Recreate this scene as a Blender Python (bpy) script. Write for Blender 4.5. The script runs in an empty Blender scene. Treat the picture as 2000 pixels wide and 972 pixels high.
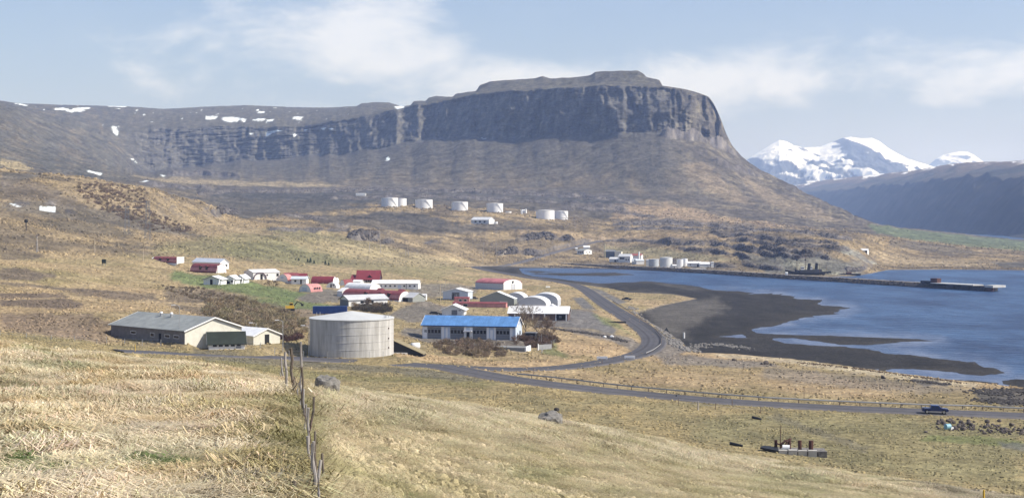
import bpy, math, random
import numpy as np
from mathutils import Vector

# ---------------------------------------------------------------- camera, light, exposure
scene = bpy.context.scene
COL = scene.collection
F, HY, HC = 2900.0, 420.0, 50.0      # focal length and horizon row of the 2000 px wide photograph, eye height in m
cam_d = bpy.data.cameras.new('camera')
cam = bpy.data.objects.new('camera', cam_d)
COL.objects.link(cam)
cam.location = (0, 0, HC)
cam.rotation_euler = (math.radians(90), 0, 0)
cam_d.sensor_fit = 'HORIZONTAL'
cam_d.sensor_width = 36.0
cam_d.lens = 36.0 * F / 2000.0
cam_d.shift_y = -(486.0 - HY) / 2000.0
cam_d.clip_start = 0.5
cam_d.clip_end = 90000.0
scene.camera = cam

SUN_EL, SUN_AZ = math.radians(43), math.radians(79)     # azimuth turned from "behind the camera" towards the right
sdir = Vector((math.sin(SUN_AZ) * math.cos(SUN_EL), -math.cos(SUN_AZ) * math.cos(SUN_EL), math.sin(SUN_EL)))
sun_d = bpy.data.lights.new('sun', 'SUN')
sun_d.energy = 5.0
sun_d.angle = math.radians(0.5)
sun_d.color = (1.0, 0.955, 0.88)
sun = bpy.data.objects.new('sun', sun_d)
COL.objects.link(sun)
sun.location = (300, -200, 600)
sun.rotation_euler = sdir.to_track_quat('Z', 'Y').to_euler()

world = bpy.data.worlds.new('World')
scene.world = world
world.use_nodes = True
wt = world.node_tree
wt.nodes.clear()
def WN(t, **k):
    n = wt.nodes.new(t)
    for a, v in k.items(): setattr(n, a, v)
    return n
wo = WN('ShaderNodeOutputWorld'); bg = WN('ShaderNodeBackground')
sky = WN('ShaderNodeTexSky', sky_type='NISHITA', sun_disc=False)
sky.sun_elevation = SUN_EL
sky.sun_rotation = math.atan2(sdir.x, sdir.y)
sky.altitude = 50
sky.air_density = 1.0; sky.dust_density = 1.6; sky.ozone_density = 3.0
tc = WN('ShaderNodeTexCoord')
mp = WN('ShaderNodeMapping'); mp.inputs['Scale'].default_value = (1.0, 1.0, 2.3); mp.inputs['Location'].default_value = (3.18, 0.4, 0.35)
nz = WN('ShaderNodeTexNoise'); nz.inputs['Scale'].default_value = 8.5; nz.inputs['Detail'].default_value = 9; nz.inputs['Roughness'].default_value = 0.6
nz.inputs['Distortion'].default_value = 0.25
wt.links.new(tc.outputs['Generated'], mp.inputs['Vector']); wt.links.new(mp.outputs['Vector'], nz.inputs['Vector'])
# three broad cloud banks, each a soft cap of directions broken up by the noise
def math_n(op, a, b=None, clamp=False):
    n = WN('ShaderNodeMath', operation=op); n.use_clamp = clamp
    for i, v in enumerate((a, b)):
        if v is None: continue
        if isinstance(v, (int, float)): n.inputs[i].default_value = v
        else: wt.links.new(v, n.inputs[i])
    return n.outputs[0]
def bank(px, py, sx, sy, gain):
    d = Vector(((px - 1000) / F, 1, (HY - py) / F))
    sub = WN('ShaderNodeVectorMath', operation='SUBTRACT'); sub.inputs[1].default_value = d.normalized()
    wt.links.new(tc.outputs['Generated'], sub.inputs[0])
    sc = WN('ShaderNodeVectorMath', operation='MULTIPLY'); sc.inputs[1].default_value = (F / sx, F / sx, F / sy)
    wt.links.new(sub.outputs[0], sc.inputs[0])
    ln = WN('ShaderNodeVectorMath', operation='LENGTH'); wt.links.new(sc.outputs[0], ln.inputs[0])
    a = math_n('SUBTRACT', 1.0, ln.outputs['Value'], True)
    return math_n('MULTIPLY', a, gain)
b1 = bank(640, 60, 500, 230, 0.62)
b2 = bank(1090, 150, 420, 95, 0.70)
b3 = bank(1640, 160, 420, 150, 0.52)
b4 = bank(2010, 110, 330, 190, 0.46)
b5 = bank(860, 200, 1100, 170, 0.26)
mx = math_n('ADD', math_n('ADD', math_n('ADD', math_n('MAXIMUM', b1, b2), b3), b4), b5)
nzc = math_n('MULTIPLY', math_n('SUBTRACT', nz.outputs['Fac'], 0.5), 3.2)
cl = math_n('ADD', math_n('SUBTRACT', math_n('MULTIPLY', mx, 1.7), 0.42), nzc)
wide = math_n('ADD', math_n('MULTIPLY', nz.outputs['Fac'], 0.9), -0.28)      # thin veil everywhere else
cr = WN('ShaderNodeMapRange'); cr.interpolation_type = 'SMOOTHSTEP'
cr.inputs['From Min'].default_value = 0.0; cr.inputs['From Max'].default_value = 0.85
cr.inputs['To Min'].default_value = 0.0; cr.inputs['To Max'].default_value = 0.58
wt.links.new(math_n('MAXIMUM', cl, math_n('MULTIPLY', wide, 0.4)), cr.inputs['Value'])
mixc = WN('ShaderNodeMix', data_type='RGBA')
wt.links.new(cr.outputs[0], mixc.inputs['Factor'])
tint = WN('ShaderNodeVectorMath', operation='MULTIPLY'); tint.inputs[1].default_value = (1.05, 0.985, 1.06)
wt.links.new(sky.outputs['Color'], tint.inputs[0]); wt.links.new(tint.outputs[0], mixc.inputs['A'])
mixc.inputs['B'].default_value = (8.6, 8.5, 8.7, 1)
wt.links.new(mixc.outputs['Result'], bg.inputs['Color'])
bg.inputs['Strength'].default_value = 0.118
wt.links.new(bg.outputs[0], wo.inputs['Surface'])

scene.view_settings.view_transform = 'Standard'
scene.view_settings.look = 'None'
scene.view_settings.exposure = 0.27
scene.view_settings.gamma = 1.0
scene.render.engine = 'CYCLES'
scene.cycles.use_denoising = True
scene.cycles.volume_bounces = 1
scene.cycles.max_bounces = 6

# ---------------------------------------------------------------- small helpers
def tag(o, label=None, cat=None, group=None, kind=None):
    if label: o['label'] = label
    if cat: o['category'] = cat
    if group: o['group'] = group
    if kind: o['kind'] = kind
    return o

MATS = {}
def mat(name, col, rough=0.8, metal=0.0, nscale=0.0, namp=0.25, bump=0.0, coords='Object', spec=0.3, stretch=None, detail=6):
    """procedural material: base colour broken by fractal noise, optional bump"""
    if name in MATS: return MATS[name]
    m = bpy.data.materials.new(name); m.use_nodes = True
    t = m.node_tree; b = t.nodes['Principled BSDF']
    b.inputs['Roughness'].default_value = rough; b.inputs['Metallic'].default_value = metal
    b.inputs['Specular IOR Level'].default_value = spec
    b.inputs['Base Color'].default_value = (*col, 1)
    if nscale:
        tcn = t.nodes.new('ShaderNodeTexCoord'); n = t.nodes.new('ShaderNodeTexNoise')
        src = tcn.outputs[coords]
        if stretch:
            mpn = t.nodes.new('ShaderNodeMapping'); mpn.inputs['Scale'].default_value = stretch
            t.links.new(src, mpn.inputs['Vector']); src = mpn.outputs['Vector']
        t.links.new(src, n.inputs['Vector'])
        n.inputs['Scale'].default_value = nscale; n.inputs['Detail'].default_value = detail; n.inputs['Roughness'].default_value = 0.6
        r = t.nodes.new('ShaderNodeMapRange')
        r.inputs['From Min'].default_value = 0.3; r.inputs['From Max'].default_value = 0.7
        r.inputs['To Min'].default_value = 1 - namp; r.inputs['To Max'].default_value = 1 + namp
        t.links.new(n.outputs['Fac'], r.inputs['Value'])
        mm = t.nodes.new('ShaderNodeVectorMath'); mm.operation = 'SCALE'
        mm.inputs[0].default_value = col; t.links.new(r.outputs[0], mm.inputs['Scale'])
        t.links.new(mm.outputs[0], b.inputs['Base Color'])
        if bump:
            bn = t.nodes.new('ShaderNodeBump'); bn.inputs['Strength'].default_value = bump; bn.inputs['Distance'].default_value = 0.05
            t.links.new(n.outputs['Fac'], bn.inputs['Height']); t.links.new(bn.outputs[0], b.inputs['Normal'])
    MATS[name] = m
    return m

def mesh_obj(name, verts, faces, m=None, parent=None, smooth=False):
    me = bpy.data.meshes.new(name)
    me.from_pydata([tuple(v) for v in verts], [], faces)
    me.update()
    if smooth: me.polygons.foreach_set('use_smooth', [True] * len(me.polygons))
    o = bpy.data.objects.new(name, me)
    if m is not None:
        for x in (m if isinstance(m, (list, tuple)) else [m]): me.materials.append(x)
    COL.objects.link(o)
    if parent is not None: o.parent = parent
    return o

def grid_obj(name, P, m, col=None, smooth=True, wrap=False):
    """P: rows x cols x 3 array -> quad mesh, fast"""
    R_, C_ = P.shape[:2]
    idx = np.arange(R_ * C_, dtype=np.int32).reshape(R_, C_)
    q = np.stack([idx[:-1, :-1], idx[:-1, 1:], idx[1:, 1:], idx[1:, :-1]], -1).reshape(-1, 4)
    me = bpy.data.meshes.new(name)
    me.vertices.add(R_ * C_); me.vertices.foreach_set('co', P.reshape(-1).astype(np.float32))
    me.loops.add(q.size); me.loops.foreach_set('vertex_index', q.reshape(-1))
    me.polygons.add(len(q)); me.polygons.foreach_set('loop_start', np.arange(0, q.size, 4, dtype=np.int32))
    me.update(calc_edges=True)
    me.polygons.foreach_set('use_smooth', np.full(len(q), smooth))
    if col is not None:
        a = me.attributes.new('Col', 'FLOAT_COLOR', 'POINT')
        c4 = np.ones((R_ * C_, 4), np.float32); c4[:, :3] = col.reshape(-1, 3)
        a.data.foreach_set('color', c4.reshape(-1))
    me.materials.append(m)
    o = bpy.data.objects.new(name, me); COL.objects.link(o)
    return o

# ---------------------------------------------------------------- noise
_rng = np.random.RandomState(7)
_perm = _rng.permutation(256); _perm = np.concatenate([_perm, _perm]).astype(np.int32)
_ang = _rng.rand(256) * 2 * np.pi
_gx, _gy = np.cos(_ang).astype(np.float32), np.sin(_ang).astype(np.float32)
def perlin(x, y, seed=0):
    xf, yf = np.floor(x), np.floor(y)
    xi = (xf.astype(np.int64) + seed * 17) & 255; yi = (yf.astype(np.int64) + seed * 31) & 255
    x = (x - xf).astype(np.float32); y = (y - yf).astype(np.float32)
    u = x * x * x * (x * (x * 6 - 15) + 10); v = y * y * y * (y * (y * 6 - 15) + 10)
    def g(ix, iy, dx, dy):
        h = _perm[_perm[ix & 255] + (iy & 255)]
        return _gx[h] * dx + _gy[h] * dy
    a = g(xi, yi, x, y); b = g(xi + 1, yi, x - 1, y); c = g(xi, yi + 1, x, y - 1); d = g(xi + 1, yi + 1, x - 1, y - 1)
    return (a + u * (b - a) + v * (c - a + u * (a - b - c + d))) * 1.5
def fbm(x, y, o=5, seed=0, gain=0.5, lac=2.03, ridge=False):
    s, amp, tot = 0.0, 1.0, 0.0
    for k in range(o):
        n = perlin(x, y, seed + k)
        if ridge: n = 1 - 2 * np.abs(n)
        s = s + amp * n; tot += amp
        amp *= gain; x = x * lac + 13.7; y = y * lac + 7.1
    return s / tot
def sstep(a, b, x):
    t = np.clip((x - a) / (b - a), 0, 1); return t * t * (3 - 2 * t)

# ---------------------------------------------------------------- the land: strata lofted from near to far
# each stratum: (column, row, distance) of the photograph's own features, so height = 50 + (420-row)/2900*distance
STRATA = [
 ('here',   6,  [(-1500,2885,2),(3500,2885,2)]),
 ('near', 220,  [(-1500,960,16),(0,985,16.5),(560,985,18),(700,990,23),(1000,1000,31),(1400,1010,44),(2000,1030,66),(3500,1150,70)]),
 ('brow',  12,  [(-1500,615,70),(-300,655,66),(0,670,62),(100,683,60),(200,693,57),(300,705,53),(400,715,50),(470,728,46),(547,744,44),(605,754,48),(707,768,62),(810,778,70),(900,791,78),(1000,809,88),(1200,842,100),(1350,880,104),(1500,902,103),(1700,934,92),(2000,978,80),(2300,1022,78),(3500,1112,80)]),
 ('foot',  64,  [(-1500,640,330),(-300,650,350),(0,664,356),(100,676,352),(200,686,350),(300,698,348),(400,708,345),(470,720,335),(547,736,325),(605,752,315),(707,763,305),(810,773,298),(900,786,288),(1000,803,272),(1200,835,250),(1350,870,232),(1500,893,222),(1700,925,212),(2000,969,200),(2300,1010,190),(3500,1080,180)]),
 ('roadline',56,[(-1500,600,420),(-300,632,395),(0,648,385),(200,668,385),(400,690,375),(600,699,388),(800,710,384),(1000,736,357),(1300,770,330),(1600,788,322),(2000,802,316),(2400,815,310),(3500,850,290)]),
 ('yards',  56, [(-1500,560,480),(-300,585,440),(0,600,440),(200,622,420),(400,632,440),(600,640,455),(800,660,478),(1000,668,490),(1290,690,490),(1450,698,494),(1700,715,474),(1960,744,443),(2100,756,428),(2400,790,388),(3500,850,340)]),
 ('village',46, [(-1500,520,560),(-300,540,480),(0,560,500),(200,572,560),(400,575,617),(600,585,633),(800,590,665),(1000,590,733),(1150,590,776),(1290,590,845),(3500,590,853)]),
 ('bay',    24, [(-1500,480,660),(-300,495,600),(0,510,620),(150,515,680),(300,522,730),(450,525,800),(600,530,870),(800,530,1000),(900,526,1220),(950,526,1320),(1100,536,1250),(1300,548,1133),(3500,548,1133)]),
 ('bayback',36, [(-1500,430,780),(-300,450,720),(0,465,760),(150,475,800),(300,485,850),(450,490,960),(600,500,1050),(800,505,1250),(900,514,1400),(950,516.5,1440),(1100,518,1440),(1300,524,1375),(1400,529,1320),(1500,534,1265),(1550,537,1235),(1665,538,1228),(1700,534,1275),(1730,527,1355),(1850,526,1365),(2000,528,1342),(2300,530,1318),(3500,530,1318)]),
 ('rise',   32, [(-1500,390,880),(-300,410,820),(0,425,860),(150,440,900),(300,455,960),(450,462,1100),(600,470,1200),(800,478,1420),(950,490,1500),(1100,497,1530),(1200,503,1540),(1300,505,1500),(1400,498,1440),(1550,500,1300),(1650,502,1285),(1690,521,1315),(1710,523,1365),(1750,521.5,1410),(1850,521,1420),(2000,523,1400),(2300,526,1370),(3500,526,1370)]),
 ('slope',  40, [(-1500,340,950),(-300,370,900),(0,385,960),(150,400,1000),(300,425,1060),(450,435,1250),(600,445,1380),(800,440,1650),(950,440,1720),(1100,445,1750),(1200,455,1730),(1400,462,1600),(1550,468,1450),(1650,475,1420),(1690,492,1440),(1720,500,1520),(1800,497,1700),(1900,500,1690),(2000,505,1640),(2300,512,1520),(3500,515,1480)]),
 ('terrace',12, [(-1500,250,1200),(-300,300,1150),(0,325,1150),(60,335,1155),(150,345,1180),(230,358,1190),(300,366,1200),(345,384,1230),(400,396,1280),(440,424,1350),(520,425,1500),(600,412,1850),(750,405,1950),(900,412,2000),(1000,417,2000),(1080,432,1980),(1200,440,1950),(1400,448,1850),(1550,455,1750),(1650,462,1700),(1700,467,1720),(1800,475,1950),(2000,490,2000),(2300,500,1880),(3500,505,1800)]),
 ('dip',    28, [(-1500,280,1500),(-300,320,1450),(0,345,1450),(150,366,1500),(230,372,1520),(300,384,1550),(345,396,1600),(400,405,1700),(440,418,1800),(520,412,1900),(600,405,2000),(750,400,2060),(900,405,2100),(1000,410,2100),(1080,425,2080),(1200,435,2060),(1400,442,2000),(1550,450,1920),(1650,456,1850),(1700,460,1880),(1800,468,2150),(2000,484,2200),(2300,495,2050),(3500,500,2000)]),
 ('lava',   26, [(-1500,240,1950),(-300,285,1900),(0,312,1900),(150,345,2000),(300,362,2150),(380,370,2300),(450,372,2350),(600,374,2450),(750,378,2450),(900,382,2450),(1080,388,2450),(1200,395,2400),(1300,410,2350),(1400,425,2280),(1550,440,2200),(1650,448,2120),(1700,451,2120),(1800,460,2350),(2000,478,2450),(2300,490,2300),(3500,495,2200)]),
 ('talus',  84, [(-1500,200,2400),(-300,250,2400),(0,280,2300),(150,320,2450),(300,352,2600),(380,361,2700),(450,364,2760),(600,368,2800),(800,366,2780),(1000,364,2740),(1200,365,2700),(1300,375,2660),(1400,392,2610),(1500,410,2560),(1600,428,2480),(1650,437,2420),(1700,443,2400),(1800,452,2560),(1900,462,2640),(2000,473,2650),(2300,485,2500),(3500,490,2400)]),
 ('cliffbase',96,[(-1500,180,2900),(-300,220,3000),(0,240,2900),(100,285,3000),(200,320,3300),(260,335,3700),(350,325,4000),(450,318,4000),(560,312,3850),(640,305,3650),(740,288,3400),(800,282,3300),(900,270,3150),(960,275,3080),(1000,272,3060),(1060,262,3030),(1200,257,3000),(1300,260,3000),(1380,272,3050),(1430,295,3150),(1460,318,3200),(1500,342,3170),(1550,367,3080),(1600,390,2950),(1650,413,2780),(1690,431,2650),(1720,441,2560),(1800,449,2700),(1900,459,2780),(2000,469,2850),(2300,483,2700),(3500,488,2600)]),
 ('rim',    14, [(-1500,150,3400),(-300,190,3300),(0,206,3500),(100,240,3600),(200,262,3900),(230,266,4000),(300,252,4220),(450,247,4200),(560,250,4020),(640,240,3820),(740,222,3560),(800,208,3430),(870,195,3320),(935,182,3210),(1000,178,3130),(1100,172,3070),(1200,167,3045),(1290,170,3050),(1340,178,3075),(1385,190,3120),(1400,212,3150),(1412,245,3190),(1430,288,3210),(1460,315,3230),(1500,340,3190),(1550,365,3100),(1600,388,2970),(1650,411.5,2800),(1690,429.5,2670),(1720,440,2580),(1800,448.5,2720),(1900,458.5,2800),(2000,468.5,2870),(2300,482.5,2720),(3500,488,2650)]),
 ('shoulder',22,[(-1500,140,4000),(-300,182,4000),(0,200,4200),(40,206,4400),(150,214,4700),(300,224,4900),(450,224,4900),(600,224,4700),(700,214,4300),(786,213,3900),(836,203,3700),(890,192,3540),(932,181,3440),(1000,171,3340),(1100,167,3280),(1200,162,3220),(1262,164,3200),(1292,169,3180),(1340,177,3140),(1385,189,3160),(1400,213,3200),(1412,248,3230),(1430,292,3240),(1460,320,3270),(1500,345,3240),(1550,370,3150),(1600,394,3020),(1650,417,2860),(1690,435,2720),(1720,444,2620),(1800,452,2760),(1900,462,2840),(2000,472,2920),(2300,486,2760),(3500,492,2700)]),
 ('crest',  10, [(-1500,130,4400),(-300,178,4300),(0,197,4500),(40,203,4900),(150,206,5300),(250,208,5500),(320,214,5500),(400,209,5500),(480,206,5500),(560,210,5300),(650,210,5000),(697,208,4750),(705,203,4700),(732,200,4500),(760,201,4450),(786,209,4300),(802,206,4150),(808,198,4050),(832,197,4000),(838,191,3950),(852,188,3900),(884,190,3800),(890,184,3720),(930,178,3650),(937,167,3610),(956,160,3580),(988,157,3520),(1044,154,3460),(1060,149,3440),(1076,154,3430),(1140,150,3380),(1154,147,3360),(1162,141,3350),(1200,139,3330),(1246,139,3310),(1258,146,3300),(1262,151,3290),(1288,157,3260),(1294,169,3230),(1340,178,3190),(1385,191,3200),(1400,216,3240),(1412,252,3270),(1430,298,3290),(1460,326,3320),(1500,352,3300),(1550,377,3220),(1600,402,3100),(1650,425,2940),(1690,443,2800),(1720,450,2700),(1800,458,2850),(1900,468,2930),(2000,478,3000),(2300,492,2860),(3500,498,2800)]),
]
NS = len(STRATA)
def make_cols():
    d = np.arange(-60, 2061, 2.35)
    l = -60 - np.cumsum(np.linspace(4, 62, 44)); r = 2060 + np.cumsum(np.linspace(4, 62, 44))
    return np.concatenate([l[::-1], d, r])
PXc = make_cols(); NC = len(PXc)
def sm(a, k):
    ker = np.ones(k) / k
    return np.convolve(np.pad(a, k // 2, mode='edge'), ker, 'valid')
SD, SZ = [], []
for nm, n, pts in STRATA:
    pts = sorted(pts); x = [p[0] for p in pts]
    D = np.interp(PXc, x, [p[2] for p in pts])
    Y = np.interp(PXc, x, [p[1] for p in pts])
    D = sm(sm(D, 9), 7)
    if nm not in ('crest',): Y = sm(sm(Y, 7), 5)
    SD.append(D); SZ.append(HC + (HY - Y) / F * D)
SD, SZ = np.array(SD), np.array(SZ)
# the cones of scree climb into the cliff foot in scallops; the rim is notched
_rs = np.random.RandomState(3)
def _wob(step, seed): r_ = np.random.RandomState(seed); g = np.arange(-1600, 3700, step); return np.interp(PXc, g, r_.rand(len(g)) * 2 - 1)
_w = np.interp(PXc, [200, 300, 640, 900, 1060, 1290, 1420], [0, .8, 1.3, 1.2, .5, .3, .5])
SZ[15] -= SD[15] / F * _w * (4.5 * _wob(71, 5) + 3.5 * _wob(19, 6)); SZ[16] += SD[16] / F * np.clip(_w, .3, 1) * (1.6 * _wob(21, 7) + 1.0 * _wob(8, 8))
# the mesa's shaded face runs back to the left
_b = np.interp(PXc, [560, 800, 1000, 1290, 1400], [0, 250, 190, 0, 0])
for _k in (15, 16, 17, 18):
    _y = HY - (SZ[_k] - HC) / SD[_k] * F; SD[_k] = SD[_k] + _b; SZ[_k] = HC + (HY - _y) / F * SD[_k]
_y = HY - (SZ[14] - HC) / SD[14] * F; SD[14] = SD[14] + _b * .55; SZ[14] = HC + (HY - _y) / F * SD[14]
for k in range(1, NS): SD[k] = np.maximum(SD[k], SD[k - 1] + (1.5 if k < 3 else 12))
# far side of the crest: falls away out of sight
rows_s, rows_D, rows_Z = [], [], []
for k in range(NS - 1):
    n = STRATA[k][1]
    for i in range(n):
        t = i / n
        Dk = 1 / ((1 - t) / SD[k] + t / SD[k + 1]) if k in (0, 1) else SD[k] + t * (SD[k + 1] - SD[k])
        tt = (Dk - SD[k]) / (SD[k + 1] - SD[k])
        rows_s.append(k + t); rows_D.append(Dk); rows_Z.append(SZ[k] + tt * (SZ[k + 1] - SZ[k]))
back = 12
for i in range(back + 1):
    t = i / back
    rows_s.append(NS - 1 + t * 0.99); rows_D.append(SD[-1] + t * 2500)
    plate = sstep(1150, 650, PXc)
    rows_Z.append(SZ[-1] * (1 - t) + t * (plate * (SZ[-1] - 60) + (1 - plate) * (-6)) - 22 * np.sin(t * 3.14) * 1.0)
S = np.array(rows_s); D0 = np.array(rows_D); Z0 = np.array(rows_Z)
NR = len(S)
# soften creases between strata (not on the cliffs or the crest)
keep = sstep(14.6, 15.0, S)
keep[:9] = 1
for it in range(14):
    zz = Z0.copy(); dd = D0.copy()
    zz[1:-1] = 0.25 * Z0[:-2] + 0.5 * Z0[1:-1] + 0.25 * Z0[2:]
    dd[1:-1] = 0.25 * D0[:-2] + 0.5 * D0[1:-1] + 0.25 * D0[2:]
    w = keep[:, None]
    Z0 = zz * (1 - w) + Z0 * w; D0 = dd * (1 - w) + D0 * w
D0 = np.maximum.accumulate(D0, axis=0)
U = (PXc - 1000) / F
PXg = np.broadcast_to(PXc[None, :], D0.shape)
Sg = np.broadcast_to(S[:, None], D0.shape)
PYg = HY - (Z0 - HC) / D0 * F
Xg = U[None, :] * D0

def _colidx(px):
    f = np.interp(px, PXc, np.arange(NC)); i = int(min(max(f, 0), NC - 2)); return i, f - i
def at(px, py, smin=0.0):
    """world point of the bare land seen at column px, row py of the photograph"""
    i, a = _colidx(px)
    D = D0[:, i] * (1 - a) + D0[:, i + 1] * a
    Z = Z0[:, i] * (1 - a) + Z0[:, i + 1] * a
    P = HY - (Z - HC) / D * F
    r0 = int(np.searchsorted(S, smin))
    for r in range(max(r0, 1), NR):
        if P[r] <= py < P[r - 1] or (r == max(r0, 1) and P[r] <= py):
            t = (P[r - 1] - py) / (P[r - 1] - P[r] + 1e-9) if P[r - 1] > py else 0
            d = D[r - 1] + t * (D[r] - D[r - 1]); z = Z[r - 1] + t * (Z[r] - Z[r - 1])
            return Vector(((px - 1000) / F * d, d, z))
    r = int(np.argmin(np.abs(P - py)))
    return Vector(((px - 1000) / F * D[r], D[r], Z[r]))
# ---------------------------------------------------------------- masks in map regions (outlined by column,row of the bare land)
def sdist(poly, px, py, ys=2.5):
    """signed distance (inside > 0) to a polygon; rows weigh more than columns because the land is seen at a glance"""
    P = np.array(poly, float); P[:, 1] *= ys
    y = py * ys; d = np.full(px.shape, 1e9, np.float32); ins = np.zeros(px.shape, bool)
    for (ax, ay), (bx, by) in zip(P, np.roll(P, -1, 0)):
        ex, ey = bx - ax, by - ay
        t = np.clip(((px - ax) * ex + (y - ay) * ey) / (ex * ex + ey * ey + 1e-9), 0, 1)
        d = np.minimum(d, np.hypot(px - ax - t * ex, y - ay - t * ey))
        c = ((ay > y) != (by > y)) & (px < ex * (y - ay) / (ey + 1e-12 * (ey == 0)) + ax)
        ins ^= c
    return np.where(ins, d, -d)
NA = perlin(Xg / 60, D0 / 260, 91) * 0.6 + perlin(Xg / 17, D0 / 90, 92) * 0.4      # ragged edges
NB = fbm(PXg / 23, PYg / 9, 4, 95)                                                  # same, for distant patches
def mask(poly, feather=6, rag=5, smin=0, smax=99, ys=2.5, nz=None):
    xs = [p[0] for p in poly]; yy = [p[1] for p in poly]
    m = feather + rag + 2
    rr = np.where((S >= smin) & (S <= smax))[0]
    out = np.zeros(D0.shape, np.float32)
    if len(rr) == 0: return out
    c0, c1 = np.searchsorted(PXc, min(xs) - m), np.searchsorted(PXc, max(xs) + m)
    sl = (slice(rr[0], rr[-1] + 1), slice(c0, c1))
    px, py = PXg[sl], PYg[sl]
    sel = (py > min(yy) - m / ys) & (py < max(yy) + m / ys)
    if not sel.any(): return out
    N = (NB if nz is None else nz)[sl][sel]
    sd = sdist(poly, px[sel], py[sel], ys) + N * rag * 2
    w = np.zeros(px.shape, np.float32); w[sel] = sstep(-feather, feather, sd)
    out[sl] = w
    return out

# ---------------------------------------------------------------- relief
X0, Y0 = Xg.copy(), D0.copy()
def ramp(*kn): return np.interp(S, [k[0] for k in kn], [k[1] for k in kn])[:, None]
left = sstep(620, 420, PXg)          # hilly left half
Z = Z0.copy(); D = D0.copy()
# foreground: tussocks
near_w = ramp((0, 1), (2.0, 1), (2.4, 0))
tuss = fbm(X0 / 0.95 + 0.3 * perlin(X0 / 3, Y0 / 3, 3), Y0 / 0.8, 4, 11)
tband = sstep(560, 640, PXg) * sstep(1.55, 1.9, Sg)                    # the big tussocks along the brow, right of the fence
Z += near_w * ramp((0, 1), (1.72, 1), (1.97, .35), (3, .35)) * (0.24 * tuss * (0.4 + 0.6 * left) + 0.10 * fbm(X0 / 4.5, Y0 / 4.5, 3, 21))
Z += near_w * tband * 0.26 * np.maximum(0, fbm(X0 / 3.2, Y0 / 3.0, 4, 25) + 0.1)
# meadow and village flats
Z += ramp((2, 0), (2.6, 1), (4, 1), (6.5, 0.5), (7.5, 0)) * (0.28 * fbm(X0 / 11, Y0 / 14, 5, 31)) * (1 - sstep(1290, 1350, PXg) * sstep(5, 5.3, Sg))
# hills
hw = ramp((3.6, 0), (4.2, .35), (5, .7), (6, .7), (7, .45), (8, .9), (11, 1), (13.5, 1), (14.5, .3), (15, 0)) * left
Z += hw * (4.2 * fbm(X0 / 95, Y0 / 120, 5, 41, 0.52) + 1.7 * fbm(X0 / 22, Y0 / 30, 5, 47, .55, ridge=True) * ramp((4, .3), (8, 1), (12, 1)))
hr = ramp((7.6, 0), (8.4, .35), (9, .8), (10, 1), (10.7, .7), (11, .5), (12, 1), (13.6, .8), (14, .25), (15, 0)) * (1 - left)
hr = hr * (1 - 0.75 * sstep(1690, 1760, PXg))
flatb = 1 - mask([(880, 545), (900, 505), (1000, 500), (1180, 478), (1450, 515), (1520, 540)], 20, 3, 7, 9.4)
hr = hr * flatb
Z += hr * (5.5 * fbm(X0 / 130, Y0 / 170, 5, 51, 0.55) + 3.2 * fbm(X0 / 34, Y0 / 60, 5, 57, 0.6, ridge=True))
# talus: runnels down the fall line
_k = 15
_cx, _cy = U * SD[_k], SD[_k]
arc = np.concatenate([[0], np.cumsum(np.hypot(np.diff(_cx), np.diff(_cy)))])[None, :] * np.ones(D0.shape)
tw = ramp((13.8, 0), (14.15, .7), (14.8, 1), (15.0, .4), (15.1, 0))
Z += tw * (4.0 * fbm(arc / 75 + .3 * perlin(arc / 60, Z0 / 60, 64), Z0 / 300, 3, 61) + 1.6 * fbm(X0 / 12, Y0 / 16, 4, 69))
rough_r = sstep(1290, 1420, PXg) * ramp((13.8, 0), (14.1, 1), (15, 1), (15.2, 0)) * sstep(1800, 1680, PXg)
Z += rough_r * 3 * fbm(X0 / 60, Y0 / 40, 5, 71, .55, ridge=True)
# cliffs: buttresses, columns and ledges
cw = ramp((14.86, 0), (15.06, 1), (15.94, 1), (16.15, .3), (16.5, 0))
cw = cw * (sstep(215, 300, PXg)) * (1 - 0.85 * sstep(1440, 1500, PXg))
leftc = sstep(760, 600, PXg)
but = fbm(arc / 170 + .25 * perlin(arc / 80, Z0 / 60, 74), Z0 / 500, 3, 75) * 95 + fbm(arc / 60 + .3 * perlin(arc / 50, Z0 / 30, 73), Z0 / 160, 3, 76, ridge=True) * 26
colm = fbm(arc / 13, Z0 / 170, 3, 79, ridge=True) * 5.5
zn = Z0 + 5 * perlin(arc / 60, Z0 * 0, 83)
led = (zn / 24 - np.floor(zn / 24))
D += cw * (but * (1 - 0.3 * leftc) + colm * 1.3 + leftc * 16 * fbm(arc / 160, Z0 / 16, 4, 84, ridge=True) + 10 * fbm(arc / 38, Z0 / 14, 4, 85))
# right shoulder of the mesa: broken steps
st = ramp((14.8, 0), (15, 1), (17.9, 1), (18, .4)) * sstep(1395, 1440, PXg) * sstep(1700, 1640, PXg)
Z += st * 6 * fbm(X0 / 28, Y0 / 28, 4, 87, .6)
# plateau
pw = ramp((15.9, 0), (16.2, 1), (17.6, 1), (18.0, .5), (19, 1)) * sstep(1420, 1380, PXg)
Z += pw * (5 * fbm(X0 / 240, Y0 / 330, 5, 89, .5) * (0.4 + leftc) + 2.5 * fbm(X0 / 40, Y0 / 60, 4, 93, ridge=True))
Z += ramp((14.3, 0), (14.9, 1), (15.9, 1), (16.5, .3), (17, 0)) * sstep(290, 200, PXg) * (14 * fbm(X0 / 160, Y0 / 260, 5, 97, ridge=True))

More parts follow.
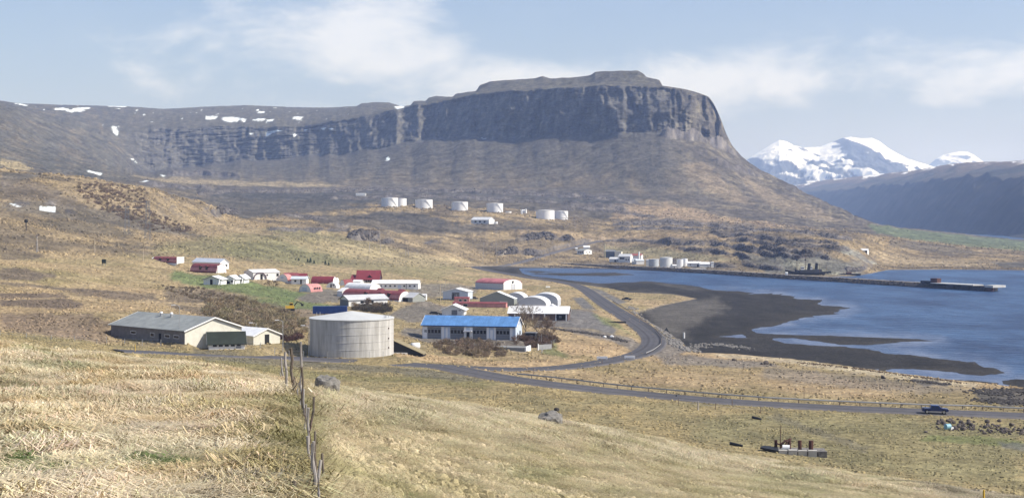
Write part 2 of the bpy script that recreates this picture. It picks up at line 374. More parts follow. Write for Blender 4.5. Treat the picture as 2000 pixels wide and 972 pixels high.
# rock steps and outcrops: (path, height m, rows until it fades back, smin, smax)
LEDGES = [
 ([(385,383),(450,378),(560,379),(700,376),(820,378),(930,380),(1080,385),(1180,391),(1250,402)], 7, 9, 11.9, 14.2),
 ([(640,392),(760,390),(900,390),(1000,396),(1100,403),(1230,414)], 5.5, 8, 11.9, 13.9),
 ([(1040,420),(1130,412),(1230,420),(1290,432)], 5, 7, 11.5, 13.8),
 ([(1195,445),(1300,441),(1400,447),(1500,456),(1600,465),(1665,474)], 7, 9, 9.5, 12.5),
 ([(1130,476),(1210,473),(1290,480),(1330,478)], 3.5, 5, 8.5, 11),
 ([(1285,481),(1340,481),(1400,478),(1440,488),(1500,500),(1560,506),(1610,503)], 6, 7, 7.9, 10.4),
 ([(1420,474),(1480,477),(1540,486),(1600,490),(1660,497)], 5, 6, 8.6, 11.0),
 ([(1325,489),(1380,492),(1430,499),(1470,510)], 6, 6, 7.9, 10.4),
 ([(1440,487),(1500,493),(1560,499),(1625,512)], 7, 6, 7.9, 10.6),
 ([(1200,452),(1280,450),(1380,456),(1470,463)], 5, 5, 9.2, 12.0),
 ([(1380,462),(1460,468),(1560,477),(1640,486)], 6, 6, 8.8, 11.6),
 ([(1300,512),(1370,519),(1440,524)], 5, 6, 7.9, 9.4),
 ([(1450,519),(1500,527),(1530,530)], 5, 9, 7.6, 9.0),
 ([(1640,531),(1670,532),(1692,530)], 6, 7, 7.6, 9.0),
 ([(1008,474),(1060,470),(1120,477)], 13, 9, 8.6, 11),
 ([(968,500),(1010,497),(1066,500)], 10, 7, 7.6, 10),
 ([(680,470),(710,473),(742,472)], 16, 14, 8.0, 10.9),
 ([(742,477),(757,478),(770,478)], 8, 9, 8.0, 10.9),
 ([(652,449),(668,452),(684,451)], 3, 5, 8.6, 11),
 ([(828,475),(845,473),(866,476)], 2.6, 4, 8, 11),
 ([(410,414),(430,420),(448,423),(468,421)], 15, 8, 9.8, 13.9),
 ([(548,424),(590,428),(640,436)], 4, 6, 9.5, 12),
 ([(28,402),(45,404),(60,403)], 3.2, 5, 9, 11),
 ([(84,401),(98,403),(110,402)], 3.2, 5, 9, 11),
 ([(126,414),(138,417),(150,419)], 2.4, 5, 9, 11),
 ([(520,454),(600,457),(690,458)], 2.5, 6, 8.6, 11),
 ([(270,362),(350,370),(430,376)], 5, 5, 12.6, 14),
 ([(320,345),(400,344),(470,348)], 12, 6, 13.9, 15),
 ([(1290,268),(1360,275),(1410,292),(1440,308)], 26, 6, 14.0, 15.4),
 ([(1390,318),(1440,335),(1490,352)], 12, 6, 14.0, 15.4),
]
rockm = np.zeros(D0.shape, np.float32)
for path, h, backpx, smin, smax in LEDGES:
    xs = [p[0] for p in path]
    rr = np.where((S >= smin) & (S <= smax))[0]
    c0, c1 = np.searchsorted(PXc, xs[0]), np.searchsorted(PXc, xs[-1])
    sl = (slice(rr[0], rr[-1] + 1), slice(c0, c1))
    px, py = PXg[sl], PYg[sl]
    pth = np.interp(px, xs, [p[1] for p in path]) + 1.6 * perlin(px / 31, px * 0, 101) + 0.7 * perlin(px / 10, px * 0, 102)
    sy = pth - py
    tp = np.clip((px - xs[0]) / 14, 0, 1) * np.clip((xs[-1] - px) / 14, 0, 1)
    tp = np.sqrt(tp) * (0.68 + 0.6 * perlin(px / 24, px * 0, 103) + 0.16 * perlin(px / 7, py / 6, 104))
    f = sstep(0, 2.2, sy) * np.exp(-np.maximum(sy - 2, 0) / backpx)
    Z[sl] += h * (.62 if 7.5 < smin < 12 else 1) * np.maximum(tp, 0) * f
    rockm[sl] = np.maximum(rockm[sl], np.clip(tp * 1.5, 0, 1) * sstep(-0.8, 0.6, sy) * np.exp(-np.maximum(sy - 3, 0) / (backpx * .45)))

# ---------------------------------------------------------------- the fjord: tide flats just above the water, sea bed below
SEA = [(912,519),(960,518.5),(1100,521),(1200,522.6),(1300,528),(1400,533.5),(1480,538),(1545,540.5),(1600,541),(1668,540),(1700,535),(1735,527.6),(1850,526.5),(2000,528.6),(2300,531),(3500,531),
       (3500,800),(2400,800),(2100,764),(2000,755),(1925,746),(1850,738.5),(1770,728),(1700,719),(1600,704.5),(1520,695),(1440,689),(1370,686),(1345,678),(1330,662),(1312,652),(1290,641),(1262,625),(1240,607),(1290,596),(1340,587),(1360,583),(1320,575),(1225,569),(1190,561),(1150,556),(1095,549),(1040,541.5),(985,532),(940,524)]
MUD1 = [(905,505),(1000,500),(1020,531),(1040,536),(1100,543),(1180,551),(1235,550),(1262,548.5),(1330,555),(1364,559),(1380,564),(1440,569.5),(1527,574.5),(1547,580),(1600,586.5),(1600,591.5),(1657,599.5),(1632,607),(1562,617),(1525,627),(1470,636),(1475,641.5),(1525,645.5),(1625,649.5),(1715,653.2),(1795,657.5),(1828,661.5),(1760,662.5),(1690,666),(1640,665),(1607,660),(1550,652.5),(1502,651.8),(1532,660),(1582,665),(1650,668.7),(1690,674),(1750,682),(1790,687),(1857,699),(1905,702),(1922,710),(1942,714),(1962,724),(1947,725.5),(1890,722),(1830,716),(1765,711),(1675,705),(1650,705.5),(1740,716),(1770,724.5),(1850,732),(1900,738),(1940,744),(1930,800),(1200,800),(1000,545),(900,530)]
MUD2 = [(1964,739),(1983,735.5),(2020,738),(2100,745),(2100,760),(1990,750)]
POOLS = [[(1070,527.5),(1160,526),(1290,531),(1290,536),(1180,535),(1090,533)], [(1470,643),(1500,644.5),(1560,649),(1600,654),(1520,650.5),(1440,650),(1400,646)]]
seaw = sstep(-2.0, 2.0, np.where((Sg > 3.9) & (Sg < 9.6), sdist(SEA, PXg, PYg) * 0.5, -9))
m1 = np.where((Sg > 3.9) & (Sg < 8.6), sdist(MUD1, PXg, PYg), -99)
m2 = np.where((Sg > 3.9) & (Sg < 8.6), sdist(MUD2, PXg, PYg), -99)
mud = np.maximum(m1, m2) + 3.5 * NA + 2.0 * NB
for p in POOLS: mud = np.minimum(mud, -sdist(p, PXg, PYg) + 3 * NA)
mudw = sstep(-3.5, 3.5, mud)
for p in ([(1020,531),(1120,532.5),(1200,531),(1250,536),(1180,539),(1090,537)], [(1000,526),(1060,527.5),(1100,530),(1050,531)]): mud = np.maximum(mud, sdist(p, PXg, PYg) * .8 + 2 * NB - 1)
mudw = sstep(-3.5, 3.5, mud)
mud = mud + 24.0 * fbm(X0 / 30, Y0 / 34, 6, 135, .62) * sstep(1330, 1480, PXg) * (1 - .8 * sstep(640, 648, PYg) * sstep(676, 668, PYg))
_bar = [(1440,639.5),(1525,645.2),(1625,649.3),(1715,653),(1795,657.3),(1830,661.8),(1760,661.6),(1690,660.2),(1607,657),(1550,651.5),(1460,649)]
mud = np.maximum(mud, sdist(_bar, PXg, PYg) * 1.6 + 1.5 * NB)
wavy = fbm(X0 / 26, Y0 / 90, 5, 105)
bed = np.where(mud > 0, np.minimum(0.34, 0.02 + mud * 0.018) + 0.07 * wavy, np.maximum(-2.5, 0.01 + mud * 0.03))
Z = Z * (1 - seaw) + bed * seaw
Z = np.where((seaw < 0.99) & (Sg > 4) & (Sg < 9.5) & (Sg > 4), np.maximum(Z, 0.35 * (1 - seaw) + bed * seaw), Z)

# ---------------------------------------------------------------- roads: centre lines are laid on the land and cut into it
def world_line(pts, step=4.0, smin=2.2):
    P = np.array([list(at(x, y, smin)) for x, y in pts])
    t = np.concatenate([[0], np.cumsum(np.hypot(*(np.diff(P[:, :2], axis=0).T)))])
    n = max(int(t[-1] / step), 4); tt = np.linspace(0, t[-1], n)
    Q = np.stack([np.interp(tt, t, P[:, k]) for k in range(3)], 1)
    k = 7
    for _ in range(2):
        for c in range(3):
            e = np.pad(Q[:, c], k // 2, mode='reflect', reflect_type='odd'); Q[:, c] = np.convolve(e, np.ones(k) / k, 'valid')
    return Q
ROADS = {
 'coast_road': (world_line([(1172,470),(1150,475),(1130,480),(1090,490),(1050,502),(1010,514),(975,519.5)], 6, 7.6), 4.2),
 'shore_road': (world_line([(975,519.5),(925,520),(935,524),(985,533),(1040,543),(1090,549),(1125,556),(1146,566),(1165,580),(1190,598),(1215,613),(1245,632),(1267,648),(1279,660),(1277,673),(1262,686),(1235,695),(1195,703),(1150,711),(1100,717),(1040,721),(980,722),(920,719),(860,714),(780,710),(700,705),(640,701),(560,697.5),(480,695),(420,692.5),(360,690),(300,688),(230,684)], 4), 4.0),
 'lower_road': (world_line([(880,717),(925,726),(965,735),(1010,743),(1100,753),(1200,764),(1300,774),(1400,782.5),(1500,789),(1600,794.5),(1700,799),(1800,803),(1900,806),(2010,811),(2300,825)], 4), 3.7),
}
def clean(Q):
    dz = Q[:, 2].copy()
    return Q
for nm, (Q, hw_) in ROADS.items():
    pad = hw_ + 5
    box = (X0 > Q[:, 0].min() - pad) & (X0 < Q[:, 0].max() + pad) & (Y0 > Q[:, 1].min() - pad) & (Y0 < Q[:, 1].max() + pad)
    ii = np.where(box)
    xs, ys = X0[ii], Y0[ii]
    best = np.full(len(xs), 1e9); bz = np.zeros(len(xs))
    for k in range(len(Q) - 1):
        a, b = Q[k], Q[k + 1]; ex, ey = b[0] - a[0], b[1] - a[1]; L2 = ex * ex + ey * ey + 1e-9
        near = (np.abs(xs - a[0]) < pad + 12) & (np.abs(ys - a[1]) < pad + 12)
        if not near.any(): continue
        t = np.clip(((xs[near] - a[0]) * ex + (ys[near] - a[1]) * ey) / L2, 0, 1)
        d = np.hypot(xs[near] - a[0] - t * ex, ys[near] - a[1] - t * ey)
        bb = best[near]; zz = bz[near]; m = d < bb
        bb[m] = d[m]; zz[m] = (a[2] + t * (b[2] - a[2]))[m]
        best[near] = bb; bz[near] = zz
    w = sstep(pad, hw_ + 1.5, best)
    Z[ii] = Z[ii] * (1 - w) + (bz - 0.22) * w
# level pads for tanks and yards are cut the same way further down through flatten()
def flatten(x, y, r, z):
    i0, i1 = np.searchsorted(D0[:, NC // 2], [y - r * 1.6, y + r * 1.6])
    i0 = max(i0 - 30, 0); i1 = min(i1 + 30, NR)
    c0 = np.searchsorted(U, (x - r * 1.6) / y) - 2; c1 = np.searchsorted(U, (x + r * 1.6) / y) + 2
    sl = (slice(i0, i1), slice(max(c0, 0), c1))
    d = np.hypot(X0[sl] - x, Y0[sl] - y)
    w = sstep(r * 1.6, r, d)
    Z[sl] = Z[sl] * (1 - w) + z * w
def flatten_box(ox, oy, t, x0, x1, y0, y1, z, m=1.5, fall=5.0):
    """level the land under a footprint given in a local frame at (ox, oy) turned by t"""
    c, s_ = math.cos(t), math.sin(t); R_ = max(abs(x0), abs(x1)) + max(abs(y0), abs(y1)) + m + fall
    i0, i1 = np.searchsorted(D0[:, NC // 2], [oy - R_, oy + R_]); i0 = max(i0 - 40, 0); i1 = min(i1 + 40, NR)
    c0 = max(np.searchsorted(U, (ox - R_) / max(oy - R_, 5)) - 4, 0); c1 = min(np.searchsorted(U, (ox + R_) / max(oy - R_, 5)) + 4, NC)
    sl = (slice(i0, i1), slice(c0, c1)); dx, dy = X0[sl] - ox, Y0[sl] - oy
    lx, ly = dx * c + dy * s_, -dx * s_ + dy * c
    d = np.hypot(np.maximum(np.maximum(x0 - lx, lx - x1), 0), np.maximum(np.maximum(y0 - ly, ly - y1), 0))
    w = sstep(m + fall, m, d); Z[sl] = Z[sl] * (1 - w) + z * w
def ground_z(x, y):
    px = 1000 + F * x / y
    i, a = _colidx(px)
    out = 0
    for c, wgt in ((i, 1 - a), (i + 1, a)):
        out += wgt * float(np.interp(y, D0[:, c], Z[:, c]))
    return out
def on(px, py, smin=2.2):
    p = at(px, py, smin); return Vector((p.x, p.y, ground_z(p.x, p.y)))
for px, py, r, smin in [(757,404.5,15,10),(779,404.5,15,10),(829,407.5,15,10),(898,412,14,10),(967,415,14,10),(1062,430,14,10),(1092,432,14,10),(686,697,14,2.2),(943,438,14,9.5),(346,520,10,4),(405,535,14,4),(700,590,10,4),
                      (885,585,9,4),(985,598,12,4),(975,567,14,4),(920,664,12,2.2),(330,672,14,2.2),(420,680,10,2.2),(506,672,9,2.2),(1063,622,12,4),(1300,517,12,7.4),(1240,512,14,7.4),(1340,520,12,7.4)]:
    p = at(px, py, smin); flatten(p.x, p.y, r, p.z)

# ---------------------------------------------------------------- colour of the land: what grows or lies there
def C(*c): return np.array(c, np.float32)
TAN, TAN2, OLIVE, GREEN = C(.40,.305,.175), C(.30,.215,.125), C(.205,.18,.085), C(.125,.155,.055)
MOOR, SCREE, ROCK, MUDC, WET = C(.150,.112,.080), C(.125,.108,.098), C(.062,.058,.058), C(.092,.082,.068), C(.040,.037,.032)
GRAVEL, ASPH, STRAW, SNOW, PALE = C(.185,.165,.145), C(.095,.093,.095), C(.53,.445,.305), C(.86,.88,.92), C(.34,.30,.22)
def mixc_(a, b, w): return a + (b - a) * w[..., None]
col = np.zeros(D0.shape + (3,), np.float32)
n1 = sstep(-.25, .3, fbm(X0 / 60, Y0 / 90, 5, 111)); n2 = sstep(-.2, .25, fbm(X0 / 14, Y0 / 22, 4, 113)); n3 = sstep(-.3, .3, fbm(X0 / 260, Y0 / 420, 5, 117))
nf = sstep(-.15, .3, fbm(X0 / 2.6, Y0 / 3.2, 4, 119)); ng = sstep(.16, .42, fbm(X0 / 5.5, Y0 / 4.0, 4, 121))
rightish = sstep(560, 640, PXg)
fore = mixc_(np.broadcast_to(STRAW, col.shape), np.broadcast_to(TAN, col.shape), nf)
fore = mixc_(fore, np.broadcast_to(C(.385,.315,.195), col.shape), rightish * 0.85)
fore = mixc_(fore, np.broadcast_to(OLIVE, col.shape), np.clip(nf * rightish * .5 + rightish * .05, 0, 1))
fore = mixc_(fore, np.broadcast_to(GREEN, col.shape), ng * (.5 - .3 * rightish))
fore = mixc_(fore, np.broadcast_to(STRAW * .92, col.shape), tband * .75 * sstep(-.25, .2, fbm(X0 / 6, Y0 / 5, 3, 25)))
field = mixc_(np.broadcast_to(C(.31,.245,.125), col.shape), np.broadcast_to(C(.24,.20,.105), col.shape), n2)
vill = mixc_(np.broadcast_to(C(.36,.26,.145), col.shape), np.broadcast_to(C(.245,.195,.095), col.shape), n1)
vill = mixc_(vill, np.broadcast_to(TAN, col.shape), n2 * .4)
hills = mixc_(np.broadcast_to(C(.31,.225,.13), col.shape), np.broadcast_to(C(.155,.118,.080), col.shape), n1)
lava = mixc_(np.broadcast_to(C(.098,.084,.070), col.shape), np.broadcast_to(C(.26,.195,.125), col.shape), np.clip(n3 * .55 + sstep(1150, 1400, PXg) * .35, 0, 1) * n1)
streak = sstep(-.3, .3, fbm(arc / 70 + .5 * perlin(arc / 90, Z0 / 50, 124), Z0 / 130, 5, 123))
talus = mixc_(np.broadcast_to(C(.098,.087,.074), col.shape), np.broadcast_to(C(.20,.155,.105), col.shape), np.clip(ramp((13.8, 1), (14.15, .75), (14.4, .2), (15, 0)) * (.15 + streak) , 0, 1) * (.55 + .45 * n1))
plat = mixc_(np.broadcast_to(C(.125,.110,.082), col.shape), np.broadcast_to(C(.11,.095,.075), col.shape), n1)
def seg(a, b, f=.15): return ramp((a - f, 0), (a + f, 1), (b - f, 1), (b + f, 0)) * np.ones(D0.shape, np.float32)
col[:] = fore
for layer, a in ((field, 2.2), (vill, 4.0), (hills, 7.4), (lava, 12.0), (talus, 13.95)):
    col = mixc_(col, layer, ramp((a - .12, 0), (a + .12, 1)) * np.ones(D0.shape, np.float32))
rockc = mixc_(np.broadcast_to(ROCK, col.shape), np.broadcast_to(C(.105,.095,.085), col.shape), n2)
cband = fbm(arc / 120, Z0 / 9, 4, 181, .6) * (.5 + .5 * leftc) + .5 * fbm(PXg / 4, PYg / 5, 3, 185, .6, ridge=True) + .7 * fbm(arc / 9, Z0 / 90, 4, 183, .6, ridge=True) * (1 - .5 * leftc)
rockc = np.clip(rockc * (1 + .75 * cband * ramp((14.8, 0), (15, 1), (16, 1), (16.2, 0)))[..., None], .015, .3)
col = mixc_(col, rockc, ramp((14.9, 0), (15.03, 1), (15.95, 1), (16.05, 0)) * (1 - sstep(1420, 1480, PXg) * .55) * sstep(200, 260, PXg))
col = mixc_(col, plat, ramp((15.98, 0), (16.08, 1)) * np.ones(D0.shape, np.float32))
# the left mountain flank and the rough right flank of the mesa
lm = sstep(300, 200, PXg) * seg(12.9, 19, .2)
col = mixc_(col, mixc_(np.broadcast_to(C(.100,.092,.080), col.shape), np.broadcast_to(C(.17,.138,.100), col.shape), streak * n1), lm)
rf = sstep(1250, 1420, PXg) * seg(12.3, 19, .3)
col = mixc_(col, mixc_(np.broadcast_to(C(.105,.088,.076), col.shape), np.broadcast_to(C(.235,.19,.13), col.shape), n1 * n2), rf * .85)

PAINT = [  # colour, strength, outline, feather, raggedness, smin, smax
 (GREEN, .85, [(30,676),(95,690),(112,712),(60,706),(20,688)], 8, 6, 1, 2.1),
 (GREEN, .85, [(0,850),(70,880),(130,915),(60,925),(0,900)], 12, 14, 1, 2.1),
 (GREEN, .8, [(230,885),(300,890),(380,905),(330,920),(240,905)], 10, 12, 1, 2.1),
 (GREEN, .8, [(330,895),(395,900),(390,925),(345,920)], 9, 10, 1, 2.1),
 (GREEN, .3, [(960,915),(1040,910),(1100,925),(1040,945),(965,935)], 12, 14, 1, 2.1),
 (GREEN, .25, [(690,810),(760,808),(800,822),(740,832),(690,826)], 12, 12, 1, 2.1),
 (GREEN, .22, [(1450,930),(1560,925),(1640,960),(1560,985),(1440,965)], 14, 14, 1, 2.1),
 (OLIVE, .8, [(470,800),(560,745),(590,780),(600,900),(560,990),(480,990)], 20, 14, 1, 2.1),
 (C(.16,.125,.07), .8, [(557,740),(575,760),(600,830),(612,960),(622,1000),(590,1000),(580,880),(566,790)], 5, 4, 1, 2.1),
 (OLIVE, .85, [(380,700),(470,700),(560,716),(700,735),(900,735),(980,745),(940,758),(780,745),(640,740),(560,735),(470,716)], 8, 7, 2, 4.6),
 (C(.155,.14,.10), .8, [(380,684),(560,703),(760,716),(860,724),(960,742),(900,745),(760,728),(560,716),(470,708),(380,700)], 7, 5, 2, 4.6),
 (C(.21,.19,.10), .6, [(1380,820),(1600,800),(2000,830),(2000,960),(1700,915),(1500,880),(1350,850)], 20, 20, 2, 4),
 (C(.17,.15,.10), .7, [(1515,806),(1600,838),(1700,872),(1690,884),(1590,848),(1500,815)], 6, 6, 2, 4),
 (C(.20,.17,.13), .6, [(1750,940),(1900,955),(2000,975),(2000,990),(1850,975)], 8, 8, 1, 4),
 (GREEN, .6, [(1810,848),(1900,850),(2000,860),(2000,872),(1880,866),(1800,858)], 5, 6, 2, 4),
 (C(.13,.13,.12), .7, [(1950,862),(2010,866),(2010,880),(1960,874)], 5, 4, 2, 4),
 (GRAVEL, .8, [(1285,696),(1345,693),(1420,702),(1490,706),(1530,716),(1450,718),(1380,714),(1300,712)], 6, 3, 3.6, 5.3),
 (GRAVEL, .55, [(1500,716),(1700,735),(1900,762),(1800,768),(1600,752),(1480,735)], 12, 10, 3.6, 5.3),
 (GRAVEL, .9, [(1290,655),(1320,665),(1345,685),(1300,700),(1275,694),(1295,675)], 5, 3, 3.8, 6.3),
 (STRAW * .9, .7, [(1400,690),(1520,697),(1700,722),(1920,750),(1900,757),(1700,732),(1520,706),(1400,696)], 5, 4, 3.6, 5.3),
 (C(.085,.08,.075), .85, [(1770,738),(1830,741),(1850,752),(1800,752)], 5, 5, 3.6, 5.3),
 (C(.085,.08,.075), .9, [(1905,765),(1960,760),(2100,762),(2100,798),(1960,792),(1915,785)], 4, 6, 3.3, 5.3),
 # yards
 (ASPH*1.5, .92, [(1109,603),(1158,608),(1173,623),(1205,643),(1197,653),(1158,643),(1096,638),(1040,640),(1060,612)], 4, 2, 4, 6.3),
 (ASPH*1.5, .92, [(1118,581),(1138,580),(1162,603),(1138,603)], 3, 1, 4.4, 6.5),
 (ASPH*1.5, .9, [(1155,562),(1176,567),(1224,590),(1206,594),(1176,577)], 3, 1, 5, 6.6),
 (GRAVEL, .8, [(1080,604),(1160,603),(1166,606),(1080,608)], 3, 1, 4.4, 6.3),
 (GRAVEL*.95, .9, [(1095,637),(1160,645),(1235,660),(1258,672),(1245,686),(1200,668),(1120,650)], 4, 2, 4, 6.3),
 (GRAVEL*.85, .9, [(780,652),(830,668),(920,676),(1020,688),(1040,676),(1060,668),(1000,650),(790,640)], 6, 3, 3.8, 5.5),
 (GRAVEL*.85, .9, [(535,572),(600,573),(640,563),(680,571),(660,588),(605,592),(560,580)], 5, 3, 4.4, 6.6),
 (GRAVEL*.85, .9, [(790,598),(830,590),(880,600),(865,622),(800,630),(760,615)], 6, 3, 4.4, 6.3),
 (GRAVEL*.85, .9, [(880,614),(1000,622),(990,636),(880,628)], 4, 3, 4.2, 6.3),
 (GRAVEL*.9, .8, [(800,556),(880,553),(935,560),(930,572),(850,580),(800,575)], 5, 3, 5, 7),
 (C(.20,.155,.11), .85, [(535,604),(600,598),(680,610),(605,640),(520,640)], 6, 4, 4, 6),
 (C(.125,.165,.06), .9, [(340,530),(380,540),(480,547),(520,560),(600,572),(570,590),(480,580),(400,565),(330,546)], 8, 5, 5, 8),
 (C(.125,.165,.06), .85, [(480,585),(560,585),(650,596),(640,604),(560,602),(490,593)], 6, 4, 4.5, 7),
 (GREEN, .65, [(1062,668),(1085,665),(1110,700),(1060,690)], 6, 4, 3.8, 5.3),
 (GREEN, .7, [(1155,612),(1200,625),(1230,650),(1180,632)], 6, 4, 4, 6.2),
 (C(.42,.30,.17), .85, [(1090,668),(1200,672),(1228,685),(1200,697),(1120,694),(1085,684)], 5, 4, 3.8, 5.3),
 (C(.42,.30,.17), .8, [(770,688),(860,694),(960,706),(1130,700),(1100,712),(960,716),(860,708),(775,702)], 4, 4, 3.6, 5.3),
 (C(.215,.19,.095), .6, [(560,440),(700,470),(900,520),(860,545),(640,520),(440,500),(300,500),(300,480)], 14, 10, 6, 9.6),
 (C(.20,.185,.09), .55, [(430,470),(620,480),(700,505),(600,520),(440,505)], 14, 10, 6, 9.6),
 (TAN, .6, [(560,475),(700,478),(900,505),(940,515),(800,520),(640,500)], 12, 10, 6, 9.6),
 # brown and dark ground on the left
 (C(.125,.095,.075), .85, [(0,575),(120,575),(165,600),(150,610),(0,605)], 6, 5, 3.9, 7),
 (C(.14,.11,.08), .85, [(0,556),(120,566),(300,575),(420,590),(470,600),(400,590),(250,572),(120,560),(0,550)], 5, 4, 3.9, 7.5),
 (C(.36,.265,.15), .8, [(0,606),(100,608),(200,602),(330,590),(350,596),(220,610),(100,616),(0,614)], 4, 3, 3.9, 7),
 (C(.19,.14,.105), .7, [(0,616),(180,616),(230,640),(200,668),(0,645)], 10, 8, 3.4, 6),
 (C(.155,.12,.085), .85, [(320,560),(420,570),(560,600),(600,640),(540,655),(440,640),(330,600)], 12, 8, 4, 6.8),
 (C(.135,.115,.095), .8, [(0,395),(110,395),(170,408),(330,440),(400,462),(280,450),(120,425),(0,412)], 8, 6, 8.5, 11.2),
 (C(.12,.105,.092), .85, [(0,335),(80,340),(60,355),(0,378)], 6, 5, 9, 11.4),
 (C(.145,.115,.09), .7, [(0,350),(120,370),(200,400),(160,410),(60,395),(0,395)], 9, 8, 9, 11.4),
 (C(.145,.11,.078), .8, [(0,482),(60,490),(95,500),(60,505),(0,507)], 6, 5, 6, 9),
 (C(.145,.11,.078), .7, [(170,455),(230,475),(240,485),(190,470)], 5, 5, 6, 10),
 (C(.42,.32,.18), .7, [(0,310),(40,318),(65,333),(30,336),(0,325)], 5, 5, 12, 14.2),
 (C(.34,.25,.15), .75, [(100,372),(160,350),(280,365),(350,395),(420,410),(560,470),(430,455),(300,430),(180,410)], 12, 12, 9, 11.6),
 (C(.13,.10,.078), .85, [(0,524),(50,528),(110,540),(60,548),(0,545)], 6, 6, 4.5, 9),
 (C(.13,.10,.078), .75, [(100,560),(200,566),(300,578),(330,590),(240,584),(140,576)], 5, 5, 3.9, 8),
 (C(.36,.27,.16), .85, [(0,589),(110,586),(190,580),(300,586),(360,590),(300,592),(200,585),(110,590),(0,593)], 3, 2, 3.9, 8),
 (C(.36,.27,.16), .8, [(340,590),(400,592),(450,600),(500,612),(470,608),(410,598),(350,594)], 3, 2, 3.9, 8),
 (C(.145,.115,.085), .8, [(395,545),(470,560),(560,575),(640,588),(660,600),(560,592),(440,578),(330,558)], 1, 1, 99, 99),
 (C(.15,.12,.085), .7, [(230,475),(330,480),(300,490),(215,486)], 6, 7, 5, 10),
 (C(.15,.12,.085), .75, [(90,430),(200,438),(280,455),(240,462),(150,450),(80,440)], 7, 7, 7, 10.8),
 # lava plateau, terrace fronts
 (C(.075,.070,.066), .92, [(390,372),(560,371),(760,374),(1000,376),(1240,385),(1260,410),(1100,402),(900,392),(640,400),(520,392),(400,384)], 8, 8, 11.6, 14),
 (C(.095,.084,.074), .9, [(400,385),(640,395),(750,405),(700,412),(560,420),(470,430),(430,410)], 9, 8, 9.5, 14),
 (C(.085,.075,.068), .95, [(720,414),(830,416),(890,436),(850,452),(760,440),(700,425)], 9, 10, 8.5, 11.3),
 (C(.105,.090,.078), .9, [(560,425),(680,420),(800,436),(900,440),(1000,436),(1040,450),(900,456),(760,456),(640,446)], 9, 10, 8.5, 11.3),
 (C(.37,.26,.165), .7, [(1190,408),(1300,398),(1420,428),(1560,445),(1650,450),(1500,446),(1300,432),(1200,430)], 9, 12, 11.6, 14.4),
 (C(.35,.25,.155), .75, [(1000,455),(1200,462),(1400,462),(1500,470),(1300,472),(1100,470)], 8, 8, 8.6, 11.6),
 (C(.25,.21,.12), .75, [(1180,482),(1280,486),(1400,500),(1440,512),(1300,505),(1190,500)], 7, 5, 7.9, 10),
 (C(.17,.165,.145), .75, [(1440,500),(1600,500),(1690,520),(1680,537),(1500,535)], 10, 8, 7.8, 9.6),
 (C(.33,.30,.22), .7, [(1535,503),(1560,512),(1620,528),(1650,537),(1600,537),(1560,528),(1530,516)], 5, 5, 7.8, 9.5),
 (C(.30,.30,.27), .7, [(1650,488),(1700,510),(1720,520),(1690,518),(1640,496)], 5, 4, 7.8, 10),
 (C(.125,.155,.085), .75, [(1696,440),(1760,447),(1900,461),(2010,471),(2010,493),(1900,482),(1780,468),(1710,455)], 5, 4, 11, 15.5),
 (C(.13,.11,.09), .7, [(1740,470),(1860,482),(1960,497),(1840,496),(1740,482)], 8, 8, 9.4, 12),
 (C(.36,.27,.17), .7, [(1700,490),(1800,503),(1960,515),(1860,522),(1720,515)], 8, 8, 8, 11),
 (C(.09,.085,.08), .8, [(1940,512),(2010,512),(2010,526),(1960,524)], 5, 4, 8, 10.5),
 (C(.34,.265,.17), .75, [(260,345),(420,352),(640,360),(700,368),(450,364),(330,360)], 7, 6, 13.5, 14.8),
 (C(.32,.24,.16), .5, [(1330,320),(1380,318),(1420,360),(1470,400),(1420,395),(1360,360)], 8, 10, 13.9, 15.1),
 (C(.32,.24,.16), .45, [(1440,340),(1520,380),(1600,410),(1660,440),(1560,425),(1480,390)], 8, 10, 13.0, 16.1),
 # snow
 (SNOW, 1, [(103,213),(135,211),(173,212),(168,218),(140,219),(112,216)], 1.0, 3.2, 16, 18.2),
 (SNOW, 1, [(30,204.5),(60,205),(58,207),(32,206.5)], 1.0, 3.2, 16, 18.2),
 (SNOW, 1, [(210,206.5),(250,207.5),(246,210),(214,209)], 1.0, 3.2, 16, 18.2),
 (SNOW, 1, [(400,228),(424,230),(420,234),(402,233)], 1.0, 3.2, 16, 18.2),
 (SNOW, 1, [(432,232),(455,230),(482,234),(478,239),(440,238)], 1.0, 3.2, 16, 18.2),
 (SNOW, 1, [(492,234),(518,233),(516,237),(494,237)], 1.0, 3.2, 16, 18.2),
 (SNOW, 1, [(520,235),(534,235),(532,238),(522,238)], 1.0, 3.2, 16, 18.2),
 (SNOW, 1, [(562,229),(590,229),(586,234),(570,234)], 1.0, 3.2, 16, 18.2),
 (SNOW, 1, [(497,218),(518,218),(516,222),(500,221)], 1.0, 3.2, 16, 18.2),
 (SNOW, 1, [(518,256),(540,254),(552,256),(530,262),(521,266)], 1.2, 2, 14.8, 16.4),
 (SNOW, 1, [(572,258),(580,262),(574,268)], 1, 1.2, 14.8, 16.4), (SNOW, 1, [(595,252),(602,252),(597,258)], 1, 1, 14.8, 16.4),
 (SNOW, 1, [(628,250),(636,249),(632,254)], 1, 1, 14.8, 16.4), (SNOW, 1, [(642,251),(654,250),(648,254)], 1, 1, 14.8, 16.4),
 (SNOW, 1, [(485,260),(494,260),(490,263)], 1, 1, 14.8, 16.4),
 (SNOW, 1, [(765,209),(788,210),(786,214),(768,213)], 1.0, 3.2, 16, 18.2),
 (SNOW, 1, [(218,252),(226,252),(232,262),(228,269),(222,262)], 1, 1.2, 14.5, 16.6),
 (SNOW, 1, [(252,306),(260,309),(268,319),(258,314)], 1, 1, 13.9, 15.3),
 (SNOW, 1, [(752,314),(757,303),(762,312),(757,315)], .8, .5, 14, 15.2),
 (SNOW, 1, [(940,267),(956,262),(952,268),(944,271)], 1, .8, 14, 16),
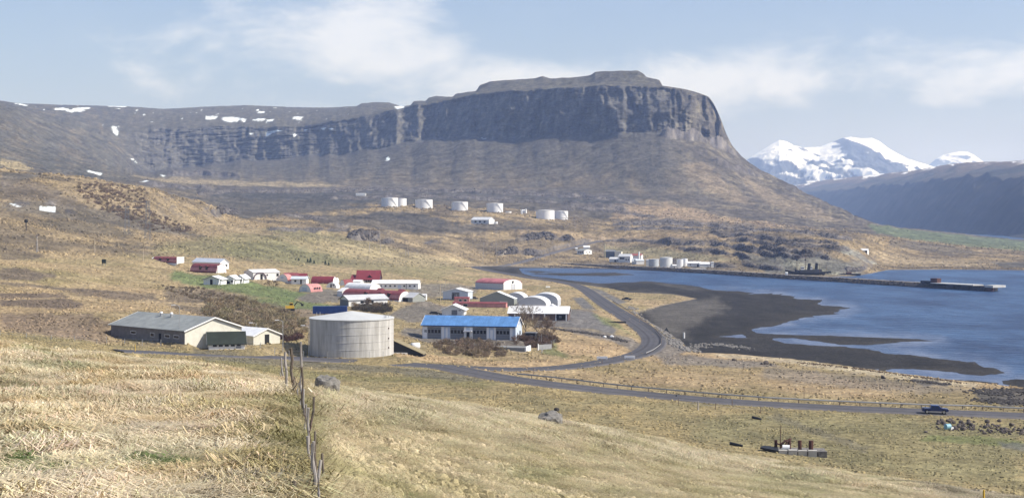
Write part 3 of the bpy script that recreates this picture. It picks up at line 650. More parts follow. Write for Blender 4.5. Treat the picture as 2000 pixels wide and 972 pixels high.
 (SNOW, .9, [(170,333),(198,340),(196,343),(172,337)], 1.5, 1.5, 12.6, 14.2),
 (SNOW, .9, [(272,354),(292,356),(290,359),(274,357)], 1.5, 1.5, 12.6, 14.2),
 (SNOW, .9, [(380,366),(410,369),(380,370)], 1.5, 1.5, 12, 14.2), (SNOW, .8, [(312,341),(324,344),(318,346)], 1.2, 1.2, 12.6, 14.5),
 (SNOW, 1, [(77,404),(108,405),(108,412),(78,411)], 1.2, .8, 8.9, 11.2),
 (SNOW, .9, [(20,398),(42,404),(38,405),(20,400)], .8, .8, 8.9, 11.2),
]
sn_n = sstep(.43, .50, fbm(PXg / 16, PYg / 3.2, 4, 199)) * ramp((16.2, 0), (16.4, 1), (17.9, 1), (18, 1)) * sstep(720, 640, PXg)
col = mixc_(col, np.broadcast_to(SNOW, col.shape), sn_n)
for c, k, poly, fe, rg, s0, s1 in PAINT:
    mk_ = mask(poly, fe, rg, s0, s1) * k
    if c is SNOW: mk_ = mk_ * sstep(-.22, -.10, NB)
    col = mixc_(col, np.broadcast_to(c, col.shape), mk_)
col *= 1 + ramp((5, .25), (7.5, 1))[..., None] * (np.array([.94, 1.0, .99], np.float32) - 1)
spk = fbm(PXg / 6.5, PYg / 2.6, 3, 191, .7); spk2 = fbm(PXg / 22, PYg / 6, 4, 195, .6, ridge=True)
sa = ramp((0, .25), (2, .30), (2.2, .38), (4, .42), (8, .5), (15, .5), (19, .45))
notsnow = np.clip(1.6 - 2 * col[..., 2], 0, 1)
col *= (1 + notsnow * (sa * 1.3 * spk - sa * .5 * np.maximum(0, spk2)))[..., None]
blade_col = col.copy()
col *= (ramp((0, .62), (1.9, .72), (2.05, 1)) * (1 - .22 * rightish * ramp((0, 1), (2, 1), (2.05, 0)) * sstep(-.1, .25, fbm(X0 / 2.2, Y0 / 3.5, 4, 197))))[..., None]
# tide flats: pale gravelly sand to dark weed, wet at the edges
flat_c = mixc_(np.broadcast_to(C(.072,.067,.060), col.shape), np.broadcast_to(C(.030,.029,.028), col.shape), sstep(-.2, .25, fbm(X0 / 30, Y0 / 140, 5, 131) + .35 * sstep(1380, 1480, PXg) - .25 * sstep(1400, 1300, PXg) + .25 * (Sg > 5)))
flat_c = flat_c * (1 + .55 * fbm(X0 / 9, Y0 / 60, 5, 133, .6))[..., None]
flat_c = mixc_(flat_c, np.broadcast_to(WET, col.shape), sstep(1440, 1500, PXg) * sstep(578, 590, PYg) * sstep(640, 628, PYg) * .75 * n1)
flat_c = mixc_(flat_c, np.broadcast_to(WET * 1.25, col.shape), sstep(16, 2, mud) * .6)
flat_c = mixc_(flat_c, np.broadcast_to(C(.115,.106,.092), col.shape), mask([(1260,600),(1340,590),(1400,580),(1420,600),(1330,640),(1290,636)], 16, 8, 4, 7) * .7)
col = mixc_(col, flat_c, sstep(.35, .65, seaw))
# beach edge
edge = np.clip(1 - np.abs(seaw - .35) / .4, 0, 1) * (Sg > 4) * (Sg < 9.6)
col = mixc_(col, np.broadcast_to(C(.21,.185,.155), col.shape), edge * .6)
# bare rock where it is steep or stands proud
Xd = U[None, :] * D
Pg = np.stack([Xd, D, Z], -1)
du = np.gradient(Pg, axis=1); dv = np.gradient(Pg, axis=0)
nn = np.cross(du, dv); nn /= np.linalg.norm(nn, axis=-1, keepdims=True) + 1e-9
nzv = np.abs(nn[..., 2]).astype(np.float32)
steep = sstep(.86, .70, nzv) * ramp((7.5, 0), (8, 1), (13.9, 1), (14.2, 0)) * (1 - seaw)
crag = fbm(PXg / 5, PYg / 4.5, 4, 171, .65, ridge=True)
rockd = np.clip(rockc * (1 + .9 * crag)[..., None], .02, .3)
col = mixc_(col, rockd, np.clip(steep * .9, 0, 1)); col = mixc_(col, rockd, np.clip(rockm * (1.25 + .8 * NB), 0, 1) * .95)
steep2 = sstep(.80, .6, nzv) * ramp((16.2, 0), (16.5, 1), (18, 1))
col = mixc_(col, rockc, steep2 * .8)
# grass ledges on the cliffs
shelf = sstep(.66, .82, nzv) * sstep(-.1, .3, fbm(arc / 50, Z0 / 35, 4, 177)) * ramp((15.0, 0), (15.1, 1), (15.95, 1), (16, 0))
col = mixc_(col, np.broadcast_to(C(.105,.10,.08), col.shape), shelf * .5)

def land_material(name, scales, bump, dist):
    m = bpy.data.materials.new(name); m.use_nodes = True
    t = m.node_tree; b = t.nodes['Principled BSDF']; b.inputs['Roughness'].default_value = 0.95; b.inputs['Specular IOR Level'].default_value = 0.12
    at_ = t.nodes.new('ShaderNodeAttribute'); at_.attribute_name = 'Col'
    ge = t.nodes.new('ShaderNodeTexCoord')
    prev = at_.outputs['Color']; hs = None
    for sc, amp, det in scales:
        n = t.nodes.new('ShaderNodeTexNoise'); n.inputs['Scale'].default_value = sc; n.inputs['Detail'].default_value = det; n.inputs['Roughness'].default_value = 0.62
        t.links.new(ge.outputs['Object'], n.inputs['Vector'])
        r = t.nodes.new('ShaderNodeMapRange'); r.inputs['From Min'].default_value = 0.32; r.inputs['From Max'].default_value = 0.68
        r.inputs['To Min'].default_value = 1 - amp; r.inputs['To Max'].default_value = 1 + amp
        t.links.new(n.outputs['Fac'], r.inputs['Value'])
        mm = t.nodes.new('ShaderNodeVectorMath'); mm.operation = 'SCALE'
        t.links.new(prev, mm.inputs[0]); t.links.new(r.outputs[0], mm.inputs['Scale']); prev = mm.outputs[0]
        if hs is None: hs = n.outputs['Fac']
    bn = t.nodes.new('ShaderNodeBump'); bn.inputs['Strength'].default_value = bump; bn.inputs['Distance'].default_value = dist
    t.links.new(hs, bn.inputs['Height']); t.links.new(bn.outputs[0], b.inputs['Normal'])
    t.links.new(prev, b.inputs['Base Color'])
    return m
far_m = land_material('land_far', [(0.035, .45, 10), (0.5, .30, 4)], 0.9, 7.0)
mid_m = land_material('land_mid', [(0.55, .40, 8), (0.07, .25, 5)], 0.9, 0.9)
near_m = land_material('land_near', [(2.2, .38, 8), (0.4, .15, 4)], 0.6, 0.08)
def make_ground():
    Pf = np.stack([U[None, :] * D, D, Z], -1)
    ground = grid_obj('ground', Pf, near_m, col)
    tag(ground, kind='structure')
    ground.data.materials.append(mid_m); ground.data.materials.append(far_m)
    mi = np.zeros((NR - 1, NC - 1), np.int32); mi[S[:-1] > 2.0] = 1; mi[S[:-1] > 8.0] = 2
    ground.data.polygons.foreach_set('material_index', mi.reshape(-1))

# ---------------------------------------------------------------- water
wm = bpy.data.materials.new('water'); wm.use_nodes = True
t = wm.node_tree; b = t.nodes['Principled BSDF']
b.inputs['Base Color'].default_value = (0.012, 0.045, 0.095, 1); b.inputs['Roughness'].default_value = 0.35; b.inputs['IOR'].default_value = 1.33
ge = t.nodes.new('ShaderNodeTexCoord'); mpn = t.nodes.new('ShaderNodeMapping'); mpn.inputs['Scale'].default_value = (0.5, 1.0, 1); mpn.inputs['Rotation'].default_value = (0, 0, 0.25)
t.links.new(ge.outputs['Object'], mpn.inputs['Vector'])
n = t.nodes.new('ShaderNodeTexNoise'); n.inputs['Scale'].default_value = 0.16; n.inputs['Detail'].default_value = 8; n.inputs['Roughness'].default_value = 0.6
t.links.new(mpn.outputs[0], n.inputs['Vector'])
bn = t.nodes.new('ShaderNodeBump'); bn.inputs['Strength'].default_value = 1.0; bn.inputs['Distance'].default_value = 4.0
t.links.new(n.outputs['Fac'], bn.inputs['Height']); t.links.new(bn.outputs[0], b.inputs['Normal'])
n2_ = t.nodes.new('ShaderNodeTexNoise'); n2_.inputs['Scale'].default_value = 0.022; n2_.inputs['Detail'].default_value = 12; n2_.inputs['Roughness'].default_value = 0.72
mp2 = t.nodes.new('ShaderNodeMapping'); mp2.inputs['Scale'].default_value = (0.8, 0.45, 1)
t.links.new(ge.outputs['Object'], mp2.inputs['Vector']); t.links.new(mp2.outputs[0], n2_.inputs['Vector'])
cr_ = t.nodes.new('ShaderNodeValToRGB'); cr_.color_ramp.elements[0].position = 0.38; cr_.color_ramp.elements[1].position = 0.66
cr_.color_ramp.elements[0].color = (0.002, 0.020, 0.075, 1); cr_.color_ramp.elements[1].color = (0.055, 0.12, 0.24, 1)
t.links.new(n2_.outputs['Fac'], cr_.inputs['Fac'])
ash = t.nodes.new('ShaderNodeAttribute'); ash.attribute_name = 'Col'
shm = t.nodes.new('ShaderNodeMath'); shm.operation = 'MULTIPLY'; shm.use_clamp = True; t.links.new(ash.outputs['Fac'], shm.inputs[0]); shm.inputs[1].default_value = 1.0
mxw = t.nodes.new('ShaderNodeMix'); mxw.data_type = 'RGBA'; t.links.new(shm.outputs[0], mxw.inputs['Factor']); t.links.new(cr_.outputs[0], mxw.inputs['A']); mxw.inputs['B'].default_value = (.15, .185, .27, 1)
t.links.new(mxw.outputs['Result'], b.inputs['Base Color'])
sea = mesh_obj('sea', [(-30000, 300, -.05), (40000, 300, -.05), (40000, 70000, -.05), (-30000, 70000, -.05)], [(0, 1, 2, 3)], wm)
tag(sea, kind='structure')

rr = np.where((S > 3.9) & (S < 8.9))[0][::2]; cc = np.where(PXc > 880)[0][::2]; sl = np.ix_(rr, cc)
shw = sstep(-42, -2, mud - 6 * NB) * (.35 + .65 * sstep(-.25, .3, fbm(X0 / 16, Y0 / 30, 5, 137, .6))) * sstep(1330, 1500, PXg) + .25 * sstep(1350, 1200, PXg)
P_s = np.stack([(U[None, :] * D0)[sl], D0[sl], np.zeros(D0.shape)[sl]], -1)
tag(grid_obj('bay_water', P_s, wm, np.repeat(shw[sl][..., None], 3, -1).astype(np.float32)), kind='structure')
# ---------------------------------------------------------------- far ridge and snow mountains
def far_grid(name, tops, foot, m, colf, nrow=60, pxs=None, disp=None, prof=None):
    pxs = np.array(pxs); P = np.zeros((nrow + 8, len(pxs), 3)); 
    tx = [p[0] for p in tops]
    ty = np.interp(pxs, tx, [p[1] for p in tops]); tD = np.interp(pxs, tx, [p[2] for p in tops])
    fD = np.interp(pxs, [p[0] for p in foot], [p[1] for p in foot]); 
    tz = HC + (HY - ty) / F * tD
    cols_ = np.zeros(P.shape)
    for r in range(nrow + 8):
        if r < nrow:
            a = r / (nrow - 1)
            zf = np.interp(a, [p[0] for p in prof], [p[1] for p in prof]) if prof else a
            Dr = fD + (tD - fD) * a; Zr = -4 + (tz + 4) * zf
        else:
            a = (r - nrow + 1) / 8; Dr = tD + 900 * a * (1 + tD / 9000); Zr = tz * (1 - a) - 4 * a
        P[r, :, 0] = (pxs - 1000) / F * Dr; P[r, :, 1] = Dr; P[r, :, 2] = Zr
    rel = np.minimum(np.arange(nrow + 8) / (nrow - 1), 1)[:, None] * np.ones(len(pxs))
    if disp is not None: P[..., 2] += disp(P, rel)
    du = np.gradient(P, axis=1); dv = np.gradient(P, axis=0); q = np.cross(du, dv); q /= np.linalg.norm(q, axis=-1, keepdims=True) + 1e-9
    return tag(grid_obj(name, P, m, colf(P, rel, q).astype(np.float32)), kind='structure')
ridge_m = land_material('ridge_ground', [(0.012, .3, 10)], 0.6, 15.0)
def ridge_disp(P, rel):
    x, y = P[..., 0], P[..., 1]
    w = np.clip(rel * 6, 0, 1) * np.clip((1 - rel) * 5 + .08, 0, 1)
    return w * (26 * fbm(y / 420, x / 900, 4, 141, ridge=True) + 9 * fbm(y / 110, x / 240, 4, 143))
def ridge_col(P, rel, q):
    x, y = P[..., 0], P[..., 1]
    n = sstep(-.3, .3, fbm(y / 300, P[..., 2] / 30, 5, 145)); c = C(.055,.060,.060) + (C(.115,.10,.085) - C(.055,.060,.060)) * (n * np.clip(rel * 1.5, .15, 1))[..., None]  # dark slope colour stands in for shade lying on the ridge
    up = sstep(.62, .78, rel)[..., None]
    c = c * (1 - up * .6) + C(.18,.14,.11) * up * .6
    sn = sstep(.15, .21, fbm(x / 150, y / 420, 5, 147)) * sstep(.74, .86, rel)
    return c * (1 - sn[..., None]) + SNOW * sn[..., None]
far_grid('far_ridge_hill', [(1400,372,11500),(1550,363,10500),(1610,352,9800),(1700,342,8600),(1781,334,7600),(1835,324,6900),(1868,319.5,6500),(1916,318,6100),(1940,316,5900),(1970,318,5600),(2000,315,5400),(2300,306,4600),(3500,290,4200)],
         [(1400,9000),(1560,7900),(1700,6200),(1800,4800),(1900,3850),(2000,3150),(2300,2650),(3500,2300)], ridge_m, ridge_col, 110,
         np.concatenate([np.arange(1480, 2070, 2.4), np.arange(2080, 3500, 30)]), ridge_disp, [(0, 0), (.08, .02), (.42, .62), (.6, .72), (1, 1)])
snow_m = land_material('snow_mountain_ground', [(0.004, .12, 6)], 0.3, 30.0)
def mt_disp(seed):
    def f(P, rel):
        x, y = P[..., 0], P[..., 1]
        w = np.clip(rel * 3, 0, 1) * np.clip((1 - rel) * 2.2 + .03, 0, 1)
        return w * (150 * fbm(x / 620, y / 1500, 5, seed, .55, ridge=True) + 30 * fbm(x / 190, y / 400, 4, seed + 3))
    return f
def mt_col(seed, amt):
    def f(P, rel, q):
        x, y, z = P[..., 0], P[..., 1], P[..., 2]
        n = fbm((x + z * .8) / 330, (y - z) / 1500, 5, seed, .6)
        n2x = fbm(x / 160, z / 60, 4, seed + 5)
        sn = sstep(-.03, .03, n * .8 + .35 * n2x + (rel - .62) * .35 + amt)
        return C(.085,.10,.135) * (1 - sn[..., None]) + SNOW * sn[..., None]
    return f
far_grid('snow_mountain', [(1300,345,13530),(1420,335,13530),(1455,317,13530),(1465,308,13530),(1490,293,13612),(1505,283,13694),(1522,274,13776),(1536,277,13858),(1550,284,13940),(1568,289,14022),(1600,287.5,14104),(1625,278,14104),(1645,270,14104),(1660,267.5,14104),(1680,270.5,14104),(1702,270,14104),(1718,277,14022),(1735,290,13940),(1760,304,13858),(1790,316,13776),(1811,322,13694),(1840,332,13612),(1900,348,13530),(2000,372,13530)],
         [(1300,10500),(2000,10500)], snow_m, mt_col(151, -.03), 150, np.arange(1330, 1960, 1.6), mt_disp(153))
far_grid('snow_mountain', [(1780,335,19240),(1811,325,19240),(1828,311,19388),(1842,303,19462),(1858,299,19536),(1872,296,19536),(1890,297,19536),(1902,303,19462),(1918,315,19388),(1935,322,19240),(1990,345,19240)],
         [(1780,17000),(1990,17000)], snow_m, mt_col(161, .0), 70, np.arange(1770, 2000, 2.2), mt_disp(163))
# ---------------------------------------------------------------- air
def haze():
    x0, x1, y0, y1, z0, z1 = -9000, 12000, -400, 23500, -30, 1010
    v = [(x, y, z) for z in (z0, z1) for y in (y0, y1) for x in (x0, x1)]
    f = [(0, 2, 3, 1), (4, 5, 7, 6), (0, 1, 5, 4), (2, 6, 7, 3), (0, 4, 6, 2), (1, 3, 7, 5)]
    m = bpy.data.materials.new('haze'); m.use_nodes = True; t = m.node_tree; t.nodes.clear()
    o = t.nodes.new('ShaderNodeOutputMaterial'); pv = t.nodes.new('ShaderNodeVolumePrincipled')
    pv.inputs['Color'].default_value = (0.42, 0.58, 1.0, 1); pv.inputs['Density'].default_value = 8.0e-5; pv.inputs['Absorption Color'].default_value = (1, 1, 1, 1); pv.inputs['Anisotropy'].default_value = 0.1
    t.links.new(pv.outputs[0], o.inputs['Volume'])
    return tag(mesh_obj('haze', v, f, m), kind='stuff')
haze()
# ---------------------------------------------------------------- object builders
class MB:
    def __init__(s): s.v, s.f = [], []
    def add(s, v, f):
        k = len(s.v); s.v += [tuple(p) for p in v]; s.f += [tuple(i + k for i in q) for q in f]; return s
    def box(s, x0, x1, y0, y1, z0, z1):
        return s.add([(x0,y0,z0),(x1,y0,z0),(x1,y1,z0),(x0,y1,z0),(x0,y0,z1),(x1,y0,z1),(x1,y1,z1),(x0,y1,z1)],
                     [(0,3,2,1),(4,5,6,7),(0,1,5,4),(1,2,6,5),(2,3,7,6),(3,0,4,7)])
    def ring(s, pts, r, n=8, cap=True):
        """tube through points with radii"""
        pts = [Vector(p) for p in pts]; rs = r if isinstance(r, (list, tuple)) else [r] * len(pts)
        k0 = len(s.v)
        for i, p in enumerate(pts):
            d = (pts[min(i + 1, len(pts) - 1)] - pts[max(i - 1, 0)]).normalized()
            a = d.cross(Vector((0, 0, 1)));  a = a if a.length > .05 else d.cross(Vector((1, 0, 0))); a.normalize(); b_ = d.cross(a)
            for j in range(n):
                w = 2 * math.pi * j / n; s.v.append(tuple(p + (a * math.cos(w) + b_ * math.sin(w)) * rs[i]))
        for i in range(len(pts) - 1):
            for j in range(n):
                q = k0 + i * n + j; q2 = k0 + i * n + (j + 1) % n
                s.f.append((q, q2, q2 + n, q + n))
        if cap and n > 2:
            s.f.append(tuple(k0 + j for j in range(n))[::-1]); e = k0 + (len(pts) - 1) * n
            s.f.append(tuple(e + j for j in range(n)))
        return s
    def prism(s, poly, axis, a0, a1):
        """2D outline (u,z) extruded along axis 'x' or 'y'"""
        n = len(poly)
        mk = (lambda u, z, a: (a, u, z)) if axis == 'x' else (lambda u, z, a: (u, a, z))
        s.add([mk(u, z, a0) for u, z in poly] + [mk(u, z, a1) for u, z in poly],
              [tuple(range(n)), tuple(range(2 * n - 1, n - 1, -1))] + [(i, i + n, (i + 1) % n + n, (i + 1) % n) for i in range(n)])
        return s
    def build(s, name, m, parent=None, smooth=False, label=None):
        o = mesh_obj(name, s.v, s.f, m, parent, smooth)
        if label: o['label'] = label
        return o
def root(name, loc, th=0.0, label=None, cat=None, group=None):
    o = bpy.data.objects.new(name, None); COL.objects.link(o); o.empty_display_size = 0.5
    o.location = loc; o.rotation_euler = (0, 0, th); return tag(o, label, cat, group)
def copy_tree(o, parent=None):
    c = o.copy(); COL.objects.link(c); c.parent = parent
    for ch in [k for k in bpy.data.objects if k.parent == o]: copy_tree(ch, c)
    return c
rnd = random.Random(5)
WHITE = mat('white_paint', (.74, .74, .72), .6, nscale=.8, namp=.07)
WHITE2 = mat('white_roof_sheet', (.74, .75, .75), .5, nscale=.6, namp=.12)
CREAM = mat('cream_render', (.62, .605, .52), .85, nscale=.9, namp=.10)
GREYR = mat('grey_roof_sheet', (.26, .275, .26), .6, nscale=.45, namp=.22)
DGREEN = mat('dark_green_roof', (.035, .042, .035), .95, spec=.05, nscale=.5, namp=.15)
REDR = mat('red_corrugated', (.22, .062, .066), .65, nscale=.7, namp=.22)
PINK = mat('faded_pink_corrugated', (.50, .235, .22), .7, nscale=.7, namp=.18)
BRICKR = mat('dark_red_roof', (.20, .035, .045), .6, nscale=.5, namp=.15)
BLUER = mat('blue_roof_sheet', (.11, .25, .50), .5, nscale=.45, namp=.22)
BLUEP = mat('pale_blue_cladding', (.50, .57, .66), .7, nscale=.9, namp=.08)
GREYD = mat('grey_door', (.17, .18, .195), .6, nscale=1.0, namp=.10)
DARK = mat('dark_glass', (.012, .014, .018), .15, spec=.5)
OPEN = mat('dark_opening', (.018, .017, .016), .9)
GREYW = mat('grey_green_cladding', (.27, .285, .26), .75, nscale=.8, namp=.08)
BLUEG = mat('blue_grey_cladding', (.47, .50, .54), .7, nscale=.8, namp=.07)
TRIM = mat('white_trim', (.80, .80, .79), .6)
WOOD = mat('weathered_wood', (.34, .315, .29), .9, nscale=6, namp=.35, bump=.4, stretch=(1, 1, .15))
WOODB = mat('brown_wood', (.16, .115, .085), .9, nscale=4, namp=.3)
STEEL = mat('galvanised_steel', (.42, .43, .44), .45, .6, nscale=2, namp=.12)
RUST = mat('rusty_steel', (.085, .04, .03), .85, nscale=1.5, namp=.35)
CONC = mat('weathered_concrete', (.40, .385, .345), .9, nscale=.5, namp=.16)
TANKW = mat('white_tank_paint', (.76, .77, .78), .5, nscale=.25, namp=.05)
BLACK = mat('black_paint', (.015, .016, .018), .6)
RUBBER = mat('rubber', (.02, .02, .02), .9)
YEL = mat('yellow_paint', (.62, .40, .05), .5, nscale=2, namp=.1)

def frame(N, th, corner, pl=None, pr=None, L=None, W=None):
    """origin (front left corner), length and depth of a building from its near corner and the columns its ends reach"""
    t = math.radians(th); c, s = math.cos(t), math.sin(t)
    n = on(*N); ul = ((pl or 0) - 1000) / F; ur = ((pr or 0) - 1000) / F
    if corner == 'R':
        if L is None: L = (n.x - ul * n.y) / (c - ul * s)
        if W is None: W = (ur * n.y - n.x) / (-s - ur * c)
        o = Vector((n.x - L * c, n.y - L * s, n.z))
    else:
        if L is None: L = (ur * n.y - n.x) / (c - ur * s)
        if W is None: W = (ul * n.y - n.x) / (-s - ul * c)
        o = n.copy()
    far_c = Vector((o.x, o.y)) if corner == 'R' else Vector((o.x + abs(L) * c, o.y + abs(L) * s))
    n.z += min(max(.55 * (ground_z(far_c.x, far_c.y) - n.z), 0), 1.6); o.z = n.z
    flatten_box(o.x, o.y, t, 0, abs(L), 0, abs(W), n.z - .05, 1.5, min(6.0, 2.5 + n.y / 250))
    return o, t, abs(L), abs(W), n
def height_px(n, dpx): return dpx * n.y / F
def openings(rt, L, W, items):
    """doors, windows and panels: (name, face, u, z, w, h, material[, label])"""
    for it in items:
        nm, face, u, z, w, h, m = it[:7]; b_ = MB()
        dp = .03 if nm == 'wall_panel' else .05
        if face == 'front': b_.box(u, u + w, -dp, .02, z, z + h)
        elif face == 'right': b_.box(L - .02, L + .05, u, u + w, z, z + h)
        elif face == 'left': b_.box(-.05, .02, u, u + w, z, z + h)
        o = b_.build(nm, m, rt)
        if nm in ('window', 'garage_door') and w > 1.0:
            t_ = .09; g = MB()
            if face == 'front':
                g.box(u - t_, u + w + t_, -.075, -.051, z - t_, z); g.box(u - t_, u + w + t_, -.075, -.051, z + h, z + h + t_)
                g.box(u - t_, u, -.075, -.051, z, z + h); g.box(u + w, u + w + t_, -.075, -.051, z, z + h)
                g.build('frame', TRIM, o)
def gable(name, label, N, th, corner, pl=None, pr=None, L=None, W=None, eave=10, rh=1.6, axis='x', wall=WHITE, roof=WHITE2, ov=.35, trim=None, items=(), group=None, cat='building', base=None, thick=.16):
    o, t, L, W, n = frame(N, th, corner, pl, pr, L, W)
    H = height_px(n, eave)
    rt = root(name, o, t, label, cat, group)
    w = MB()
    if axis == 'x':
        w.prism([(0, -1.6), (W, -1.6), (W, H), (W / 2, H + rh), (0, H)], 'x', 0, L)
        half, A0, A1 = W / 2, -ov, L + ov
    else:
        w.prism([(0, -1.6), (L, -1.6), (L, H), (L / 2, H + rh), (0, H)], 'y', 0, W)
        half, A0, A1 = L / 2, -ov, W + ov
    w.build('wall', wall, rt)
    r = MB(); sl = rh / half; e = ov
    z0, z1 = H - sl * e + .03, H + rh + .03
    r.prism([(-e, z0), (half, z1), (2 * half + e, z0), (2 * half + e, z0 + thick), (half, z1 + thick), (-e, z0 + thick)], axis, A0, A1)
    ro = r.build('roof', roof, rt)
    if trim:
        for a in (A0 - .07, A1 + .005):
            g = MB(); g.prism([(-e, z0 - .12), (half, z1 - .12), (2 * half + e, z0 - .12), (2 * half + e, z0 + thick + .03), (half, z1 + thick + .03), (-e, z0 + thick + .03)], axis, a, a + .065)
            g.build('barge_board', trim, ro)
    if base:
        w2 = MB().box(-.06, L + .06, -.06, W + .06, -1.6, .45).build('plinth', base, rt)
    openings(rt, L, W, items(L, W, H) if callable(items) else items)
    return rt, L, W, H
def arc_pts(a, h, n=14, z0=0, p=1.0):
    return [(a - a * math.cos(math.pi * i / n), z0 + h * math.sin(math.pi * i / n) ** p) for i in range(n + 1)]
def quonset(name, label, N, th, corner, pl=None, pr=None, L=None, W=None, h=3.0, z0=0.0, axis='x', roof=REDR, end=WHITE, band=None, side=None, items=(), group=None, cat='hut', ribs=True):
    o, t, L, W, n = frame(N, th, corner, pl, pr, L, W)
    rt = root(name, o, t, label, cat, group)
    span, run = (W, L) if axis == 'x' else (L, W)
    outer = arc_pts(span / 2, h, 16, z0); inner = [(x * .985 + span * .0075, z - .08) for x, z in outer]
    MB().prism([(0, -1.5)] + [(x, z) for x, z in inner] + [(span, -1.5)], axis, .12, run - .12).build('end_wall', end, rt)
    r = MB()
    n_ = len(outer); nseg = max(2, int(run / .8)) if ribs and run < 60 else 2
    for k in range(nseg):                        # rounded skin sheet with a lap every bay
        a0 = run * k / nseg; a1 = run * (k + 1) / nseg; e = .035 if k % 2 else 0
        r.prism([(x + (x - span / 2) / span * 2 * e, z + e) for x, z in outer] + [(x, z - .02) for x, z in inner[::-1]], axis, a0 + .001, a1 - .001)
    sk = r.build('roof', roof, rt)
    if band:
        b_ = MB(); u0 = outer[1]; u1 = outer[3]
        bb = [(u0[0] - .16, u0[1] - .02), (u1[0] - .12, u1[1] + .02), (u1[0] + .1, u1[1] - .05), (u0[0] + .1, u0[1] - .1)]
        b_.prism(bb, axis, .02, run - .02); b_.build('side_band', band, rt)
    if side:
        s_ = MB(); s_.box(-.06, L + .06, -.06, W + .06, -1.5, z0 + .02).build('side_wall', side, rt)
    openings(rt, L, W, items(L, W, h) if callable(items) else items)
    return rt, L, W
def dormers(rt, us, span, h, m=DARK, axis='x'):
    for u in us:
        d = MB().box(u, u + 1.5, .25, 1.3, h * .35, h * .78).build('window', m, rt)
        MB().box(u - .15, u + 1.65, .1, 1.5, h * .78, h * .84).build('hood', REDR, d)

# ---------------------------------------------------------------- buildings by the road
def vents(rt, spots, zf):
    for x, y in spots:
        c = MB().ring([(x, y, zf), (x, y, zf + 1.1)], .32, 8).build('chimney', STEEL, rt)
        MB().ring([(x, y, zf + 1.1), (x, y, zf + 1.5)], [.5, .3], 8).build('cowl', TRIM, c)
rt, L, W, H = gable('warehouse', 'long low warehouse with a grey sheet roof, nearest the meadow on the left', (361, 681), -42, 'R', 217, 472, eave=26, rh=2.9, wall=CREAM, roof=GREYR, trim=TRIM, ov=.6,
    items=lambda L, W, H: [('wall_panel', 'front', .02, -1.2, L - .04, H + 1.0, mat('painted_shade_brown_grey', (.20, .185, .175), .85, nscale=.8, namp=.2)), ('window', 'front', L * .55, 1.2, 1.6, .9, DARK), ('door', 'front', L * .66, .1, 1.1, 2.1, OPEN), ('window', 'front', L * .74, 1.3, 2.2, .7, DARK), ('window', 'front', L * .86, 1.3, 2.2, .7, DARK), ('window', 'front', L * .28, 1.5, 2.4, .6, DARK)])  # front panel paints the unlit wall's shade as brown-grey over the cream
vents(rt, [(L * .38, W * .40), (L * .52, W * .40)], H + 2.2)
gable('annex', 'low annex with a dark green roof against the cream gable', (408, 684.5), 14, 'L', None, 478, W=9, eave=11, rh=2.6, wall=WHITE, roof=DGREEN, ov=.5, trim=GREYD,
    items=lambda L, W, H: [('window', 'front', 1.0 + k * L / 6, H - .75, L / 6 - .5, .55, DARK) for k in range(5)] + [('sign', 'front', L - 2.2, .2, 1.3, .9, GREYD)])
gable('garage', 'white roofed cream garage with a tall dark doorway', (495, 677), -42, 'R', 447, 547, eave=17.5, rh=1.7, wall=CREAM, roof=WHITE2, ov=.4, trim=TRIM,
    items=lambda L, W, H: [('door', 'right', W * .42, 0, W * .17, H * 1.08, OPEN), ('window', 'front', L * .35, 1.2, 1.4, .8, DARK)])

# big concrete tank
def tank(name, label, px, py, pxw, hpx, m=TANKW, cone=.0, group=None, rings=3, smin=2.2, ladder=False, roofm=None, cat='tank', seg=48, stair=False):
    p = on(px, py, smin)
    r = pxw / 2 / F * p.y; y = p.y + r; x = (px - 1000) / F * y
    z = ground_z(x, y); z = min(z, p.z + .5); H = HC + (HY - (py - hpx)) / F * p.y - z
    rt = root(name, (x, y, z), 0, label, cat, group)
    pr_ = [(r, -1.2)]
    for k in range(rings):
        a, b_ = H * k / rings, H * (k + 1) / rings
        pr_ += [(r, a + .02), (r, b_ - .05), (r * 1.004 + .02, b_ - .03), (r * 1.004 + .02, b_)]
    def lathe(prof, name, m, cap=False):
        v, f = [], []
        for q, zz in prof: v += [(q * math.cos(2 * math.pi * j / seg), q * math.sin(2 * math.pi * j / seg), zz) for j in range(seg)]
        for i in range(len(prof) - 1):
            for j in range(seg):
                a = i * seg + j; b2 = i * seg + (j + 1) % seg; f.append((a, b2, b2 + seg, a + seg))
        if cap: f.append(tuple(range((len(prof) - 1) * seg, len(prof) * seg)))
        return mesh_obj(name, v, f, m, rt)
    lathe(pr_, 'shell', m)
    ch = cone * r
    rf = lathe([(r * 1.012 + .05, H - .25), (r * 1.012 + .05, H), (r * .5, H + ch * .5), (.05, H + ch)], 'roof', roofm or m, True)
    if ladder:
        g = MB(); a = -math.pi / 2 + ladder
        lx, ly = (r + .35) * math.cos(a), (r + .35) * math.sin(a)
        for d in (-.3, .3): g.ring([(lx - d * math.sin(a), ly + d * math.cos(a), 0), (lx - d * math.sin(a), ly + d * math.cos(a), H + .8)], .06, 4)
        for k in range(int(H / .6)): g.box(lx - .3, lx + .3, ly - .04, ly + .04, k * .6, k * .6 + .05)
        g.build('ladder', STEEL, rt)
    if stair:
        g = MB(); n_ = 26
        for k in range(n_):
            a = -math.pi / 2 + stair + k / n_ * .9; q = r + .5; zz = H * (1 - k / n_)
            g.box(q * math.cos(a) - .3, q * math.cos(a) + .3, q * math.sin(a) - .4, q * math.sin(a) + .4, zz - .2, zz)
        g.build('stair', STEEL, rt)
    return rt, r, H
CTANK = bpy.data.materials.new('streaked_concrete'); CTANK.use_nodes = True
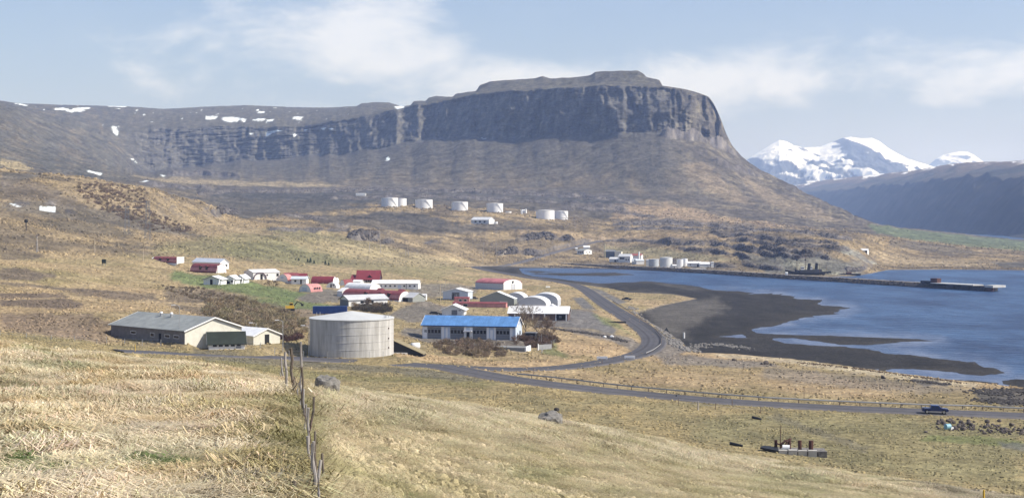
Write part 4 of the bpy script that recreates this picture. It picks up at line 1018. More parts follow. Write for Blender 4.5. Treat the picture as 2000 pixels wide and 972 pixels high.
t = CTANK.node_tree; b = t.nodes['Principled BSDF']; b.inputs['Roughness'].default_value = .9
tcn = t.nodes.new('ShaderNodeTexCoord'); mpn = t.nodes.new('ShaderNodeMapping'); mpn.inputs['Scale'].default_value = (1.1, 1.1, .10)
n = t.nodes.new('ShaderNodeTexNoise'); n.inputs['Scale'].default_value = .8; n.inputs['Detail'].default_value = 7; n.inputs['Roughness'].default_value = .65
t.links.new(tcn.outputs['Object'], mpn.inputs[0]); t.links.new(mpn.outputs[0], n.inputs['Vector'])
cr_ = t.nodes.new('ShaderNodeValToRGB'); cr_.color_ramp.elements[0].position = .30; cr_.color_ramp.elements[1].position = .68
cr_.color_ramp.elements[0].color = (.30, .29, .265, 1); cr_.color_ramp.elements[1].color = (.58, .575, .55, 1)
t.links.new(n.outputs['Fac'], cr_.inputs[0]); t.links.new(cr_.outputs[0], b.inputs['Base Color'])
rt, r, H = tank('concrete_tank', 'large round streaked concrete tank with a pale cone roof', 687, 699, 168, 74, CTANK, cone=.155, rings=5, roofm=mat('tank_roof', (.50, .51, .50), .7, nscale=.3, namp=.08), seg=72)
for a in (2.6, 2.75, -.35, -.5): MB().ring([(r * .96 * math.cos(a), r * .96 * math.sin(a), H), (r * .96 * math.cos(a), r * .96 * math.sin(a), H + 1.1)], .07, 6).build('railing_post', STEEL, rt)
g = MB(); a0 = -.52
for k in range(5): g.box(r * .93 * math.cos(a0 + .03 * k), r * .93 * math.cos(a0 + .03 * k) + .06, r * .93 * math.sin(a0 + .03 * k), r * .93 * math.sin(a0 + .03 * k) + .06, H, H + .9)
g.build('ladder_hoop', STEEL, rt)
for a, z in ((-.42, H * .72), (-.42, H * .45), (-.42, H * .2)): MB().box(r * math.cos(a) - .2, r * math.cos(a) + .2, r * math.sin(a) - .2, r * math.sin(a) + .1, z, z + .35).build('bracket', RUST, rt)

def blue_items(L, W, H):
    it = []
    def fx(px): return (px - 825) / (1007 - 825) * L
    for a, b_ in ((835, 862), (880, 907), (924, 951), (969, 996)):
        it.append(('garage_door', 'front', fx(a), 0, fx(b_) - fx(a), H * .86, GREYD))
    for a, b_ in ((826, 834), (863, 868), (907.5, 911), (918.5, 923.5), (951.5, 955.5), (965, 968.5), (996.5, 1001)):
        it.append(('pilaster', 'front', fx(a), -1, fx(b_) - fx(a), H + .85, TRIM))
    it += [('door', 'front', fx(871), 0, fx(875) - fx(871), H * .8, TRIM), ('door', 'front', fx(912), 0, fx(917.5) - fx(912), H * .55, OPEN), ('door', 'front', fx(958), 0, fx(963) - fx(958), H * .7, TRIM),
           ('window', 'front', fx(829), H * .45, 1.1, .9, DARK), ('door', 'right', W * .25, 0, 1.2, 2.2, GREYD), ('window', 'right', W * .6, 1.4, 1.6, 1.2, DARK)]
    return it
rt, L, W, H = gable('garage', 'pale blue garage with a bright blue roof and four grey doors', (1007, 671), -13, 'R', 825, None, W=9.5, eave=27, rh=2.7, wall=BLUEP, roof=BLUER, trim=TRIM, ov=.45, items=blue_items)
for gd in [c for c in bpy.data.objects if c.parent == rt and c.name.startswith('garage_door')]:
    xs = [v.co.x for v in gd.data.vertices]; a, b_ = min(xs), max(xs)
    for k in range(4):
        c = a + (b_ - a) * (k + .5) / 4
        MB().box(c - .38, c + .38, -.10, -.052, H * .42, H * .66).build('window', DARK, gd)
    for k in range(1, 5): MB().box(a, b_, -.065, -.052, H * .86 * k / 5 - .02, H * .86 * k / 5 + .02).build('rail', STEEL, gd)
MB().box(fxa := (907 - 825) / 182 * L, (923.5 - 825) / 182 * L, -1.2, -.05, H * .56, H * .64).build('porch_roof', TRIM, rt)
MB().box(L * .005, L * .997, -.5, -.3, H - .42, H - .15).build('gutter', mat('dark_blue_gutter', (.02, .04, .12), .5), rt)
MB().ring([(L * .955, W * .5, H + 2.7), (L * .955, W * .5, H + 3.6)], .22, 8).build('chimney', STEEL, rt)
# roof cladding battens, one mesh
g = MB()
for k in range(26):
    x = L * (k + .5) / 26; sl = 2.7 / (W / 2)
    g.add([(x - .05, -.4, H - sl * .4 + .2), (x + .05, -.4, H - sl * .4 + .2), (x + .05, W / 2, H + 2.9), (x - .05, W / 2, H + 2.9), (x - .05, -.4, H - sl * .4 + .26), (x + .05, -.4, H - sl * .4 + .26), (x + .05, W / 2, H + 2.96), (x - .05, W / 2, H + 2.96)],
          [(0,3,2,1),(4,5,6,7),(0,1,5,4),(1,2,6,5),(3,0,4,7)])
g.build('roof_seam', BLUER, rt)['kind'] = 'stuff'

# loading ramp, kiosk, white gas tank and buried roof beside the big tank
p = on(1000, 684); rt = root('loading_ramp', p, math.radians(-14), 'low grey loading ramp with a white kerb wall', 'ramp')
MB().box(-6, 4, 0, 6, -1, .9).build('platform', mat('ramp_concrete', (.22, .22, .21), .9, nscale=1, namp=.15), rt); MB().box(4.02, 4.5, -.1, 6, -1, 1.2).build('kerb_wall', TRIM, rt)
p = on(1037, 671); rt = root('kiosk', p, math.radians(-15), 'small black glazed kiosk beside the blue roofed garage', 'kiosk')
MB().box(-1.9, 1.4, 0, 2.4, -1, 2.7).build('body', BLACK, rt); MB().box(-2.2, 1.7, -.3, 2.7, 2.72, 2.9).build('roof', GREYD, rt)
MB().box(-1.2, -.4, -.06, .02, .9, 2.0).build('window', DARK, rt); MB().box(-.1, .7, -.06, .02, 0, 2.1).build('door', GREYD, rt)
for x in (2.5, 3.3): MB().ring([(x, 1, -.5), (x, 1, 2.4)], .06, 6).build('post', STEEL, rt)
p = on(812, 689); rt = root('gas_tank', p, math.radians(20), 'small white gas cylinder on a grey post by the concrete tank', 'tank')
MB().ring([(-1.4, 0, 1.9), (-1.2, 0, 1.9), (1.0, 0, 1.9), (1.2, 0, 1.9)], [.5, .95, .95, .5], 14).build('cylinder', TANKW, rt, True)
MB().box(-1.3, -1.0, -.15, .15, -.8, 1.1).build('post', STEEL, rt); MB().box(.7, 1.0, -.15, .15, -.8, 1.1).build('post', STEEL, rt); MB().box(-2.1, -1.5, -.6, .6, 1.3, 2.5).build('valve_box', GREYD, rt)
p = on(772, 694); rt = root('cellar', p, math.radians(-8), 'sunken black roof slope beside the concrete tank', 'shelter')
MB().add([(-.5,0,-.8),(7.6,0,-.8),(7.6,.4,-.3),(-.5,.4,3.4),(-.5,5,-.8),(7.6,5,-.8),(7.6,4.6,-.3),(-.5,4.6,3.4)], [(0,1,2,3),(4,7,6,5),(0,4,5,1),(1,5,6,2),(3,7,4,0)]).build('side_wall', BLACK, rt)
MB().add([(-.6,-.1,3.45),(7.9,-.1,-.25),(7.9,5.1,-.25),(-.6,5.1,3.45),(-.6,-.1,3.6),(7.9,-.1,-.1),(7.9,5.1,-.1),(-.6,5.1,3.6)], [(0,3,2,1),(4,5,6,7),(0,1,5,4),(1,2,6,5),(2,3,7,6),(3,0,4,7)]).build('roof', mat('turf_roof', (.24, .20, .12), .95, nscale=1, namp=.2), rt)
MB().box(-1.5, 3.4, -.6, -.2, -.6, .25).build('kerb', TRIM, rt)

# shipping container, excavator
p = on(611, 612.5); Lc = 12.2; rt = root('shipping_container', p, math.radians(3), 'long dark blue shipping container behind the concrete tank', 'container')
MB().box(0, Lc, 0, 2.45, 0, 2.6).build('body', mat('container_blue', (.018, .05, .19), .5, nscale=1, namp=.15), rt)
g = MB()
for k in range(30): g.box(.2 + k * .4, .38 + k * .4, -.05, -.002, .12, 2.45)
g.build('corrugation', mat('container_blue', (.018, .05, .19)), rt)['kind'] = 'stuff'
MB().box(-.04, Lc + .04, -.06, .06, 2.45, 2.64).build('top_rail', mat('container_rail', (.03, .07, .22), .5), rt); MB().box(-.04, .1, -.06, .05, 0, 2.45).build('corner_post', mat('container_rail', (.03, .07, .22)), rt)
p = on(566, 606); rt = root('excavator', p, math.radians(10), 'yellow excavator standing on the ploughed ground', 'excavator')
for y in (0, 1.9): MB().box(-1.8, 1.8, y, y + .6, 0, .8).build('track', RUBBER, rt)
bd = MB().box(-1.6, 1.6, .2, 2.3, .9, 1.9).build('body', YEL, rt)
cb = MB().box(-.1, 1.2, .2, 1.2, 1.9, 3.0).build('cab', YEL, rt); MB().box(0, 1.1, .12, .19, 2.2, 2.8).build('window', DARK, cb)
am = MB().ring([(1.4, 1.3, 1.5), (2.8, 1.3, 3.4), (4.4, 1.3, 2.6)], .22, 6).build('arm', BLACK, rt); MB().box(4.1, 5.0, 1.0, 1.7, 1.7, 2.5).build('bucket', BLACK, am)

# ---------------------------------------------------------------- red and white huts on the green (left group)
def hutwin(fr): return lambda L, W, h: []
def red_hut(label, N, pl, pr, h, th=-40, wins=(), group='red curved huts of the old camp', name='curved_hut', roof=REDR, band=PINK, end=WHITE, smalls=None, **k):
    rt, L, W = quonset(name, label, N, th, 'R', pl, pr, h=h, roof=roof, end=end, band=band, group=group, **k)
    for f_ in wins:
        d = MB().box(L * f_, L * f_ + 1.3, -.1, W * .2, h * .32, h * .72).build('window', DARK, rt)
        MB().box(L * f_ - .1, L * f_ + 1.4, -.2, W * .22, h * .72, h * .80).build('hood', roof, d)
    return rt, L, W
def porch(rt, x, y, w, d, h, m=WHITE, nm='porch'):
    q = MB().box(x, x + w, y, y + d, -1, h).build(nm, m, rt); MB().prism([(y - .2, h), (y + d + .2, h), (y + d / 2, h + d * .22)], 'x', x - .1, x + w + .1).build('porch_roof', WHITE2, q)
rt, L, W = red_hut('red curved hut with white ends, farthest left on the hillside green', (344, 522), 297, 360, 3.0, wins=(.30, .62)); porch(rt, -2.0, W * .2, 1.9, W * .6, 1.9)
MB().box(L + .01, L + .25, W * .05, W * .95, -1, 3.1).build('gable_wall', WHITE, rt)
rt, L, W = red_hut('large dark red curved hut with a white end above the cabins', (422, 540), 371, 443, 4.3, wins=(.36, .60)); porch(rt, -2.2, W * .3, 2.1, W * .5, 2.3)
MB().box(L + .01, L + .25, W * .1, W * .9, -1, 3.6).build('gable_wall', WHITE, rt)
gable('shed', 'pale blue roofed white shed just behind the large red hut', (430, 533), -40, 'R', 376, 447, eave=13, rh=1.8, wall=WHITE, roof=mat('pale_blue_roof', (.55, .60, .66), .5, nscale=.5, namp=.08), items=lambda L, W, H: [('window', 'right', W * .6, 1.2, 1.2, 1.2, DARK)])
def cabin(label, N, pl, W, th=-6, door=None, dark=False):
    rt, L, W_, H = gable('cabin', label, N, th, 'R', pl, None, W=W, eave=10, rh=1.4, axis='y', wall=WHITE, roof=WHITE2, ov=.7, trim=GREYD,
        items=lambda L, W, H: ([('door', 'front', L * .38, 0, L * .15, H * 1.02, OPEN)] if not dark else [('window', 'front', L * .1, .1, L * .45, H * .55, OPEN), ('window', 'front', L * .62, H * .35, L * .25, H * .4, DARK)]), group='white cabins on the green', cat='cabin')
    if not dark:
        for k in range(7):
            u = L * (.04 + .13 * k)
            if not (.3 < u / L < .56): MB().box(u, u + .12, -.04, -.001, .1, H).build('batten', BLUEP, rt)
    q = MB(); q.ring([(L - .3, -2.0, -.6), (L - .3, -2.0, .1), (L - .3, -.6, H)], .22, 6).build('slanted_post', TRIM, rt)
cabin('white cabin with a dark doorway in its gable, left of three', (431, 561), 397.5, 9)
cabin('middle white cabin with an open dark porch', (459, 560.5), 437, 9, dark=True)
cabin('right white cabin with an open dark porch', (476, 559.5), 461, 9, dark=True)
rt, L, W, H = gable('hall', 'white fronted hall with dark side and black corner window', (494.5, 547), 33, 'L', 476.5, 546, eave=14, rh=1.2, wall=WHITE, roof=WHITE2, ov=.3,
    items=lambda L, W, H: [('door', 'front', L * .27, 0, L * .09, H * .75, OPEN), ('window', 'front', L * .88, H * .40, L * .09, H * .42, OPEN), ('window', 'front', L * .5, H * .5, .8, .8, DARK)])
g = MB(); a = L * .25
op = [(a - a * math.cos(math.pi * i / 14), .3 + (H - .2) * math.sin(math.pi * i / 14)) for i in range(15)]
g.prism(op + [(a + (x - a) * .88, z * .9) for x, z in op[::-1]], 'y', -.5, -.06).build('arch_hood', mat('plum_trim', (.10, .06, .075), .7), rt)
quonset('curved_hut', 'pink and white rounded hut end behind the bare tree', (562, 553), -30, 'R', 542, 572, h=3.4, axis='y', roof=PINK, end=WHITE, group='red curved huts of the old camp', items=lambda L, W, h: [('window', 'front', L * .3, 1.1, L * .3, 1.0, BLUEP)])
gable('shed', 'white sided shed with a red roof behind the small white house', (582, 552), 10, 'R', 556, None, W=6, eave=12, rh=1.2, wall=WHITE, roof=REDR)
gable('house', 'small white house with a pale blue roof and black door', (598, 557.5), -4, 'R', 569, None, W=6, eave=10, rh=1.0, wall=WHITE, roof=mat('pale_blue_roof', (.55, .60, .66)), ov=.5, items=lambda L, W, H: [('door', 'front', L * .6, 0, L * .1, H * .85, OPEN), ('window', 'front', L * .2, 1, 1, .9, DARK)], cat='house')
gable('house', 'dark red hipped roof showing between white huts', (597, 549), 0, 'R', 577, None, W=7, eave=5, rh=2.2, wall=WHITE, roof=BRICKR, cat='house')
quonset('curved_hut', 'pink curved hut with small round windows and a white end wall', (607, 571.5), -35, 'R', 583.5, 630, h=3.6, axis='y', roof=PINK, end=WHITE, group='red curved huts of the old camp',
    items=lambda L, W, h: [('window', 'right', W * f_, 1.2, .9, .9, OPEN) for f_ in (.3, .5, .7)] + [('panel', 'front', L * .3, .3, L * .36, 1.8, BLUEP)])
quonset('curved_hut', 'low dark red hut roof behind the pink curved hut', (650, 556), -12, 'R', 607, None, W=7, h=3.6, roof=BRICKR, end=WHITE, group='red curved huts of the old camp')
quonset('curved_hut', 'small white arch fronted hut with a dark door', (657, 562.5), -10, 'R', 637, None, W=6, h=2.5, axis='y', roof=WHITE2, end=WHITE, group='red curved huts of the old camp', items=lambda L, W, h: [('door', 'front', L * .42, 0, L * .12, 1.7, OPEN), ('window', 'front', L * .65, .9, .7, .6, DARK)])
quonset('curved_hut', 'narrow white arched hut end rising behind the small arch', (656, 554), -10, 'R', 648.5, None, W=6, h=2.6, axis='y', roof=WHITE2, end=WHITE, group='red curved huts of the old camp')
quonset('curved_hut', 'tall narrow white hut end left of the long red hut', (673, 558.5), -20, 'R', 663.7, 690, h=2.9, axis='y', roof=REDR, end=WHITE, group='red curved huts of the old camp')
gable('shed', 'little white shed with a tilted roof beside the dark red house', (704, 558), -20, 'R', 689, None, W=4, eave=6, rh=.9, wall=WHITE, roof=WHITE2, items=lambda L, W, H: [('window', 'front', L * .2, .4, L * .5, .9, DARK)])
# dark red house
rt, L, W, H = gable('house', 'large house with a steep dark red roof and small dormer', (740, 553), -2, 'R', 696, None, W=11, eave=6, rh=4.6, wall=mat('dark_boarding', (.05, .04, .045), .8, nscale=1, namp=.2), roof=BRICKR, ov=.5, cat='house',
    items=lambda L, W, H: [('window', 'front', L * f_, .3, 1.2, 1.0, DARK) for f_ in (.3, .5, .7)])
d = MB().prism([(L * .45, H + 1.0), (L * .72, H + 1.0), (L * .585, H + 2.6)], 'y', .6, 4.4).build('dormer', BRICKR, rt); MB().prism([(L * .50, H + 1.05), (L * .67, H + 1.05), (L * .585, H + 2.1)], 'y', .54, .59).build('window', OPEN, d)
MB().prism([(-.8, H - .3), (W * .5, H + 2.2), (W + .3, H - .3)], 'x', -3.3, -.52).build('side_roof', BRICKR, rt)
MB().box(-3.0, -.02, .6, W - .6, -1.5, H - .2).build('side_wall', mat('dark_boarding', (.05, .04, .045)), rt)
# long white barrack
gable('barrack', 'long white barrack with a row of small dark windows', (817, 568.5), -5, 'R', 726, None, W=8, eave=10.5, rh=1.5, wall=WHITE, roof=WHITE2, ov=.3,
    items=lambda L, W, H: [('window', 'front', L * f_, 1.1, .9, .8, DARK) for f_ in (.08, .18, .28, .38, .48, .68, .80, .90)] + [('trim_board', 'front', L * .735, 0, .35, H, GREYD), ('door', 'front', L * .56, 0, L * .07, 2.0, BLUEP)])
# long red hut and its neighbours
quonset('curved_hut', 'white curved roof hut behind the long red hut', (722, 570), -40, 'R', 672, None, W=8, h=3.2, roof=WHITE2, end=WHITE, group='red curved huts of the old camp')
rt, L, W = red_hut('very long red curved hut with pink lower band and white end', (779, 591), 668, None, 3.9, th=-40, wins=(.40, .66, .80), W=8.5)
porch(rt, -3.4, .2, 3.3, W * .8, 2.8)
for f_ in (.52, .88): MB().prism([(W * .35, 3.6), (W * .75, 3.6), (W * .55, 4.7)], 'x', L * f_, L * f_ + 3).build('dormer', REDR, rt)
rt, L, W, H = gable('workshop', 'grey roofed workshop with an open dark front joining the long red hut', (806, 593.5), -40, 'R', 779.5, None, W=8, eave=8.5, rh=1.9, wall=GREYW, roof=mat('pale_grey_roof', (.5, .51, .52), .6, nscale=.5, namp=.1), items=lambda L, W, H: [('door', 'front', L * .05, 0, L * .6, H * .85, OPEN)])
quonset('curved_hut', 'short pink arch hut with white stripes at the end of the long red hut', (815, 590), -25, 'R', 806, 821, h=3.6, axis='y', roof=PINK, end=WHITE, group='red curved huts of the old camp')
gable('shed', 'small white box shed right of the pink arch hut', (832, 586.5), -4, 'R', 821, None, W=4, eave=9.5, rh=.4, wall=WHITE, roof=WHITE2, ov=.1)
rt, L, W, H = gable('bungalow', 'white roofed bungalow with a grey end behind bare shrubs', (681, 598.5), -58, 'R', 664, 757, eave=12.5, rh=1.6, axis='y', wall=WHITE, roof=mat('pale_grey_roof', (.5, .51, .52)), ov=.5, trim=GREYD, cat='house',
    items=lambda L, W, H: [('wall_panel', 'front', .02, -1, L - .04, H + .9, GREYD), ('window', 'right', W * .3, 1, 1.5, 1, DARK), ('window', 'right', W * .55, 1, 1.5, 1, DARK)])
# ---------------------------------------------------------------- boat sheds and halls on the right of the camp
rt, L, W = quonset('barn', 'big barn with rounded red to white roof and lit white gable', (983, 567.5), -42, 'R', 928.5, 1019, h=2.6, z0=3.4, roof=mat('faded_red_roof', (.40, .15, .16), .6, nscale=.25, namp=.35), end=WHITE, side=BLUEG, cat='barn',
    items=lambda L, W, h: [('door', 'right', W * .42, 0, W * .18, 3.2, BLUEG), ('window', 'right', W * .47, 3.5, W * .07, .9, OPEN)])
MB().box(L + .08, L + .3, 0, W, -1.5, 3.4).build('gable_wall', WHITE, rt)
for u in (W * .42, W * .60): MB().box(L + .3, L + .36, u, u + .25, 0, 3.3).build('door_jamb', GREYD, rt)
MB().box(L + .3, L + .36, W * .43, W * .59, 0, 3.1).build('door', BLUEG, rt); MB().box(L + .12, L + .18, W * .48, W * .55, 3.9, 4.9).build('window', OPEN, rt)
gable('shed', 'white gabled shed with grey plinth and large front door', (914, 588), -12, 'R', 865, 923, eave=16, rh=1.5, axis='y', wall=BLUEP, roof=WHITE2, ov=.35, trim=TRIM, base=GREYD,
    items=lambda L, W, H: [('door', 'front', L * .36, 0, L * .30, H * .95, GREYD), ('panel', 'front', L * .38, .2, L * .18, H * .7, TRIM)])
gable('house', 'small white house with broad white roof and dark garage door', (906, 617), -5, 'R', 863, None, W=9, eave=10.5, rh=1.9, axis='y', wall=WHITE, roof=WHITE2, ov=.9, cat='house',
    items=lambda L, W, H: [('garage_door', 'front', L * .44, 0, L * .26, H * .95, GREYD), ('window', 'front', L * .76, H * .8, L * .10, .3, DARK)])
rt, L, W, H = gable('low_hut', 'short low red hut with pink band in front of the white shed', (916, 590.5), -4, 'R', 887, None, W=3.6, eave=7, rh=.5, wall=PINK, roof=REDR, ov=.1, items=lambda L, W, H: [('window', 'front', L * f_, .3, 1.3, 1.0, OPEN) for f_ in (.33, .66)], cat='hut')
rt, L, W, H = gable('low_hut', 'very long low red hut in front of the grey gabled shed', (988, 604.5), -11, 'R', 884, None, W=3.6, eave=7, rh=.55, wall=PINK, roof=REDR, ov=.1, items=lambda L, W, H: [('window', 'front', L * .20, .3, 2.0, 1.0, OPEN)], cat='hut')
g = MB()
rt, L, W, H = gable('boat_shed', 'grey green gabled shed with white roof and white door', (1004, 599), -20, 'R', 937, 1010, eave=13.5, rh=3.2, axis='y', wall=GREYW, roof=WHITE2, ov=.15, items=lambda L, W, H: [('door', 'front', L * .58, 0, L * .23, H * .62, WHITE)])
quonset('boat_shed', 'white arched shed half hidden behind the grey gabled shed', (1026, 592), -10, 'R', 984, None, W=12, h=4.3, z0=.5, axis='y', roof=WHITE2, end=BLUEG, cat='building')
quonset('boat_shed', 'widest white arched shed with a grey end, behind the bare tree', (1067, 604), -10, 'R', 1009, None, W=14, h=3.6, z0=1.4, axis='y', roof=WHITE2, end=BLUEG, side=WHITE, cat='building')
quonset('boat_shed', 'white arched shed farthest right with straight pale side walls', (1089, 601), -8, 'R', 1037, None, W=14, h=3.2, z0=3.0, axis='y', roof=WHITE2, end=BLUEG, side=BLUEG, cat='building')
rt, L, W, H = gable('open_shed', 'wide white roofed shed with an open dark bay', (1109, 630), -6, 'R', 993, None, W=15, eave=13.5, rh=2.4, wall=mat('brown_boarding', (.13, .09, .075), .85, nscale=1, namp=.3), roof=WHITE2, ov=.5,
    items=lambda L, W, H: [('doorway', 'front', L * .80, .3, L * .16, H * .8, OPEN), ('window', 'front', L * .855, H * .35, 1.0, 1.0, GREYD)] + [('post', 'front', L * f_, -1, .5, H + .8, TRIM) for f_ in (.965, .79, .60, .40)])
MB().prism([(L * .60, H + 2.0), (L * .80, H + 2.0), (L * .70, H + 3.3)], 'y', W * .5, W * .85).build('roof_vent', WHITE2, rt)
# ---------------------------------------------------------------- shared-mesh copies
def inst(me, name, loc, rot=(0, 0, 0), sc=1.0, parent=None):
    o = bpy.data.objects.new(name, me); COL.objects.link(o); o.location = loc; o.rotation_euler = rot
    o.scale = (sc, sc, sc) if isinstance(sc, (int, float)) else sc
    if parent is not None: o.parent = parent
    return o
def mesh_of(mb, name, m, smooth=False):
    me = bpy.data.meshes.new(name); me.from_pydata(mb.v, [], mb.f); me.update(); me.materials.append(m)
    if smooth: me.polygons.foreach_set('use_smooth', [True] * len(me.polygons))
    return me
# ---------------------------------------------------------------- storage tanks and sheds on the terrace
TG = 'white fuel tanks on the terrace'
tank('fuel_tank', 'white fuel tank at the left end of the terrace row', 761, 404.5, 33, 18.5, TANKW, cone=.05, group=TG, smin=9.6, stair=.25)
tank('fuel_tank', 'white fuel tank tucked behind the leftmost tank of the terrace', 782, 403.0, 24, 15.5, TANKW, cone=.05, group=TG, smin=9.6)
tank('fuel_tank', 'second group white fuel tank with a shallow step on top', 828, 407, 34, 17.5, TANKW, cone=.05, group=TG, smin=9.6, stair=.2)
tank('fuel_tank', 'third white fuel tank from the left, standing alone', 898, 411.5, 32, 17.5, TANKW, cone=.05, group=TG, smin=9.6, stair=.25)
tank('fuel_tank', 'lone white fuel tank above the pump house', 966.5, 414.5, 32, 17.5, TANKW, cone=.05, group=TG, smin=9.6, stair=.25)
tank('fuel_tank', 'left tank of the touching pair at the right end of the terrace', 1065, 430.5, 36, 20, TANKW, cone=.05, group=TG, smin=9.6)
tank('fuel_tank', 'right tank of the touching pair at the right end of the terrace', 1096, 430.5, 27, 18.5, TANKW, cone=.05, group=TG, smin=9.6, stair=.3)
tank('small_tank', 'tiny white tank right of the lone fuel tank', 993, 417, 12, 4, TANKW, cone=.05, smin=9.6, seg=16)
gable('pump_house', 'small white pump house between the terrace tanks', (1028, 419), -6, 'R', 1017, None, W=7, eave=5, rh=1, cat='building')
for px_ in (1019, 1027): p = on(px_, 419, 9.6); tag(MB().ring([(0, 0, -1), (0, 0, 6)], .9, 8).build('vent_pipe', TANKW), 'short white vent pipe at the ' + ('left' if px_ < 1024 else 'right') + ' end of the small pump house', 'pipe').location = p
gable('barracks', 'white roofed shed with a shaded front below the terrace tanks', (955, 439.5), -40, 'R', 920, 966, eave=8, rh=3, wall=WHITE, roof=WHITE2, items=lambda L, W, H: [('window', 'front', L * f_, 1.5, 3, 2, DARK) for f_ in (.2, .45, .7)])
tank('small_tank', 'small white tank at the right end of the terrace shed', 969, 439.5, 6, 7, TANKW, smin=9.4, seg=16)
gable('shed', 'flat white shed on the skyline of the terrace, far left of the tanks', (714, 385.5), 0, 'R', 695, None, W=9, eave=4, rh=.6, wall=WHITE, roof=WHITE2)
gable('cottage', 'lonely white cottage above the cliff by the inlet', (1694, 494), -25, 'R', 1675, None, W=7, eave=5.5, rh=1.6, wall=WHITE, roof=WHITE2, items=lambda L, W, H: [('window', 'front', L * .75, .5, 2.2, 2.2, DARK)], cat='house')

# ---------------------------------------------------------------- whaling station
gable('office', 'white station house with dark windows, left of the factory', (1141, 498), -38, 'R', 1127, 1156, eave=8, rh=1.2, wall=WHITE, roof=GREYR, items=lambda L, W, H: [('window', 'front', L * f_, 1.4, 1.8, 1.6, DARK) for f_ in (.15, .4, .65)] + [('window', 'right', W * f_, 1.4, 1.2, 1.4, DARK) for f_ in (.3, .65)])
gable('tower_house', 'white tower with a slanted roof rising behind the station house', (1152, 492), 0, 'R', 1140, None, W=6, eave=9, rh=1.4, wall=WHITE, roof=WHITE2)
gable('hut', 'tiny white hut at the left edge of the station', (1128, 489.5), 0, 'R', 1124, None, W=4, eave=3.5, rh=.6)
gable('factory_hall', 'dark blue grey hall of the whaling station', (1200, 504), -12, 'R', 1180, None, W=14, eave=12, rh=1.5, wall=mat('slate_cladding', (.12, .145, .18), .8, nscale=.5, namp=.1), roof=GREYD)
gable('factory_hall', 'cream block adjoining the dark hall of the station', (1213, 505), -12, 'R', 1200.5, None, W=12, eave=13.5, rh=.3, wall=CREAM, roof=GREYR)
gable('factory_hall', 'white factory building with an arched dark doorway', (1231, 513), -35, 'R', 1208, 1236, eave=12, rh=2.0, wall=WHITE, roof=WHITE2, items=lambda L, W, H: [('door', 'front', L * .1, H * .5, L * .4, H * .3, OPEN), ('window', 'front', L * .6, 2, 1.4, 1.4, DARK), ('window', 'front', L * .8, 2, 1.4, 1.4, DARK)])
gable('factory_shed', 'low white lean-to in front of the dark hall', (1210, 512), -30, 'R', 1190, 1214, eave=6, rh=1.6, wall=WHITE, roof=WHITE2, items=lambda L, W, H: [('door', 'front', L * .5, 0, L * .2, H * .7, OPEN), ('window', 'front', L * .75, 1, 1.5, 1, DARK)])
gable('factory_hall', 'white factory wing with a red roof ridge behind the chimney', (1252, 507), -20, 'R', 1231, 1256, eave=8, rh=1.8, wall=WHITE, roof=mat('station_red_roof', (.30, .10, .085), .7, nscale=.5, namp=.2))
gable('factory_shed', 'pale blue roofed shed before the white chimney', (1258, 516), 10, 'R', 1243, None, W=9, eave=7, rh=1.4, wall=WHITE, roof=mat('pale_blue_roof', (.55, .60, .66)))
gable('factory_shed', 'small white shed beside the dark machinery of the station', (1242, 515), -30, 'R', 1234, 1246, eave=5, rh=2.5, wall=WHITE, roof=WHITE2)
gable('factory_shed', 'tall thin white block at the left of the station tanks', (1268, 519.5), -4, 'R', 1262, None, W=4, eave=12, rh=.3, wall=WHITE, roof=WHITE2)
def stack(px_, py_, top, r, m, label):
    p = on(px_, py_, 7.3); h = (py_ - top) / F * p.y
    o = MB().ring([(0, 0, -2), (0, 0, h)], [r * 1.15, r * .9], 12).build('chimney_stack', m); o.location = p; tag(o, label, 'chimney'); return o
stack(1248, 512, 491, .9, TANKW, 'thick white factory chimney amid the station roofs')
stack(1181.5, 503, 475, .45, mat('yellow_grey_paint', (.48, .44, .30), .7, nscale=1, namp=.1), 'slim yellowish chimney at the left of the dark hall')
SG = 'round tanks of the whaling station'
tank('station_tank', 'pale grey round tank, smallest of the three beside the breakwater', 1277, 521, 20, 15, mat('grey_tank_paint', (.42, .46, .50), .6, nscale=.3, namp=.1), cone=.04, group=SG, smin=7.3, seg=32)
tank('station_tank', 'largest grey white round tank of the whaling station', 1301, 524, 25, 21, mat('off_white_tank', (.62, .64, .64), .6, nscale=.3, namp=.08), cone=.08, group=SG, smin=7.3, seg=32)
tank('station_tank', 'white round tank right of the largest station tank', 1328, 523.5, 13, 17, TANKW, cone=.03, group=SG, smin=7.3, seg=32)
tank('station_tank', 'white round tank with a red hoop, rightmost of the station tanks', 1337, 521, 12, 16, TANKW, cone=.03, group=SG, smin=7.3, seg=32)
gable('factory_shed', 'white shed with a dark arched door right of the station tanks', (1368, 521), -10, 'R', 1342, None, W=10, eave=7, rh=1.4, items=lambda L, W, H: [('door', 'front', L * .75, 0, L * .12, H * .7, OPEN), ('window', 'front', L * .2, 1.5, 1, 1, DARK)])
gable('factory_shed', 'long low white shed near the right end of the station', (1386, 521.5), 0, 'R', 1367, None, W=8, eave=6, rh=1.6)
gable('factory_shed', 'narrow upright white kiosk at the right end of the station', (1394, 522), 0, 'R', 1389, None, W=4, eave=10, rh=.2)
gable('factory_shed', 'low white wall block in front of the station tanks', (1379, 527), 0, 'R', 1348, None, W=3, eave=2.5, rh=.1)
gable('factory_shed', 'white box shed between the grey and white station tanks', (1321, 524.5), 0, 'R', 1314, None, W=5, eave=6, rh=.8, items=lambda L, W, H: [('door', 'front', L * .3, 0, L * .3, H * .6, OPEN)])

